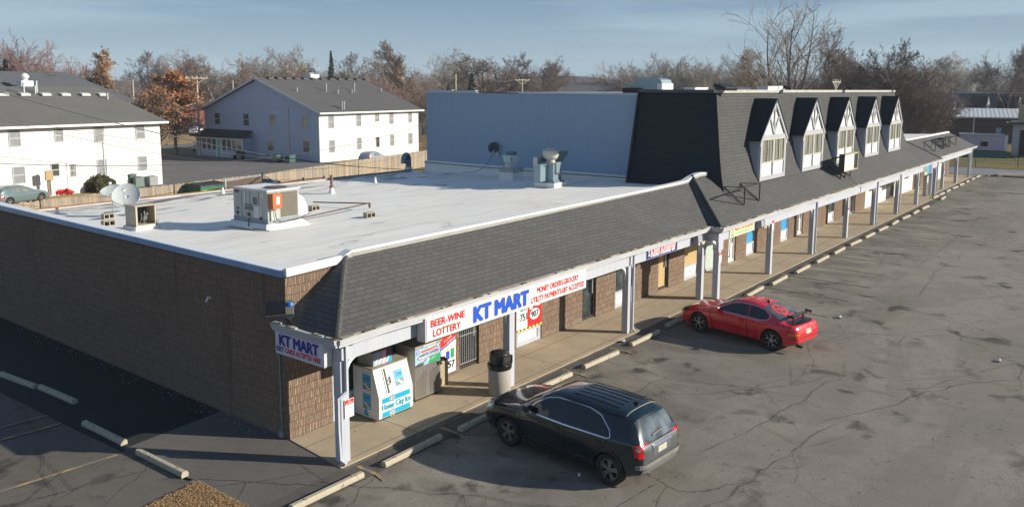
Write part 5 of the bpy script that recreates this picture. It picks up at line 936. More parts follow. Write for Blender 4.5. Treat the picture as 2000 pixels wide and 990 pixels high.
    t2 = bpy.data.objects.new('t2', smooth_me); S.collection.objects.link(t2); bo = t2.modifiers.new('b', 'BOOLEAN'); bo.operation = 'DIFFERENCE'; bo.object = co_; bo.solver = 'EXACT'
    dg = bpy.context.evaluated_depsgraph_get(); fm_ = bpy.data.meshes.new_from_object(t2.evaluated_get(dg)); fm_.name = 'body'
    for o in (t, t2, co_): bpy.data.objects.remove(o)
    body = finish(fm_, 'body', car, 38, uv=False)
    # patches laid on the body surface
    def patch(nm, poly2, direction, mat, off=.006, parent=car, grid=.06, thick=0.0):
        """poly2 outline: for 'side' (y_from_front, z, sign) ; for 'rear'/'front' (x, z) ; for 'top' (x, y_from_front)"""
        xs = [p[0] for p in poly2]; ys_ = [p[1] for p in poly2]; pts = [Vector(p) for p in poly2]; edges = [(i, (i+1) % len(pts)) for i in range(len(pts))]
        fine = []
        for a, b in edges:
            m_ = max(1, int((pts[b]-pts[a]).length/grid)); fine += [pts[a].lerp(pts[b], i/m_) for i in range(m_)]
        pts = fine; edges = [(i, (i+1) % len(pts)) for i in range(len(pts))]; ne = len(pts)
        x = min(xs)+grid/2
        while x < max(xs):
            y = min(ys_)+grid/2
            while y < max(ys_):
                if inpoly(x, y, poly2) and min((Vector((x, y))-p).length for p in pts[:ne]) > grid*.45: pts.append(Vector((x, y)))
                y += grid
            x += grid
        vs, es, fs, *_ = delaunay_2d_cdt(pts, edges, [], 1, 1e-5); out = []; nrm = []
        for v in vs:
            if direction in ('sl', 'sr'): sg = -1 if direction == 'sl' else 1; o = Vector((sg*3, YS(v.x), v.y*ZS)); d = Vector((-sg, 0, 0))
            elif direction == 'rear': o = Vector((v.x, -L, v.y*ZS)); d = Vector((0, 1, 0))
            elif direction == 'front': o = Vector((v.x, L, v.y*ZS)); d = Vector((0, -1, 0))
            else: o = Vector((v.x, YS(v.y), 4)); d = Vector((0, 0, -1))
            h, nn, _i, _d = bvh.ray_cast(o, d)
            if h is None: h, nn, _i, _d = bvh.find_nearest(o+d*2.2)
            if nn.dot(d) > 0: nn = -nn
            out.append(h+nn*off); nrm.append(nn)
        m = bpy.data.meshes.new(nm); m.from_pydata([tuple(p) for p in out], [], [tuple(f) for f in fs]); m.materials.append(mat); m.update()
        s_ = sum(1 if p.normal.dot(nrm[p.vertices[0]]) > 0 else -1 for p in m.polygons)
        if s_ < 0: m.flip_normals()
        return finish(m, nm, parent, 60, uv=False)
    def line(nm, pts2, direction, mat, wd=.02, off=.008, closed=False, parent=car):
        P = [Vector(p) for p in pts2]; P = P+[P[0]] if closed else P; mb = MB(); pr = []
        for a, b in zip(P, P[1:]):
            m_ = max(1, int((b-a).length/.05)); pr += [a.lerp(b, i/m_) for i in range(m_)]
        pr.append(P[-1]); W3 = []
        for v in pr:
            if direction in ('sl', 'sr'): sg = -1 if direction == 'sl' else 1; o = Vector((sg*3, YS(v.x), v.y*ZS)); d = Vector((-sg, 0, 0))
            elif direction == 'rear': o = Vector((v.x, -L, v.y*ZS)); d = Vector((0, 1, 0))
            elif direction == 'front': o = Vector((v.x, L, v.y*ZS)); d = Vector((0, -1, 0))
            else: o = Vector((v.x, YS(v.y), 4)); d = Vector((0, 0, -1))
            h, nn, _i, _d = bvh.ray_cast(o, d)
            if h is None: h, nn, _i, _d = bvh.find_nearest(o+d*2.2)
            if nn.dot(d) > 0: nn = -nn
            W3.append((h+nn*off, nn))
        for (a, na), (b, nb_) in zip(W3, W3[1:]):
            if (b-a).length > 1e-4 and (b-a).length < .4: mb.bar(a, b+(b-a).normalized()*.003, wd, .010, 0, up=na)
        return mb.build(nm, mat, parent, uv=False)
    for s, ysi in ((-1, 'sl'), (1, 'sr')):
        for y in ya: wheel_parts(car, s*(W-K.get('tyw', .22)/2-.005), y, r, K.get('tyw', .22), wheel_style, s)
    K['dress'](car, patch, line, LM, W, body)
    return car
TAIL = M('tail_red', (.62,.012,.015), .12, .2, 9, coat=.6); LENS = M('lamp_clear', (.42,.45,.47), .08, .4, 12, metal=.4); AMB = M('lamp_amber', (.6,.2,.03), .2); PLATE = M('number_plate', (.50,.48,.40), .5, .2, 12)
def mirror_shape(car, x, y, z, paint, s):
    MB().obox((x+s*.11, y, z+.03), (.20, .14, .15), (0, 0, s*.15)).bar((x, y+.01, z-.03), (x+s*.08, y, z), .06, .05).build('mirror', paint, car, bevel=.035)
def dress_suv(car, patch, line, L, W, body):
    P_ = body.data.materials[0]
    for d in ('sl', 'sr'):
        fw = [(1.55, 1.09), (1.75, 1.27), (2.0, 1.42), (2.25, 1.485), (2.52, 1.50), (2.56, 1.06)]; rw = [(2.63, 1.06), (2.60, 1.50), (3.1, 1.495), (3.42, 1.43), (3.72, 1.20), (3.76, 1.11), (3.70, 1.085)]
        patch('side_window', fw, d, CGLASS); patch('side_window', rw, d, CGLASS); patch('quarter_glass', [(3.78, 1.42), (3.62, 1.50), (4.30, 1.48), (4.58, 1.16), (4.52, 1.10), (4.15, 1.14)], d, CGLASS)
        line('window_chrome', [(1.50, 1.07), (1.74, 1.29), (2.0, 1.445), (2.27, 1.51), (2.7, 1.525), (3.15, 1.52), (3.46, 1.45), (3.76, 1.22), (3.82, 1.10), (3.74, 1.062), (2.6, 1.035), (1.50, 1.055)], d, CHROME, .026, .010, True)
        line('door_gap', [(1.32, .98), (1.36, .6), (1.52, .34), (2.62, .32)], d, CSEAM, .010, .002); line('door_gap', [(2.60, 1.02), (2.62, .33)], d, CSEAM, .010, .002); line('door_gap', [(3.78, 1.05), (3.66, .86), (3.40, .62), (3.34, .34), (2.62, .32)], d, CSEAM, .010, .002)
        line('lower_moulding', [(1.5, .44), (3.36, .46)], d, M('moulding', (.03,.03,.032), .4), .05, .010)
        for (a, b) in ((2.30, .90), (3.42, .93)): line('door_handle', [(a, b), (a+.19, b+.008)], d, P_, .035, .03)
        line('arch_lip', [(.96-.43*math.cos(R(t)), .36+.43*math.sin(R(t))) for t in range(5, 180, 12)], d, P_, .04, .012); line('arch_lip', [(3.82-.43*math.cos(R(t)), .36+.43*math.sin(R(t))) for t in range(5, 180, 12)], d, P_, .04, .012)
        patch('tail_lamp', [(4.50, 1.04), (4.60, 1.06), (4.75, 1.06), (4.77, .80), (4.70, .76), (4.60, .86)], d, TAIL, .012, grid=.04); patch('headlamp', [(.10, .72), (.06, .84), (.42, .96), (.50, .92), (.30, .78)], d, LENS, .010, grid=.04)
        line('sill', [(1.42, .27), (3.36, .27)], d, BLACK, .06, .01)
    patch('rear_window', [(-.70, 1.10), (-.60, 1.15), (-.56, 1.47), (.56, 1.47), (.60, 1.15), (.70, 1.10), (.5, 1.05), (-.5, 1.05)], 'rear', mat_glass('rear_glass_dusty', (.05,.065,.075), .10, (.20,.24,.27), 1.5), .007)
    patch('windscreen', [(-.66, 1.34), (-.58, 2.0), (.58, 2.0), (.66, 1.34), (.4, 1.20), (-.4, 1.20)], 'top', CGLASS, .007); 
    patch('tail_lamp', [(-.80, .80), (-.80, 1.05), (-.68, 1.04), (-.69, .82)], 'rear', TAIL, .012, grid=.04); patch('tail_lamp', [(.80, .80), (.80, 1.05), (.68, 1.04), (.69, .82)], 'rear', TAIL, .012, grid=.04)
    patch('reverse_lamp', [(-.745+.035*math.cos(R(a)), .97+.04*math.sin(R(a))) for a in range(0, 360, 40)], 'rear', LENS, .018, grid=.03)
    silver = M('dusty_tailgate', (.085,.09,.095), .4, .2, 4)
    patch('tailgate_skin', [(-.66, .60), (-.67, 1.02), (.67, 1.02), (.66, .60)], 'rear', silver, .005); patch('plate_recess', [(-.34, .74), (-.34, .92), (.34, .92), (.34, .74)], 'rear', M('recess_grey', (.16,.16,.16), .4, .1, metal=.3), .012); line('chrome_bar', [(-.36, .945), (.36, .945)], 'rear', CHROME, .05, .02); patch('number_plate', [(-.16, .755), (-.16, .90), (.16, .90), (.16, .755)], 'rear', PLATE, .018)
    line('bumper_step', [(-.78, .58), (.78, .58)], 'rear', M('bumper_dust', (.20,.19,.175), .5, .2, 5), .10, .03); patch('lower_bumper', [(-.72, .36), (-.66, .50), (.66, .50), (.72, .36)], 'rear', M('bumper_silver', (.28,.28,.275), .3, .1, 5, metal=.5), .015)
    mat_line_ = M('dark_rib', (.008,.01,.012), .3)
    for x in (-.42, -.25, -.08, .10, .28, .44): line('roof_rib', [(x, 2.55), (x*1.0, 3.75)], 'top', mat_line_, .035, .004)
    for s in (-1, 1): line('roof_rail', [(s*.585, 2.35), (s*.60, 2.6), (s*.60, 3.7), (s*.585, 4.0)], 'top', BLACK, .05, .02)
    line('spoiler_gap', [(-.54, 4.05), (.54, 4.05)], 'top', M('pale_gap', (.35,.36,.30), .5), .012, .004); MB().bar((0, L/2-3.95, 1.545), (-.0, L/2-3.84, 1.57), .05, .07).tube([(0, L/2-3.9, 1.57), (0, L/2-4.14, 1.81)], .007, 6).build('aerial', BLACK, car)
    line('wiper', [(-.25, 1.14), (.18, 1.18)], 'rear', BLACK, .03, .03); line('wiper', [(-.45, 1.30), (.05, 1.36)], 'top', BLACK, .025, .02); line('wiper', [(.1, 1.30), (.5, 1.38)], 'top', BLACK, .025, .02)
    line('bonnet_gap', [(-.70, 1.18), (-.76, .9), (-.72, .35), (0, .2), (.72, .35), (.76, .9), (.70, 1.18)], 'top', CSEAM, .012, .003)
    patch('grille', [(-.5, .55), (-.55, .78), (.55, .78), (.5, .55)], 'front', BLACK, .01); mirror_shape(car, -W*.93, L/2-1.62, 1.08, P_, -1); mirror_shape(car, W*.93, L/2-1.62, 1.08, P_, 1)
    MB().tube([(-.42, -L/2+.1, .30), (-.42, -L/2-.02, .29)], .04, 10).build('exhaust', CHROME, car)
SUV = dict(cat='car', L=4.77, W=1.81, rear=(3.9, .72), zs=.945, wr=.345, ax=(.96, 3.82), tyw=.235, extra=[.05, .12, 1.15, 1.25, 4.32, 4.66, 4.72],
  wid=[(0, .60), (.06, .76), (.18, .88), (.45, .965), (.9, 1.0), (3.9, 1.0), (4.35, .96), (4.6, .89), (4.72, .81), (4.77, .72)],
  zb=[(0, .34), (.3, .22), (.6, .20), (4.2, .22), (4.5, .30), (4.77, .38)],
  belt=[(0, .70), (.1, .80), (.4, .92), (.9, 1.0), (1.4, 1.04), (2.5, 1.06), (3.6, 1.09), (4.4, 1.12), (4.62, 1.06), (4.77, .92)],
  top=[(0, .74), (.06, .84), (.2, .93), (.5, 1.02), (.95, 1.09), (1.22, 1.14), (1.6, 1.39), (1.9, 1.56), (2.1, 1.63), (2.5, 1.675), (3.2, 1.68), (3.8, 1.65), (4.15, 1.60), (4.34, 1.53), (4.55, 1.27), (4.68, 1.10), (4.74, 1.02), (4.77, .95)],
  roofw=[(0, .50), (.2, .70), (.95, .80), (1.22, .80), (1.6, .73), (2.0, .67), (2.5, .655), (3.8, .65), (4.3, .64), (4.6, .72), (4.77, .70)],
  glassw=[(0, .56), (.2, .80), (.6, .90), (1.2, .93), (2, .93), (4.0, .915), (4.4, .88), (4.77, .78)], rdrop=[(0, .02), (.3, .03), (1.2, .04), (2.0, .09), (4.2, .08), (4.77, .03)], dress=dress_suv)
a = Vector((2.94, -4.17)); b = Vector((2.73, -7.03)); hd = (a-b).normalized(); right = Vector((hd.y, -hd.x)); mid_ = (a+b)/2; ctr = mid_+right*.90+hd*((.96+3.82)/2-(3.9+.87*.72)/2)
build_car('parked_suv', 'dark blue-black SUV with chrome window trim parked nose-in at the near shop', 'cars in front of the shops', (ctr.x, ctr.y), math.atan2(-hd.x, hd.y), SUV, mat_paint('blueblack_paint', (.006,.018,.027), .14, .3))
RP = mat_paint('red_paint', (.62,.010,.018), .22)
def dress_coupe(car, patch, line, L, W, body):
    P_ = RP; CB = M('carbon_black', (.02,.02,.022), .25, .3, 8)
    for d in ('sl', 'sr'):
        win = [(1.62, .93), (1.85, 1.06), (2.15, 1.19), (2.4, 1.235), (2.7, 1.245), (2.76, .925)]; qw = [(2.80, .925), (2.75, 1.243), (3.0, 1.225), (3.25, 1.18), (3.46, 1.06), (3.48, .985), (3.38, .935), (3.1, .91)]
        patch('side_window', win, d, CGLASS); patch('quarter_window', qw, d, CGLASS); line('window_chrome', [(1.55, .90), (1.84, 1.085), (2.15, 1.215), (2.4, 1.255), (2.75, 1.265), (3.03, 1.245), (3.29, 1.18), (3.51, 1.07), (3.525, .975), (3.4, .91), (3.1, .885), (2.4, .90), (1.6, .895)], d, CHROME, .018, .010, True)
        line('door_gap', [(1.40, .86), (1.42, .55), (1.52, .25), (2.80, .24)], d, CSEAM, .009, .002); line('door_gap', [(2.78, .90), (2.80, .24)], d, CSEAM, .009, .002); line('door_handle', [(2.50, .76), (2.66, .765)], d, M('handle_red', (.25,.005,.008), .4), .04, .006)
        line('body_moulding', [(1.44, .50), (2.4, .50), (3.2, .50)], d, M('moulding_red', (.20,.004,.006), .4), .02, .004)
        patch('tail_lamp', [(4.36, .72), (4.42, .80), (4.62, .80), (4.70, .70), (4.66, .62), (4.40, .66)], d, TAIL, .010, grid=.04); patch('headlamp', [(.12, .56), (.10, .66), (.42, .74), (.52, .70), (.30, .60)], d, M('headlamp_dark', (.05,.05,.05), .1, .5, 9), .010, grid=.04)
        line('sill', [(1.4, .19), (3.3, .19)], d, M('sill_red', (.3,.006,.01), .4), .05, .01)
    patch('rear_window', [(-.60, 4.02), (-.68, 3.9), (-.50, 3.18), (.50, 3.18), (.68, 3.9), (.60, 4.02), (0, 4.06)], 'top', mat_glass('rear_glass_grey', (.06,.08,.09), .08, (.16,.2,.22), 2.5), .007)
    patch('windscreen', [(-.62, 1.48), (-.52, 2.10), (.52, 2.10), (.62, 1.48), (.35, 1.36), (-.35, 1.36)], 'top', CGLASS, .007)
    dec = M('window_decal_red', (.62,.06,.06), .5)
    patch('boot_lid', [(-.60, 4.10), (-.60, 4.48), (-.3, 4.58), (.3, 4.58), (.60, 4.48), (.60, 4.10), (0, 4.12)], 'top', CB, .006)
    ring = [(-.12+.26*math.cos(R(a)), 3.52+.22*math.sin(R(a))) for a in range(0, 360, 20)]; line('window_decal', ring, 'top', dec, .08, .012, True)
    line('window_decal', [(-.30, 3.42), (-.15, 3.52), (.05, 3.62)], 'top', dec, .09, .013); line('window_decal', [(-.05, 3.35), (-.1, 3.50), (-.2, 3.66)], 'top', dec, .07, .014)
    for k in range(5): line('window_decal', [(-.28+.11*k, 3.82), (-.22+.11*k, 3.82)], 'top', dec, .07, .012)
    line('tail_panel', [(-.66, .70), (.66, .70)], 'rear', P_, .02, .01); patch('tail_lamp', [(-.80, .62), (-.80, .78), (-.52, .78), (-.55, .62)], 'rear', TAIL, .01, grid=.04); patch('tail_lamp', [(.80, .62), (.80, .78), (.52, .78), (.55, .62)], 'rear', TAIL, .01, grid=.04); patch('turn_lamp', [(-.80, .60), (-.80, .67), (-.56, .66), (-.58, .61)], 'rear', AMB, .014, grid=.04)
    patch('number_plate', [(-.16, .60), (-.16, .74), (.16, .74), (.16, .60)], 'rear', PLATE, .012); line('bumper_crease', [(-.8, .50), (.8, .50)], 'rear', M('moulding_red', (.20,.004,.006)), .02, .004)
    line('bonnet_gap', [(-.62, 1.35), (-.70, .9), (-.62, .3), (0, .2), (.62, .3), (.70, .9), (.62, 1.35)], 'top', CSEAM, .010, .003)
    z0 = .98; sp = MB(); y0 = -L/2+.33; sp.prism([(-.56, y0+.10, z0+.13), (-.56, y0-.10, z0+.17), (-.56, y0-.10, z0+.20), (-.56, y0+.10, z0+.155)], (1.12, 0, 0))
    for s in (-1, 1): sp.box(s*.57-.01, s*.57+.01, y0-.12, y0+.11, z0+.12, z0+.21)
    wing = sp.build('rear_wing', CB, car, bevel=.004); q = MB()
    for x in (-.3, .3): q.bar((x, y0+.02, z0-.10), (x, y0+.02, z0+.14), .03, .09); q.bar((x, y0-.08, z0-.08), (x, y0+.10, z0-.08), .05, .03)
    q.build('wing_support', CB, wing); MB().bar((-.06, L/2-3.05, 1.33), (-.06, L/2-3.14, 1.375), .03, .10).build('roof_fin', M('fin_dark', (.05,.02,.02), .4), car)
    MB().tube([(-.45, -L/2+.15, .24), (-.45, -L/2-.06, .23)], .045, 12).build('exhaust', BLACK, car); mirror_shape(car, -W*.90, L/2-1.72, .94, P_, -1); mirror_shape(car, W*.90, L/2-1.72, .94, P_, 1); patch('grille', [(-.4, .35), (-.4, .45), (.4, .45), (.4, .35)], 'front', BLACK, .01)
    line('wiper', [(-.45, 1.42), (.05, 1.50)], 'top', BLACK, .02, .02); line('wiper', [(.1, 1.42), (.5, 1.52)], 'top', BLACK, .02, .02)
COUPE = dict(cat='car', L=4.72, rear=(3.75, .74), W=1.74, wr=.335, ax=(.95, 3.67), tyw=.23, extra=[.05, .12, 1.3, 1.42, 4.6, 4.68],
  wid=[(0, .55), (.06, .70), (.2, .86), (.5, .95), (.95, 1.0), (2.4, .985), (3.67, 1.0), (4.2, .96), (4.5, .90), (4.66, .82), (4.72, .74)],
  zb=[(0, .26), (.3, .18), (4.3, .19), (4.5, .24), (4.72, .34)],
  belt=[(0, .50), (.1, .60), (.4, .72), (.95, .83), (1.4, .87), (2.5, .88), (3.4, .90), (4.1, .88), (4.5, .84), (4.66, .76), (4.72, .64)],
  top=[(0, .54), (.06, .64), (.25, .74), (.6, .84), (1.0, .91), (1.38, .96), (1.7, 1.13), (2.05, 1.29), (2.35, 1.36), (2.75, 1.375), (3.1, 1.33), (3.5, 1.19), (3.9, 1.02), (4.1, .955), (4.45, .93), (4.6, .89), (4.68, .80), (4.72, .68)],
  roofw=[(0, .42), (.2, .62), (.95, .72), (1.38, .74), (1.8, .64), (2.2, .60), (3.0, .60), (3.5, .64), (4.0, .72), (4.5, .74), (4.72, .62)],
  glassw=[(0, .50), (.2, .74), (.6, .86), (1.2, .89), (2, .90), (3.4, .90), (4.0, .88), (4.5, .82), (4.72, .70)], rdrop=[(0, .02), (1.3, .035), (2.1, .075), (3.1, .07), (4.0, .03), (4.72, .02)], dress=dress_coupe)
a = Vector((14.07, -3.67)); b = Vector((13.61, -6.45)); hd = (a-b).normalized(); right = Vector((hd.y, -hd.x)); mid_ = (a+b)/2; ctr = mid_+right*.83+hd*((.95+3.67)/2-(3.75+.97*.74)/2)
build_car('parked_coupe', 'bright red two door coupe with a black rear wing and a red window decal', 'cars in front of the shops', (ctr.x, ctr.y), math.atan2(-hd.x, hd.y), COUPE, RP, 'coupe')
def dress_small(car, patch, line, L, W, body):
    for d in ('sl', 'sr'):
        k = L/4.72; patch('side_window', [(1.6*k, .93), (1.85*k, 1.06), (2.15*k, 1.19), (2.4*k, 1.25), (2.7*k, 1.26), (2.76*k, .925)], d, GLASSB, .008, grid=.1); patch('side_window', [(2.82*k, .925), (2.77*k, 1.26), (3.1*k, 1.24), (3.5*k, 1.12), (3.6*k, .95)], d, GLASSB, .008, grid=.1); patch('tail_lamp', [(4.36*k, .72), (4.42*k, .85), (4.62*k, .85), (4.66*k, .62)], d, TAIL, .010, grid=.08)
    patch('rear_window', [(-.55, 3.9*k), (-.50, 3.3*k), (.50, 3.3*k), (.55, 3.9*k)], 'top', CGLASS, .007, grid=.1); patch('windscreen', [(-.62, 1.48*k), (-.52, 2.05*k), (.52, 2.05*k), (.62, 1.48*k)], 'top', CGLASS, .007, grid=.1)
    patch('tail_lamp', [(-.75, .62), (-.75, .8), (-.5, .8), (-.5, .62)], 'rear', TAIL, .01, grid=.08); patch('tail_lamp', [(.75, .62), (.75, .8), (.5, .8), (.5, .62)], 'rear', TAIL, .01, grid=.08); mirror_shape(car, -W*.9, L/2-1.72, .96, body.data.materials[0], -1)
SEDAN = dict(COUPE); SEDAN.update(dress=dress_small, n=26)
HATCH = dict(COUPE); HATCH.update(dress=dress_small, n=26, top=[(0, .56), (.06, .66), (.3, .80), (.9, .95), (1.3, 1.02), (1.7, 1.22), (2.1, 1.40), (2.5, 1.46), (3.4, 1.44), (4.0, 1.36), (4.3, 1.22), (4.5, 1.02), (4.66, .86), (4.72, .70)])
def car_at(px, py, z, deg, K, mat, label, group, wd=None):
    p = onz(px, py, z); return build_car('parked_car', label, group, (p.x, p.y, z), R(deg), K, mat, 'coupe', detail=False)
G2 = 'cars parked by the houses'
TEALP = mat_paint('teal_paint', (.13,.19,.195), .3, .2); WHP = mat_paint('white_car_paint', (.62,.63,.64), .3); SLP = mat_paint('silver_paint', (.42,.44,.45), .3, .4); BLP = mat_paint('navy_paint', (.02,.04,.12), .3)
car_at(36, 398, -.32, -68, HATCH, TEALP, 'grey-teal hatchback in the alley in front of the left white house', G2)
car_at(392, 293, -.32, -35, SEDAN, WHP, 'white sedan with red tail lights half hidden by the blue gable wall', G2)
car_at(728, 319, -.32, -68, HATCH, SLP, 'silver hatchback between the board fence and the right white house', G2)
car_at(384, 262, -.32, -50, SEDAN, WHP, 'white car on the far lot beyond the orange tree', G2); car_at(364, 262, -.32, 60, SEDAN, mat_paint('brown_grey_paint', (.10,.09,.09), .4), 'dark grey-brown car parked beneath the orange tree', G2); car_at(386, 252, -.32, -60, SEDAN, BLP, 'dark blue car farthest back beyond the orange tree', G2)
# ================================================================== HOUSES
SID_W = mat_lines('white_siding', (.70,.70,.67), .15, 1, .08, .6, .03, .6, .7); SID_B = mat_lines('pale_blue_siding', (.35,.42,.56), .15, 1, .08, .6, .03, .6, .72)
WFRAME = M('window_frame_grey', (.48,.48,.48), .5, .1, 3); HBLIND = M('blind_grey', (.24,.25,.26), .3, .25, 1.5, spec=.6); HDARK = mat_glass('house_glass', (.05,.055,.05), .12, (.13,.14,.13), .8)
def house(name, label, p0, ang, xr, Wd, ze, zr, wall_front, wall_gable, G=-.33):
    """p0 ground corner; local x runs along the eaves from xr[0] to xr[1], local y runs back Wd"""
    h = thing(name, label, 'house', (p0.x, p0.y, G), R(ang)); Mx = Matrix.Translation((p0.x, p0.y, G)) @ Matrix.Rotation(R(ang), 4, 'Z'); ze -= G; zr -= G; x0, x1 = xr
    MB().box(x0, x1, 0, .12, 0, ze).build('front_wall', wall_front, h); MB().box(x0, x1, Wd-.12, Wd, 0, ze).build('rear_wall', wall_front, h)
    for x, t in ((x0, .12), (x1-.12, .12)): MB().prism([(x, .12, 0), (x, Wd-.12, 0), (x, Wd-.12, ze), (x, Wd/2, zr-.12), (x, .12, ze)], (t, 0, 0)).build('gable_wall', wall_gable, h)
    k = (zr-ze)/(Wd/2); ov = .55; rf_ = MB()
    for (ya, yb) in ((-ov, Wd/2), (Wd+ov, Wd/2)): rf_.prism([(x0-.45, ya, ze-k*ov), (x1+.45, ya, ze-k*ov), (x1+.45, yb, zr), (x0-.45, yb, zr)], (0, 0, .14))
    roof = rf_.build('roof', SH_HOUSE if name == 'gable_house' else mat_shingle('olive_shingle', (.165,.16,.14), 1.1), h)
    g_ = MB(); g_.box(x0-.47, x1+.47, -ov-.12, -ov, ze-k*ov-.06, ze-k*ov+.12); g_.build('eaves_gutter', WHITE, h)
    g_ = MB()
    for x in (x0-.48, x1+.43): g_.bar((x, -ov, ze-k*ov+.0), (x, Wd/2, zr+.0), .06, .24); g_.bar((x, Wd+ov, ze-k*ov+.0), (x, Wd/2, zr+.0), .06, .24)
    g_.box(x0-.45, x1+.45, -ov, 0, ze-k*ov-.05, ze-k*ov-.02); g_.build('bargeboard', TRIM, h)
    inv = Mx.inverted()
    def win(face, a, b, c, d, kind='window', mat=HBLIND):
        n_ = (Mx.to_3x3() @ (Vector((0, -1, 0)) if face == 'f' else Vector((-1, 0, 0)))); base = Mx @ Vector((0 if face == 'f' else x0, 0, 0)); P = [inv @ onplane(px, py, base, n_) for px, py in ((a, c), (b, d))]
        if face == 'f': u0, u1, z0, z1 = P[0].x, P[1].x, P[1].z, P[0].z
        else: u0, u1, z0, z1 = P[1].y, P[0].y, P[1].z, P[0].z
        q = MB(); f = .055; bar_ = (z0+z1)/2
        def bx_(m_, p_, q_, r_, t_, d0, d1, mi=0):
            if face == 'f': m_.box(p_, q_, -d1, -d0, r_, t_, mi)
            else: m_.box(x0-d1, x0-d0, p_, q_, r_, t_, mi)
        bx_(q, u0-f, u0, z0-f, z1+f, 0, .05); bx_(q, u1, u1+f, z0-f, z1+f, 0, .05); bx_(q, u0, u1, z0-f, z0, 0, .05); bx_(q, u0, u1, z1, z1+f, 0, .05)
        if kind == 'window': bx_(q, u0, u1, bar_-.03, bar_+.03, 0, .045)
        o = q.build(kind, WFRAME if kind == 'window' else WHITE, h); q = MB(); bx_(q, u0, u1, z0, z1, .005, .02); q.build('pane' if kind == 'window' else 'door_leaf', mat, o)
        return u0, u1, z0, z1
    return h, roof, win, Mx, inv, ze, zr, k
cL = onz(318, 360, -.33); H1, r1, win, Mx, inv, ze, zr, k = house('white_house', 'long white two storey house with a grey roof behind the left end of the fence', cL, 5, (-36, 0), 21, 5.25, 8.05, SID_W, SID_W)
for b in ((17,40,256,285),(107,123,253,276),(184,203,248.6,276),(265,282,245.5,270),(25,49,327.6,356.6),(190,208.5,313,339.6),(270,286.5,306.6,331)): win('f', *b)
win('f', 100, 115.5, 321, 343, 'window', HDARK); win('f', 131, 154, 318, 369, 'door', M('door_white', (.72,.72,.70), .5)); win('f', 136.5, 148.5, 322, 344, 'window', HDARK)
def on_roof(par, inv_, px, py, ze_, k_, Mx_):
    # eave plane in local coords: z = ze + k*y
    o = inv_ @ CAM; d = inv_.to_3x3() @ ray(px, py); t = (ze_+.14+k_*o.y-o.z)/(d.z-k_*d.y); return o+d*t
def vents(par, inv_, ze_, k_, Mx_, lst, mat, big=.38):
    for (px, py, kind) in lst:
        p = on_roof(par, inv_, px, py, ze_, k_, Mx_); q = MB()
        if kind == 'v': q.prism([(-big, -.28, -.02), (big, -.28, -.02), (big, -.22, .16), (-big, -.22, .16)], (0, .5, .10)); nm = 'roof_vent'
        else: h_ = kind; q.lathe([(.09, -.1), (.09, h_)], 10); q.lathe([(.12, h_), (.12, h_+.06)], 10); nm = 'vent_pipe'
        o = q.build(nm, mat if kind == 'v' else STEEL, par); o.location = p
vents(H1, inv, ze, k, Mx, [(6,187,'v'),(48,187,'v'),(89,187,'v'),(127,187,'v'),(166,187,'v'),(200,187,'v'),(47,184,.9),(69,183,.6),(72,180,.9),(210,194,.5)], M('vent_pale', (.5,.5,.48), .6))
MB().bar((-5.0, -.03, 5.2), (-4.6, -.03, .3), .09, .06).box(-5.04, -4.96, -.05, 0, .3, 5.1).build('downpipe', M('pipe_grey', (.45,.45,.45), .6), H1) if False else MB().box(-5.3, -5.2, -.06, 0, .2, 4.9).build('downpipe', M('pipe_grey', (.45,.45,.45), .6), H1)
cR = onz(626, 318, -.33); H2, r2, win, Mx, inv, ze, zr, k = house('gable_house', 'two storey house with a pale blue gable end and white side behind the board fence', cR, 5, (0, 17.6), 20.6, 5.45, 9.25, SID_W, SID_B)
for b in ((641.8,651.6,227,249.7),(696.4,704.6,225,246),(732.4,740,223,237),(760.8,768,221,241.5),(798,803.8,220,238.5),(643.5,653.4,275,297),(697.6,705.7,270,291),(762,769.6,264,284),(798,805,261,280.6)): win('f', *b)
win('f', 734, 741, 268, 287, 'door', HDARK)
for b in ((419.4,430.5,221,243.5),(475.4,486.7,222.5,245.6),(526.5,538,224,247),(590.5,602.6,226,249.6),(523,534.5,272,294.6),(592.5,604.6,275,298)): win('g', *b, 'window', HDARK)
vents(H2, inv, ze, k, Mx, [(527+17*i,154.5+.25*i,'v') for i in range(12)], BLACK, .34); vents(H2, inv, ze, k, Mx, [(580,179,.4),(637,179,.9),(660,183,.4),(687,182,.4),(692,180,1.1),(744,179,.4),(668,214,.9),(672,214,.9)], BLACK)
p = inv @ onplane(612, 148, Mx @ Vector((0, 10.5, 0)), Mx.to_3x3() @ Vector((0, -1, 0))); q = MB(); q.box(p.x-.75, p.x+.75, 10.2, 11.6, zr-.3, zr+.62, 0); q.lathe([(.36, zr+.62), (.40, zr+.75), (.5, zr+.95), (.5, zr+1.2), (.3, zr+1.42), (.05, zr+1.45)], 20, (p.x, 10.9, 0), mi=1); q.build('chimney_fan', [WHITE, CHROME], H2, smooth=40)
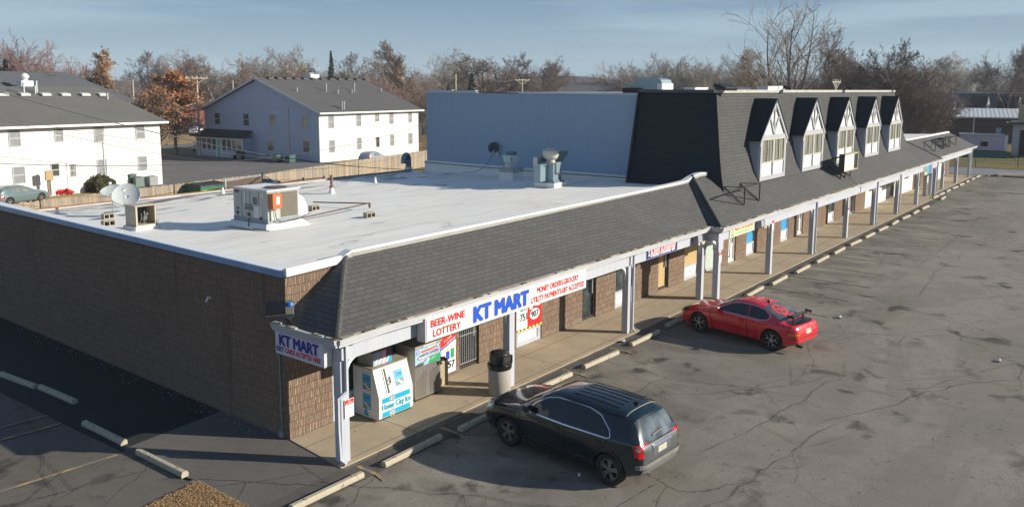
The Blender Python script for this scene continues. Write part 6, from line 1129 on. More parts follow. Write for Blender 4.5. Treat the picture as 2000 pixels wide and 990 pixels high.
# porch on the gable side
po = MB(); yA, yB = 11.4, 20.3; po.box(-1.6, 0, yA, yB, 0, 2.4, 0); po.build('porch', SID_B, H2)
q = MB(); q.prism([(-2.3, yA-.5, 2.45), (0, yA+.1, 3.25), (0, yB+.1, 3.25), (-2.3, yB+.4, 2.45)], (0, 0, .06)); q.build('porch_roof', SH_BLACK, H2)
q = MB(); g_ = MB(); n_ = 9
for i in range(n_):
    y0_ = yA+.15+(yB-yA-.3)/n_*i; y1_ = y0_+(yB-yA-.3)/n_-.18
    if i == 4: q.box(-1.66, -1.61, y0_, y1_, .15, 2.25, 1); continue
    g_.box(-1.63, -1.605, y0_, y1_, .95, 2.2)
for i in range(n_+1): y0_ = yA+.15+(yB-yA-.3)/n_*i-.18; q.box(-1.68, -1.6, y0_, y0_+.16, 0.0 if i in (4, 5) else .9, 2.3, 0)
q.box(-1.69, -1.6, yA, yB, 2.2, 2.4, 0); q.build('porch_posts', [WHITE, M('door_teal', (.15,.40,.42), .5)], H2); g_.build('porch_windows', HDARK, H2)
MB().box(-.08, 0, 5.0, 5.12, .3, 6.2).box(-.1, .0, -.02, .08, 0, 5.2).build('downpipe', M('pipe_grey', (.45,.45,.45)), H2)
# bench, bins and ac units
def lp(px, py, z=-.33): return onz(px, py, z)
def boxy(name, label, cat, px, py, sx_, sy_, h, mat, grp=None, rot=5, lid=None, z=-.33):
    p = lp(px, py, z); o = thing(name, label, cat, p, R(rot), grp); MB().box(-sx_/2, sx_/2, -sy_/2, sy_/2, .05, h).build('casing', mat, o, bevel=.02); MB().box(-sx_/2-.02, sx_/2+.02, -sy_/2-.02, sy_/2+.02, h, h+.06).build('lid', lid or mat, o); MB().box(-sx_/2+.05, sx_/2-.05, -sy_/2+.05, sy_/2-.05, 0, .05).build('plinth', BLACK, o)
    if cat == 'air conditioner': MB().lathe([(min(sx_, sy_)*.38, h+.06), (min(sx_, sy_)*.36, h+.09)], 16).build('fan_grille', BLACK, o)
    return o
GRN_D = M('utility_green', (.03,.10,.08), .5, .2, 3); GREYB = M('case_grey', (.26,.27,.27), .5, .15, 3)
boxy('utility_cabinet', 'dark green utility box against the blue gable wall, nearer the porch', 'utility box', 542, 317, .9, .8, .85, GRN_D, 'green boxes by the gable wall'); boxy('utility_cabinet', 'dark green utility box against the blue gable wall, nearer the corner', 'utility box', 567, 318, .9, .8, .85, GRN_D, 'green boxes by the gable wall')
bn = thing('garden_bench', 'black slatted bench outside the porch of the gable house', 'bench', lp(467, 311), R(95)); MB().box(-.8, .8, -.25, .25, .42, .48).build('seat', BLACK, bn); MB().box(-.8, .8, -.27, -.22, .55, .98).build('backrest', BLACK, bn)
for sx_ in (-.7, .7): MB().box(sx_-.04, sx_+.04, -.25, .25, 0, .42).build('leg', BLACK, bn)
A_ = 'air conditioners behind the white house'
boxy('air_conditioner', 'grey air conditioner standing alone near the corner of the white house', 'air conditioner', 296, 363, .8, .8, .78, GREYB, A_); boxy('air_conditioner', 'green-grey air conditioner second from the corner of the white house', 'air conditioner', 269, 366, .8, .8, .85, M('case_green', (.12,.17,.15), .5, .2, 3), A_); boxy('air_conditioner', 'dark green unit leaning in the middle of the row behind the white house', 'air conditioner', 257, 366, .6, .7, 1.1, GRN_D, A_); boxy('air_conditioner', 'low dark unit farthest left in the row behind the white house', 'air conditioner', 236, 363, .9, .8, .55, GREYB, A_)
boxy('utility_cabinet', 'small cream cabinet by the wall left of the meter post', 'utility box', 62, 379, .9, .5, 1.0, M('cream_metal', (.5,.5,.42)), 'cabinets by the white house'); boxy('utility_cabinet', 'narrow pale green cabinet next to the meter post', 'utility box', 82, 377, .5, .5, 1.1, M('pale_green_metal', (.42,.50,.40), .6), 'cabinets by the white house')
mp_ = thing('meter_post', 'wooden meter post with a brown box in front of the white house', 'meter post', lp(97, 386), 0); MB().box(-.08, .08, -.08, .08, 0, 2.1).build('post', M('post_wood', (.25,.20,.15), .9, .3, 3), mp_); MB().box(-.28, .28, -.25, -.08, 1.35, 2.1).build('meter_box', M('meter_tan', (.42,.30,.15), .7, .1), mp_, bevel=.02); MB().tube([(.1, -.1, 1.35), (.12, -.1, .2)], .04).build('conduit', STEEL, mp_)
# round bush by the steps
def leafball(name, label, cat, p, rx, ry, rz_, n, mat, seed=1, leaf=.07):
    rr_ = random.Random(seed); q = MB()
    for _ in range(n):
        a, b = rr_.uniform(0, 6.283), math.acos(rr_.uniform(-.2, 1)); k_ = rr_.uniform(.75, 1.03)*(1+.08*math.sin(5*a)+.06*math.sin(7*b)); c = Vector((rx*k_*math.sin(b)*math.cos(a), ry*k_*math.sin(b)*math.sin(a), .1+rz_*k_*max(0, math.cos(b)+.15)))
        e = Vector((rr_.gauss(0, 1), rr_.gauss(0, 1), rr_.gauss(0, 1))).normalized(); f = e.orthogonal().normalized(); s_ = leaf*rr_.uniform(.6, 1.4); q.add([c-e*s_, c+f*s_*.6, c+e*s_, c-f*s_*.6], [(0, 1, 2, 3)], rr_.randrange(2))
    o = thing(name, label, cat, p); q.build('foliage', mat, o, uv=False); MB().tube([(0, 0, 0), (0, 0, rz_*.5)], .06).build('stem', M('bark', (.10,.075,.055), .95, .3, 4), o); return o
leafball('shrub', 'clipped round olive green bush by the steps of the white house', 'shrub', lp(199, 374), 1.15, 1.1, 1.05, 5200, [M('bush_green', (.055,.06,.02), .9, .4, 6), M('bush_olive', (.10,.085,.03), .9, .4, 6)], 3, .08)
o = tag(leafball('tarp_heap', 'crumpled bright red tarp on the grass by the steps', 'tarp', lp(123, 380), .9, .35, .35, 300, [RED, RED], 5, .16)); 
for ch_ in list(o.children):
    if ch_.name.startswith('stem'): bpy.data.objects.remove(ch_)
    else: ch_.name = 'red_cloth'
rl_ = thing('step_railing', 'thin black metal railings around the side door steps of the white house', 'railing', lp(165, 371), R(5)); q = MB()
for x in np.arange(-1.6, 2.2, .18): q.bar((x, 0, .0), (x, 0, 1.0), .025)
q.bar((-1.6, 0, 1.0), (2.2, 0, .95), .04); q.bar((-1.6, 0, .15), (2.2, 0, .12), .03); q.bar((-1.6, 0, 1.0), (-2.8, 0, .1), .035); q.build('rails', BLACK, rl_); MB().box(-2.8, 2.4, .1, 1.6, 0, .28).build('step', CONC_G, rl_)
# wooden ramp at the gable house
rp = thing('wooden_ramp', 'red-brown timber wheelchair ramp along the white side of the gable house', 'ramp', lp(770, 296), R(5)); q = MB(); wd_m = M('ramp_wood', (.30,.11,.05), .8, .3, 3)
for z in (.7, 1.05): q.bar((-5, 0, z+.15), (6, 0, z-.3), .09); q.bar((-5, 1.6, z+.25), (5, 1.6, z-.1), .09)
for x in np.arange(-5, 6.1, 1.4): q.bar((x, 0, 0), (x, 0, 1.2-.04*(x+5)), .1); q.bar((x, 1.6, 0), (x, 1.6, 1.25), .1)
q.build('handrail', wd_m, rp); MB().prism([(-5, .05, .45), (6, .05, .05), (6, 1.55, .05), (-5, 1.55, .45)], (0, 0, .06)).build('deck', wd_m, rp)
# third roof behind the white house
h3 = thing('rear_house', 'grey roofed house with a white chimney rising behind the white house', 'house', onz(40, 250, -.33)); h3.rotation_euler = (0, 0, R(5)); h3.location = far(82, 112, -.33)
q = MB(); q.prism([(-40, 0, 5.6), (14.5, 0, 5.6), (8, 9, 10.6-.33), (-40, 9, 10.6-.33)], (0, 0, .12)); q.prism([(-40, 18, 5.6), (14.5, 18, 5.6), (8, 9, 10.27), (-40, 9, 10.27)], (0, 0, .12)); q.prism([(14.5, 0, 5.6), (14.5, 18, 5.6), (8, 9, 10.27), (8, 9, 10.26)], (0, 0, .12)); rf3 = q.build('roof', M('slate_grey_roof', (.085,.09,.10), .9, .15, .8), h3)
MB().box(-40, 14, .4, 17.6, 0, 5.7).build('wall', SID_W, h3); q = MB(); q.box(-.7, .7, 3.2, 4.4, 6, 9.2, 0); q.lathe([(.35, 9.2), (.35, 9.4), (.5, 9.6), (.5, 9.8), (.2, 10.1)], 18, (0, 3.8, 0), mi=1); q.build('chimney', [WHITE, M('cap_pale', (.6,.62,.6), .4)], h3)
# brick bungalows with rakes, far
def bung(px, dist, w_, h_, ang, wall, roofm, label, ridge=2.2, L_=12, zb=-.33):
    p = far(px, dist, zb); o = thing('brick_bungalow', label, 'house', p, R(ang)); MB().box(-w_/2, w_/2, 0, L_, 0, h_).build('wall', wall, o); MB().prism([(-w_/2, -.01, h_), (w_/2, -.01, h_), (0, -.01, h_+ridge)], (0, .2, 0)).build('gable', wall, o)
    q = MB()
    for s in (-1, 1): q.prism([(s*(w_/2+.5), -.5, h_-.25), (0, -.5, h_+ridge), (0, L_+.5, h_+ridge), (s*(w_/2+.5), L_+.5, h_-.25)], (0, 0, .15))
    q.build('roof', roofm, o); q = MB()
    for s in (-1, 1): q.bar((s*(w_/2+.5), -.55, h_-.15), (0, -.55, h_+ridge+.1), .08, .25)
    q.build('bargeboard', WHITE, o); q = MB(); q.box(-1, 0.2, -.04, 0, 1, 2.1); q.build('window', HDARK, o); return o
BRK = M('red_brick', (.24,.09,.06), .9, .2, 4); BRR = M('brown_roof', (.17,.13,.11), .9, .2, 1)
bung(243, 205, 13, 2.9, -10, BRK, BRR, 'red brick bungalow glimpsed past the right end of the white house roof'); bung(377, 190, 12, 2.8, -20, BRK, BRR, 'red brick house with pale rakes behind the orange tree'); bung(404, 205, 12, 3.0, 60, BRK, BRR, 'brown roofed bungalow between the orange tree and the gable house')
bung(815, 150, 7, 2.6, -40, WHITE, M('pale_roof', (.4,.4,.4), .8), 'small white shed glimpsed between the gable house and the blue wall')
# long grey roof through the trees beyond the strip mall, and far right buildings
o = thing('long_hall', 'long low grey roofed building seen through the trees above the blue wall', 'building', far(1175, 215, 0), R(-52+8)); q = MB(); MB().box(-26, 30, 0, 18, 0, 5.2).build('wall', M('dull_wall', (.25,.23,.22), .9), o); q.prism([(-28, -1, 5.0), (32, -1, 5.0), (24, 9, 9.6), (-20, 9, 9.6)], (0, 0, .15)); q.prism([(-28, 19, 5.0), (32, 19, 5.0), (24, 9, 9.6), (-20, 9, 9.6)], (0, 0, .15)); q.build('roof', M('slate_grey_roof', (.085,.09,.10)), o)
ang = math.degrees(math.atan2(CR.y, CR.x))
DB = mat_lines('brown_brick_band', (.085,.06,.05), .2, 1, .1, .3, .15, .9, .6)
RA = -80
bb = thing('brick_warehouse', 'dark brown brick building with a pale corrugated roof edge at the far right', 'building', far(1790, 150, 0), R(RA)); MB().box(-3, 19.5, 0, 22, 0, 3.9).build('wall', DB, bb); q = MB(); MB().prism([(-3.5, -.6, 3.8), (20, -.6, 3.8), (20, 9, 5.0), (-3.5, 9, 5.0)], (0, 0, .2)).build('metal_roof', mat_lines('ribbed_metal', (.62,.63,.62), .6, 0, .3, 1.0, .05, .4, .45), bb)
for x in (8.5, 16.8): q.box(x, x+.14, -.12, 0, 0, 3.8)
for x in (5, 13): q.box(x, x+.4, -.2, 0, 3.1, 3.35)
q.build('downpipe', WHITE, bb)
mb2 = thing('dormer_building', 'grey building with a dark mansard roof and three narrow white dormers at the far right', 'building', far(1866, 192, 0), R(RA)); TW = M('taupe_wall', (.36,.32,.32), .9)
MB().prism([(4, 0, 0), (4, 0, 3.4), (0, 4, 7.4), (-4.5, 4.5, 5.6), (-8, 5, 4.2), (-8, 5, 0)], (0, 4, 0)).build('gable_wall', TW, mb2); MB().box(4.1, 18, .5, 12, 0, 3.4).build('wall', TW, mb2)
MB().prism([(4, -.3, 3.3), (18, -.3, 3.3), (14, 4, 7.5), (0, 4, 7.5)], (0, .3, .05)).build('mansard_roof', M('dim_roof', (.10,.105,.115), .9, .2, 2), mb2); MB().box(0, 13.5, 3.7, 4.4, 7.5, 7.7).build('ridge_cap', M('ridge_pale', (.62,.62,.58), .6), mb2)
for x in (5.6, 11.0, 15.4):
    q = MB(); q.prism([(x, -1.4, 3.3), (x+1.25, .2, 3.3), (x+.45, -.8, 6.9)], (-.12, .1, 0)); w_d = q.build('dormer', WHITE, mb2); q = MB(); q.prism([(x-.25, -1.3, 3.3), (x+.3, -1.3, 6.9), (x-2.6, 3, 6.9), (x-4.2, .3, 3.6)], (.05, .1, .1)); q.build('dormer_roof', SH_BLACK, w_d)
p0 = onz(1873, 292, 0.6); p1 = onz(1966, 295, .6); dv = (p1-p0); tl = thing('site_trailer', 'long pale lilac office trailer with a small dark window by the far lawn', 'trailer', (p0.x, p0.y, 0), math.atan2(dv.y, dv.x)); TL = dv.length
MB().box(0, TL, 0, 3, .6, 2.5).build('trailer_body', mat_lines('lilac_siding', (.58,.50,.60), 1.2, 0, .03, .3, .03, .7, .7), tl); MB().box(0, TL, .2, 2.8, 0, .6).build('undercarriage', BLACK, tl); MB().box(TL*.45, TL*.6, -.04, 0, 1.1, 1.7).build('window', DARK, tl); MB().box(TL-.3, TL+.05, -.06, 3.05, .6, 2.6).build('end_frame', WHITE, tl); MB().box(-.05, TL, -.1, 3.1, 2.5, 2.6).build('roof_edge', M('trailer_roof', (.55,.5,.45), .7), tl)
p0 = onz(1974, 303, 0); rbd = thing('corner_building', 'pale rendered building with a dark doorway cut off by the right edge', 'building', p0, R(-86)); MB().box(0, 9, 0, 7, 0, 3.9).build('wall', M('render_pale', (.55,.54,.53), .8), rbd); MB().box(-.5, 9.5, -.7, 7.5, 3.9, 4.15).build('roof_edge', M('slate_grey_roof', (.085,.09,.10)), rbd); MB().box(.8, 5, -.05, 0, 0, 3.2).build('doorway', DARK, rbd); MB().box(.4, 5, 1, 3, 4.15, 6.3).build('tan_annex', M('tan_panel', (.52,.42,.26), .8), rbd)
MB().box(0, .6, -.2, 0, 0, 3.3).build('tmp', M('sky_blue_panel', (.35,.52,.66), .6)); o = bpy.data.objects['tmp']; o.name = 'blue_banner_board'; q_ = far(1952, 125, 0); o.location = q_; o.rotation_euler = (0, 0, R(RA)); tag(o, 'tall light blue board standing behind the trailer', 'board')
# green windscreen fence
fa_ = onz(1893, 313, 0); fb_ = onz(1966, 315, 0); dv = fb_-fa_; gf = thing('screen_fence', 'chain link fence covered with green screening at the far right lawn', 'fence', fa_, math.atan2(dv.y, dv.x)); FL = dv.length
MB().box(-24, FL, -.02, .02, .3, 1.08).build('green_screen', M('screen_green', (.015,.12,.09), .8, .1, 1), gf); q = MB()
for x in np.arange(-24, FL+1, 3.2): q.tube([(x, .06, 0), (x, .06, 1.15)], .03, 6)
q.tube([(-24, .06, 1.12), (FL, .06, 1.12)], .03, 6); q.build('fence_frame', BLACK, gf)
pa = onz(1905, 326, 0); lf = thing('wire_fence', 'low black post and wire fence along the far lawn', 'fence', pa, math.atan2(dv.y, dv.x)); q = MB()
for x in np.arange(-12, 16, 4.0): q.tube([(x, 0, 0), (x, 0, 1.15)], .04, 6)
for z in (.4, .8, 1.1): q.tube([(-12, 0, z), (14, 0, z)], .015, 4)
q.build('posts_and_wires', BLACK, lf)
# ================================================================== FENCE, DUMPSTERS
WOODF = mat_lines('weathered_boards', (.30,.245,.185), .145, 0, .10, .8, .22, .95, .35)
fpts = [(3.0, 35.2), (9.66, 36.8), (19.1, 38.35), (27.3, 39.5), (40.4, 43.3), (53.3, 47), (58, 48.4)]
bf = thing('board_fence', 'long weathered tan board fence running behind the alley', 'fence', (9.66, 36.8, -.33)); q = MB(); ph = MB(); rf_ = random.Random(9); off = Vector((9.66, 36.8, 0))
for (a, b) in zip(fpts, fpts[1:]):
    a = Vector((*a, 0))-off; b = Vector((*b, 0))-off; L_ = (b-a).length; d = (b-a)/L_; n_ = int(L_/.15)
    for i in range(n_):
        p = a+d*(i*.15); e = p+d*.142; h = 1.78+rf_.uniform(-.04, .04); t = .012*rf_.choice((0, 1)); nn = Vector((d.y, -d.x, 0)); q.prism([p+nn*t, e+nn*t, e+nn*t+Vector((0, 0, h)), p+nn*t+Vector((0, 0, h))], nn*.018, rf_.randrange(4))
    for i in range(0, int(L_/2.4)+1): p = a+d*(i*2.4)-Vector((d.y, -d.x, 0))*.08; MB().box(p.x-.05, p.x+.05, p.y-.05, p.y+.05, 0, 1.7).build('fence_post', M('board_b', (.27,.22,.165), .95, .25, 2, streak=True), bf)
q.build('fence_boards', [M('board_a', (.33,.27,.20), .95, .25, 2, streak=True), M('board_b', (.27,.22,.165), .95, .25, 2, streak=True), M('board_c', (.38,.30,.20), .95, .25, 2, streak=True), M('board_d', (.30,.26,.22), .95, .25, 2, streak=True)], bf, uv=False)
def dumpster(px0, py0, px1, z, mat, lid, label, logo=True):
    p0 = onz(px0, py0, z); o = thing('dumpster', label, 'dumpster', (p0.x, p0.y, -.33), R(8), 'dumpsters behind the shops'); o.scale = (1.05, 1, 1.33); b = MB(); b.prism([(0, 0, .1), (0, 0, 1.15), (0, 1.5, 1.2), (0, 1.5, .1)], (2.3, 0, 0)); b.build('bin_body', mat, o, bevel=.03)
    MB().prism([(-.05, -.08, 1.17), (-.05, 1.55, 1.25), (-.05, 1.55, 1.31), (-.05, -.08, 1.23)], (2.4, 0, 0)).build('lid', lid, o, bevel=.02); q = MB()
    for k in range(8): q.bar((.1+.3*k, 0, 1.245), (.1+.3*k, 1.5, 1.32), .05, .03)
    q.build('lid_ribs', lid, o)
    if logo: b = MB(); b.box(.15, .55, -.012, 0, .75, 1.0, 0); b.box(.9, 1.6, -.012, 0, .55, 1.0, 1); b.build('placards', [YEL, SIGNW], o); text('lettering', 'WM', (1.0, -.014, .65), XR, ZU, .26, GRN, o, .5, .03, .002)
    return o
pd = onz(390, 378, .2); dumpster(391, 365, 0, 1.3, M('dumpster_green', (.01,.14,.05), .5, .15, 2), M('lid_charcoal', (.08,.10,.09), .6, .2, 3), 'green dumpster with a charcoal lid behind the flat roof'); dumpster(497, 361, 0, 1.3, M('dumpster_blue', (.02,.08,.22), .5, .2, 2), M('lid_blue_dark', (.03,.06,.10), .6, .2, 3), 'dark blue dumpster inside the fenced enclosure', False)
e0 = onz(440, 352, 1.9); en = thing('bin_enclosure', 'chain link enclosure with brown slats around the blue dumpster', 'enclosure', (e0.x, e0.y, -.33)); brs = M('brown_slats', (.10,.07,.055), .8, .2, 3); q = MB(); f_ = MB()
for run in (((440, 352), (512, 341), (545, 357)), ((545, 357), (592, 350), (633, 346))):
    W4 = [onz(a, b, 1.9)-e0 for a, b in run]
    for k, (a, b) in enumerate(zip(W4, W4[1:])):
        f_.bar((a.x, a.y, 2.2), (b.x, b.y, 2.2), .06, .06)
        for c in (a, b): f_.bar((c.x, c.y, 0), (c.x, c.y, 2.35), .08, .08)
        if run[0][0] == 440 and k == 1: continue
        d = b-a; q.prism([(a.x, a.y, .1), (b.x, b.y, .1), (b.x, b.y, 2.12), (a.x, a.y, 2.12)], Vector((d.y, -d.x, 0)).normalized()*.02)
q.build('slatted_mesh', brs, en); f_.build('fence_frame', STEEL, en)
# ================================================================== POLES AND WIRES
def upole(px, ytop, dist, label, arm=2.4, trans=False, face=0, mat=None, wood=(.50,.46,.38)):
    p = far(px, dist, -.3); H = CAM.z+(172-ytop)*dist/FPX+.3; o = thing('utility_pole', label, 'utility pole', p, R(-38+face), 'utility poles'); k = mat or M('pole_pale', wood, .9, .15, 2)
    MB().tube([(0, 0, 0), (0, 0, H)], [.16, .10], 8).build('pole_shaft', k, o)
    if arm: MB().box(-arm/2, arm/2, -.16, -.04, H-.35, H-.2).bar((-arm*.36, -.1, H-.35), (0, -.1, H-1.0), .07).bar((arm*.36, -.1, H-.35), (0, -.1, H-1.0), .07).build('crossarm', M('arm_pale', (.62,.58,.42), .9), o); q = MB(); [q.lathe([(.05, H-.2), (.06, H-.05), (.03, H)], 8, (x, -.1, 0)) for x in (-arm*.46, -arm*.2, arm*.2, arm*.46)]; q.build('insulators', GUT, o)
    if trans: MB().lathe([(.28, H-3.2), (.30, H-3.1), (.30, H-2.3), (.2, H-2.15)], 16, (-.5, 0, 0)).box(-.25, .25, -.06, .06, H-2.9, H-2.7).build('transformer', M('transformer_pale', (.62,.64,.64), .5), o, smooth=40)
    return o, p, H
upole(385, 152, 110, 'pale pole with a crossarm between the orange tree and the gable house', 2.6); upole(890, 146, 118, 'pole with a white drum transformer above the left of the blue wall', 0, True, wood=(.6,.6,.58)); upole(1020, 153, 140, 'pole with a pale crossarm above the middle of the blue wall', 2.6)
upole(1632, 154, 95, 'thin pole with a small yellow crossarm above the mansard', 1.0, wood=(.62,.6,.5)); upole(260, 160, 170, 'thin bare pole left of the orange tree', 0); upole(455, 160, 170, 'thin bare pole in front of the round crowned tree', 0)
def wire(pts, sag, r, label):
    a, b = [CAM+ray(px, py)*(d/Vector((ray(px, py).x, ray(px, py).y)).length) for px, py, d in pts]; P = [a.lerp(b, t/24)-Vector((0, 0, sag*4*(t/24)*(1-t/24))) for t in range(25)]
    o = MB().tube(P, r, 5).build('overhead_wire', M('wire_dark', (.05,.055,.06), .6)); tag(o, label, 'wire', 'overhead wires')
wire([(-60, 163, 42), (900, 330, 66)], 1.2, .022, 'thick twisted wire crossing the grey roof of the white house'); wire([(-60, 218, 48), (640, 330, 70)], .8, .012, 'thin wire lower down across the left white house'); wire([(-40, 318, 46), (900, 212, 85)], 2.0, .018, 'wire rising to the right across both houses'); wire([(-40, 300, 50), (980, 240, 90)], 2.8, .011, 'thin slack wire crossing the lower windows of both houses'); wire([(-40, 222, 45), (980, 330, 80)], 1.0, .011, 'thin wire falling to the right between the two houses')
# ================================================================== TREES
def mesh_np(name, V, F, mats):
    me = bpy.data.meshes.new(name); me.from_pydata(V, [], F); me.materials.append(mats); me.update(); return me
def grow(seed, H=12.0, kind='round', dens=1.0, twr=.018, tip=True):
    """unit tree of height H: returns (limb verts, faces), (twig verts, faces), twig end points"""
    r_ = random.Random(seed); LV, LF, TV, TF, ends = [], [], [], [], []
    def tube(V, F, pts, rs, n):
        b = len(V); ref = None
        for i, p in enumerate(pts):
            d = (pts[min(i+1, len(pts)-1)]-pts[max(i-1, 0)]).normalized()
            if ref is None: ref = d.orthogonal().normalized()
            ref = (ref-d*ref.dot(d)).normalized(); q = d.cross(ref)
            for k in range(n): a = 2*math.pi*k/n; V.append(tuple(p+(ref*math.cos(a)+q*math.sin(a))*rs[i]))
        for i in range(len(pts)-1):
            for k in range(n): a = b+i*n+k; c = b+i*n+(k+1) % n; F.append((a, c, c+n, a+n))
    cfg = {'round': (.22, .62, .9), 'vase': (.16, .45, .75), 'tall': (.25, .34, .95), 'oak': (.25, .85, .8), 'bush': (.04, .7, .8), 'giant': (.16, .5, .8)}[kind]
    def branch(p, d, L, rad, lev):
        n = (7, 5, 4, 3, 2)[min(lev, 4)]; pts = [p.copy()]; q = p.copy(); dd = d.copy(); wob = (.10, .16, .2, .24, .25)[min(lev, 4)]*(1.7 if kind == 'oak' else .55 if kind == 'giant' else 1)
        for i in range(n):
            dd = (dd+Vector((r_.gauss(0, wob), r_.gauss(0, wob), r_.gauss(0, wob)+(.06 if lev else .1)))).normalized(); q = q+dd*L/n; pts.append(q.copy())
        rs = [max(twr*.5, rad*(1-.72*i/n)) for i in range(n+1)]
        if lev <= 1: tube(LV, LF, pts, rs, 6 if lev == 0 else 4)
        else: tube(TV, TF, pts, [max(x, twr) if i < n else twr*.6 for i, x in enumerate(rs)], 3)
        if lev >= 3: ends.append((pts[-1], dd))
        mx_ = 4 if tip else 3
        if lev >= mx_: return
        m = int((13, 13 if kind in ('vase', 'bush', 'giant') else 9, 8 if kind in ('vase', 'bush', 'giant') else 6, 5)[lev]*dens*(1 if lev else 1.2)); 
        for k in range(m):
            t = (cfg[0]+(1-cfg[0])*(k+r_.random())/m) if lev == 0 else (.18+.82*(k+r_.random())/m); i = min(int(t*n), n-1); bp_ = pts[i].lerp(pts[i+1], t*n-i); ax = (pts[i+1]-pts[i]).normalized(); az = r_.uniform(0, 6.283); o = ax.orthogonal().normalized(); o = Matrix.Rotation(az, 3, ax) @ o
            spread = (cfg[1] if lev == 0 else .62)*r_.uniform(.75, 1.3)
            if lev == 0: spread *= (1.35-.75*t); l2 = H*.52*(1.05-.62*t)*r_.uniform(.75, 1.1)*(.62 if kind == 'tall' else 1)
            else: l2 = L*r_.uniform(.38, .62)*(1.15-.5*t)
            nd = (ax*math.cos(spread*1.15)+o*math.sin(spread*1.15)).normalized()
            if lev >= 1: nd = (nd+Vector((0, 0, .12))).normalized()
            branch(bp_, nd, l2, rs[i]*(.58 if lev == 0 else .6), lev+1)
    if kind in ('vase', 'bush', 'giant'):
        for k in range(5 if kind == 'giant' else 6 if kind == 'vase' else 8):
            a = 6.283*k/5+r_.random(); t_ = r_.uniform(.2, .8) if kind == 'bush' else r_.uniform(.1, .38) if kind == 'giant' else r_.uniform(.12, .5); branch(Vector((0, 0, 0 if kind == 'bush' else H*.10)), Vector((math.cos(a)*t_, math.sin(a)*t_, 1)).normalized(), H*r_.uniform(.6, .82), H*(.013 if kind == 'giant' else .010), 1)
        tube(LV, LF, [Vector((0, 0, 0)), Vector((0, 0, H*.12))], [H*.022, H*.016], 7)
    else: branch(Vector((0, 0, 0)), Vector((0, 0, 1)), H*(.78 if kind != 'oak' else .62), H*.020, 0)
    top = max(v[2] for v in TV); k_ = H/top
    LV = [(a*k_, b*k_, c*k_) for a, b, c in LV]; TV = [(a*k_, b*k_, c*k_) for a, b, c in TV]
    return (LV, LF), (TV, TF), [(e*k_, d) for e, d in ends]
def bark(name, c1): return M(name, c1, .95, .3, .5)
B_GREY = bark('bark_grey', (.22,.185,.155)); B_BRN = bark('bark_brown', (.185,.14,.115)); B_RED = bark('bark_red', (.25,.155,.14)); B_PALE = bark('bark_pale', (.36,.315,.26)); B_TAN = bark('bark_tan', (.30,.22,.155)); B_WHT = bark('bark_white', (.55,.52,.47))
PROTO = {}
def proto(key, **k):
    (lv, lf), (tv, tf), e = grow(**k); PROTO[key] = (mesh_np('trunk_'+key, lv, lf, B_GREY), mesh_np('crown_'+key, tv, tf, B_GREY), k['H'], e, np.array(tv), tf, np.array(lv), lf)
proto('rounda', seed=1, H=12, kind='round', dens=1.0, twr=.014); proto('roundb', seed=2, H=12, kind='round', dens=1.05, twr=.014); proto('vasea', seed=3, H=12, kind='vase', dens=1.15, twr=.014); proto('vaseb', seed=8, H=12, kind='vase', dens=1.2, twr=.013)
proto('talla', seed=4, H=12, kind='tall', dens=1.05, twr=.013); proto('oaka', seed=5, H=12, kind='oak', dens=1.0, twr=.015); proto('oakb', seed=11, H=12, kind='oak', dens=1.05, twr=.015); proto('busha', seed=6, H=12, kind='bush', dens=1.05, twr=.016)
def tree(key, px, ytop, dist, wk, mat, label, rot=0.0, cat='tree', name='bare_tree', group=None, zb=-.33):
    tm, cm, H0, e, *_ = PROTO[key]; p = far(px, dist, zb); H = CAM.z+(172-ytop)*dist/FPX-zb; s = H/H0
    t = thing(name, label, cat, p, rot, group or 'bare trees along the skyline'); t.scale = (s*wk, s*wk, s)
    for nm, me in (('trunk', tm), ('crown', cm)):
        o = bpy.data.objects.new(nm, me); link(o, t); o.material_slots[0].link = 'OBJECT'; o.material_slots[0].material = mat
    return t, e, s
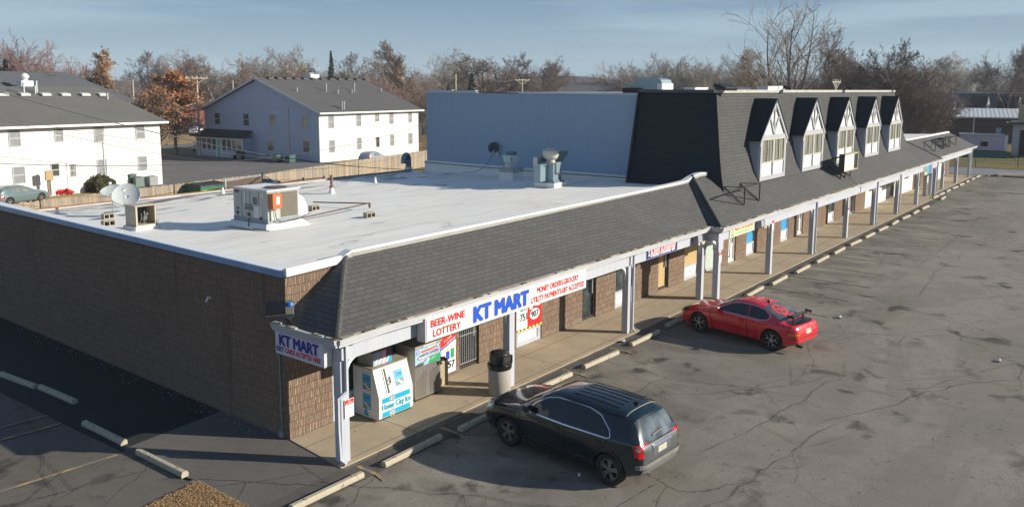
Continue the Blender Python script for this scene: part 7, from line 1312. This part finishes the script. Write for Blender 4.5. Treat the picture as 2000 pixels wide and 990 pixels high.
TL_ = [('busha', 18, 78, 128, 1.0, B_RED, 'pinkish bushy tree highest at the far left edge'), ('vaseb', 62, 92, 126, 1.1, B_RED, 'second pinkish tree beside the white chimney'), ('busha', 95, 110, 130, .9, B_RED, 'lower pinkish tree right of the white chimney'),
 ('rounda', 292, 106, 205, 1.0, B_BRN, 'dark bare tree above the orange tree, left one'), ('vasea', 340, 100, 200, 1.0, B_BRN, 'tall dark bare tree directly above the orange tree'), ('oaka', 425, 104, 185, 1.0, B_BRN, 'wide open bare tree between the pale pole and the blue gable'),
 ('vaseb', 542, 91, 205, 1.25, B_TAN, 'broom shaped tan tree above the peak of the gable house'), ('roundb', 600, 125, 220, 1.0, B_GREY, 'low grey tree between the broom shaped tree and the spruce'), ('rounda', 690, 103, 190, 1.0, B_GREY, 'grey tree just right of the spruce'), ('busha', 722, 140, 160, 1.3, B_RED, 'rusty red thicket tree behind the gable house roof'), ('roundb', 745, 98, 200, 1.0, B_GREY, 'slender grey tree left of the tall rounded one'), ('talla', 797, 80, 165, 1.5, B_TAN, 'tall rounded tan tree left of the blue wall'), ('busha', 768, 150, 150, 1.3, B_RED, 'reddish bush at the foot of the tall rounded tan tree'), ('busha', 826, 152, 150, 1.1, B_TAN, 'tan bush just left of the blue wall'),
 ('vasea', 885, 92, 215, 1.0, B_PALE, 'pale spiky tree above the drum transformer pole'), ('oaka', 935, 97, 200, 1.15, B_BRN, 'broad dark oak right of the drum transformer pole'), ('oakb', 1000, 102, 205, 1.05, B_BRN, 'middle dark oak of the clump above the blue wall'), ('oaka', 1050, 106, 210, .95, B_BRN, 'right dark oak of the clump above the blue wall'), ('rounda', 1088, 122, 215, .9, B_GREY, 'shorter tree at the right end of the oak clump'), ('oakb', 1128, 138, 240, .9, B_GREY, 'small distant tree in the gap above the blue wall'), ('rounda', 1178, 144, 250, .9, B_TAN, 'smallest distant tree in the gap above the blue wall'), ('roundb', 1232, 128, 215, 1.1, B_GREY, 'grey tree left of the curved roof duct'), ('vaseb', 1292, 98, 185, 1.25, B_PALE, 'pale upright tree directly over the curved roof duct'), ('roundb', 1330, 122, 190, 1.0, B_GREY, 'grey tree right of the curved roof duct'), ('vasea', 1385, 110, 180, 1.2, B_PALE, 'pale brushy tree over the corner floodlights'), ('vaseb', 1418, 100, 190, 1.1, B_PALE, 'pale brushy tree between the corner floodlights and the giant tree'), ('rounda', 1462, 92, 150, 1.0, B_TAN, 'mid height tree tucked against the left side of the giant tree'),
 ('roundb', 1612, 62, 130, .95, B_TAN, 'tall thin tree leaning out right of the giant tree'), ('busha', 1650, 112, 125, 1.2, B_BRN, 'brown thicket tree around the yellow crossarm pole'), ('oaka', 1688, 98, 120, .8, B_BRN, 'gnarled tree right of the yellow crossarm pole'), ('oakb', 1736, 84, 118, 1.05, B_BRN, 'gnarled wide tree above the fourth dormer'), ('busha', 1775, 100, 120, 1.2, B_BRN, 'dense brown tree above the last dormer'), ('busha', 1796, 122, 112, .8, B_BRN, 'low brown thicket right of the last dormer'), ('rounda', 1840, 112, 240, 1.2, B_GREY, 'dim grey tree behind the dormer building'), ('oakb', 1882, 106, 240, 1.0, B_WHT, 'whitish sycamore behind the dormer building'), ('roundb', 1925, 124, 240, 1.2, B_GREY, 'low rounded tree right of the whitish sycamore'), ('oaka', 1972, 82, 190, .6, B_BRN, 'tall dark tree near the right edge'), ('vasea', 2002, 86, 240, .6, B_BRN, 'dark tree cut by the right edge of the picture'), ('busha', 1815, 200, 128, .8, B_BRN, 'scrubby brown brush in front of the brown brick building')]
for i, (k, px, yt, d, wk, m, lb) in enumerate(TL_): tree(k, px, yt, d, wk, m, lb, rot=i*1.3)
# the giant tree above the second dormer
(lv, lf), (tv, tf), e = grow(seed=21, H=20, kind='giant', dens=.78, twr=.020); PROTO['giant'] = (mesh_np('trunk_giant', lv, lf, B_GREY), mesh_np('crown_giant', tv, tf, B_GREY), 20, e, None, None, None, None)
tree('giant', 1540, -8, 118, 1.0, B_GREY, 'giant bare tree towering above the second dormer', rot=.6, group='tallest tree')
# trees still holding leaves
def leafy(px, yt, d, key, wk, label, cols, n, sz, rot=0, seedl=3):
    t, e, s = tree(key, px, yt, d, wk, B_BRN, label, rot=rot, group='trees with autumn leaves', name='autumn_tree'); rr_ = random.Random(seedl); q = MB()
    for _ in range(n):
        p, dd = e[rr_.randrange(len(e))]; c = p+Vector((rr_.gauss(0, .16), rr_.gauss(0, .16), rr_.gauss(0, .14)-.05)); a = Vector((rr_.gauss(0, 1), rr_.gauss(0, 1), rr_.gauss(0, 1))).normalized(); b = a.orthogonal().normalized(); z = sz*rr_.uniform(.5, 1.4)
        q.add([c-a*z, c+b*z*.7, c+a*z, c-b*z*.7], [(0, 1, 2, 3)], rr_.randrange(len(cols)))
    q.build('leaves', cols, t, uv=False)
LO = [M('leaf_orange', (.50,.18,.045), .8, .3, .6), M('leaf_rust', (.33,.12,.035), .8, .3, .6), M('leaf_amber', (.55,.26,.07), .8, .3, .6), M('leaf_brown', (.22,.11,.05), .8, .3, .6)]; LY = [M('leaf_yellow', (.36,.24,.07), .8, .3, .6), M('leaf_tan', (.30,.19,.09), .8, .3, .6), LO[1]]
leafy(338, 140, 112, 'rounda', 1.15, 'orange leaved tree between the two houses, the brightest one', LO, 7500, .15, .4); leafy(300, 168, 108, 'oakb', 1.0, 'lower dull orange tree beside the roof end of the white house', [LO[1], LO[3], LY[1]], 3200, .14, 2.2, 5); leafy(186, 106, 130, 'talla', .95, 'slim tree with yellow leaves behind the white house roof', LY, 2600, .15, .2, 8); leafy(215, 140, 128, 'talla', .9, 'shorter thin tree with sparse yellow leaves behind the white house', LY, 900, .14, 1.2, 9)
# conifers
def conifer(px, yt, d, wid, label, seed=1, col=(.025,.05,.028)):
    p = far(px, d, -.33); H = CAM.z+(172-yt)*d/FPX+.33; o = thing('conifer', label, 'conifer', p, 0, 'evergreens'); MB().tube([(0, 0, 0), (0, 0, H*.96)], [.22, .03], 8).build('trunk', B_BRN, o); rr_ = random.Random(seed); q = MB()
    for k in range(int(H*15)):
        t = (k/(H*15))**.9; z = H*(.05+.95*t); r_ = wid*(1-t)**.85*rr_.uniform(.75, 1.12)+.06; a = rr_.uniform(0, 6.283); dx, dy = math.cos(a), math.sin(a)
        for j in range(7): u = (j+.5)/7; c = Vector((dx*r_*u, dy*r_*u, z-.22*r_*u+rr_.uniform(-.08, .08))); s_ = .16+.22*(1-u)*min(1, r_); e_ = Vector((-dy, dx, rr_.uniform(-.4, .1)))*s_*1.3; f_ = Vector((dx, dy, -.5))*s_; q.add([c-e_, c+f_, c+e_, c-f_*.5+Vector((0, 0, .12))], [(0, 1, 2, 3)], rr_.randrange(2))
    q.build('needles', [M('needle_green', col, .9, .3, 2), M('needle_dark', sc(col, .55), .9, .3, 2)], o, uv=False)
conifer(648, 104, 185, 2.2, 'tall dark spruce between the roof vent ball and the grey trees', 1, (.04,.05,.035)); conifer(921, 143, 150, 2.7, 'small dense dark green conifer above the blue wall', 2, (.012,.04,.022)); conifer(876, 165, 150, 2.4, 'low green conifer left of the drum transformer pole', 3, (.03,.05,.025)); conifer(14, 128, 122, 1.8, 'dark green conifer at the far left behind the roof', 4, (.05,.06,.025)); conifer(141, 142, 190, 2.6, 'small green conifer on the left skyline', 5, (.04,.07,.03)); conifer(1376, 150, 205, 1.6, 'dark pointed conifer behind the roof boxes', 6)
# the far wood: one mass nobody could count
def woods(name, label, rows, seed, mat):
    rr_ = np.random.RandomState(seed); VV, FF, base = [], [], 0; keys = ['rounda', 'oaka', 'busha', 'vaseb', 'roundb']
    for (x0, x1, dist, yt0, yt1, n) in rows:
        for i in range(n):
            px = x0+(x1-x0)*(i+rr_.rand())/n; d = dist*(1+.12*rr_.rand()); p = far(px, d, -.33); H = CAM.z+(172-(yt0+(yt1-yt0)*rr_.rand()))*d/FPX+.33; key = keys[rr_.randint(len(keys))]; _, _, H0, _, tv, tf, lv, lf = PROTO[key]; s = H/H0; wk = rr_.uniform(.9, 1.35); a = rr_.rand()*6.283; ca, sa = math.cos(a), math.sin(a)
            sel = rr_.randint(0, 3)
            for (v, f, keep) in ((lv, lf, 1.0), (tv, tf, .34)):
                nv = len(v); 
                if keep < 1:
                    fa = np.array(f); blk = fa.min(1)//9; m = ((blk*7919+sel*131) % 100) < keep*100; fa = fa[m]; u, inv_ = np.unique(fa, return_inverse=True); v2 = v[u]; fa = inv_.reshape(fa.shape)
                else: v2 = v; fa = np.array(f)
                w_ = np.empty_like(v2); c = np.array((0, 0, 0)); w_[:, 0] = (v2[:, 0]*ca-v2[:, 1]*sa)*s*wk+p.x; w_[:, 1] = (v2[:, 0]*sa+v2[:, 1]*ca)*s*wk+p.y; w_[:, 2] = v2[:, 2]*s+p.z
                VV.append(w_); FF.append(fa+base); base += len(w_)
    V = np.concatenate(VV); F = np.concatenate(FF); me = bpy.data.meshes.new(name); me.vertices.add(len(V)); me.vertices.foreach_set('co', V.astype(np.float32).ravel()); me.loops.add(F.size); me.loops.foreach_set('vertex_index', F.astype(np.int32).ravel()); me.polygons.add(len(F)); me.polygons.foreach_set('loop_start', np.arange(0, F.size, 4, dtype=np.int32)); me.update(calc_edges=True); me.materials.append(mat)
    o = bpy.data.objects.new(name, me); link(o); tag(o, label, 'woodland', kind='stuff')
woods('near_thicket', 'tangle of bare reddish brown trees filling in below the skyline', [(-30, 260, 175, 140, 158, 9), (380, 860, 205, 122, 150, 28), (840, 1120, 225, 122, 148, 18), (1100, 1240, 250, 140, 158, 8), (1200, 1480, 205, 122, 150, 20), (1430, 1650, 180, 130, 152, 14), (1620, 1790, 150, 104, 145, 15), (1790, 2030, 255, 118, 148, 14)], 5, M('thicket_bark', (.215,.168,.14), .95, .35, .12))
woods('far_wood', 'distant bare woodland along the horizon', [(-40, 2050, 300, 138, 156, 70), (-40, 2050, 430, 145, 160, 60)], 6, M('far_bark', (.17,.15,.14), .95, .3, .05))
# hills behind everything
q = MB(); rr_ = random.Random(4); n_ = 90; pr_ = []
for ring_, (dist, h) in enumerate(((700, 12), (1100, 24))):
    for i in range(n_+1):
        px = -300+2600*i/n_; hh = h*(.45+.55*math.sin(i*.21+ring_)*math.sin(i*.07+1)+.1*rr_.random())+(10 if px < 420 else 0); p = far(px, dist, 0); pr_.append((p, max(3, hh)))
for ring_ in range(2):
    for i in range(n_):
        (a, ha), (b, hb_) = pr_[ring_*(n_+1)+i], pr_[ring_*(n_+1)+i+1]; c = CAM.copy(); c.z = 0; ao = a+(a-c).normalized()*160; bo = b+(b-c).normalized()*160
        q.add([(a.x, a.y, -1), (b.x, b.y, -1), (b.x, b.y, hb_), (a.x, a.y, ha), (ao.x, ao.y, ha*.6), (bo.x, bo.y, hb_*.6)], [(0, 1, 2, 3), (3, 2, 5, 4)])
q.build('wooded_hills', M('hill_woods', (.075,.075,.07), 1, .5, .05), uv=False)['kind'] = 'structure'
# radio mast
o = tag(MB().bar((0, 0, 0), (0, 0, 44), .9).bar((-1.5, 0, 40), (1.5, 0, 40), .8).bar((-1.5, 0, 44), (1.5, 0, 44), .8).build('radio_mast', M('mast_grey', (.25,.27,.3), .7)), 'faint lattice radio mast on the left skyline behind the yellow tree', 'mast'); o.location = far(160, 900, 0); o.scale = (1, 1, .72)
# haze box
HZ = MB().box(-700, 1300, -200, 1600, -2, 60).build('haze', M('hz', (1,1,1)), uv=False) if HAZE else None
if HZ:
    m = bpy.data.materials.new('haze_air'); m.use_nodes = True; n = m.node_tree.nodes; l = m.node_tree.links; n.remove(n['Principled BSDF']); v = n.new('ShaderNodeVolumePrincipled'); v.inputs['Density'].default_value = HAZE; setc(v.inputs['Color'], (.85,.9,1.0)); l.new(v.outputs[0], n['Material Output'].inputs['Volume']); HZ.data.materials.clear(); HZ.data.materials.append(m); HZ['kind'] = 'stuff'
for o in S.objects:
    if o.parent is None and 'category' in o and not o['category']: print('NOCAT', o.name)
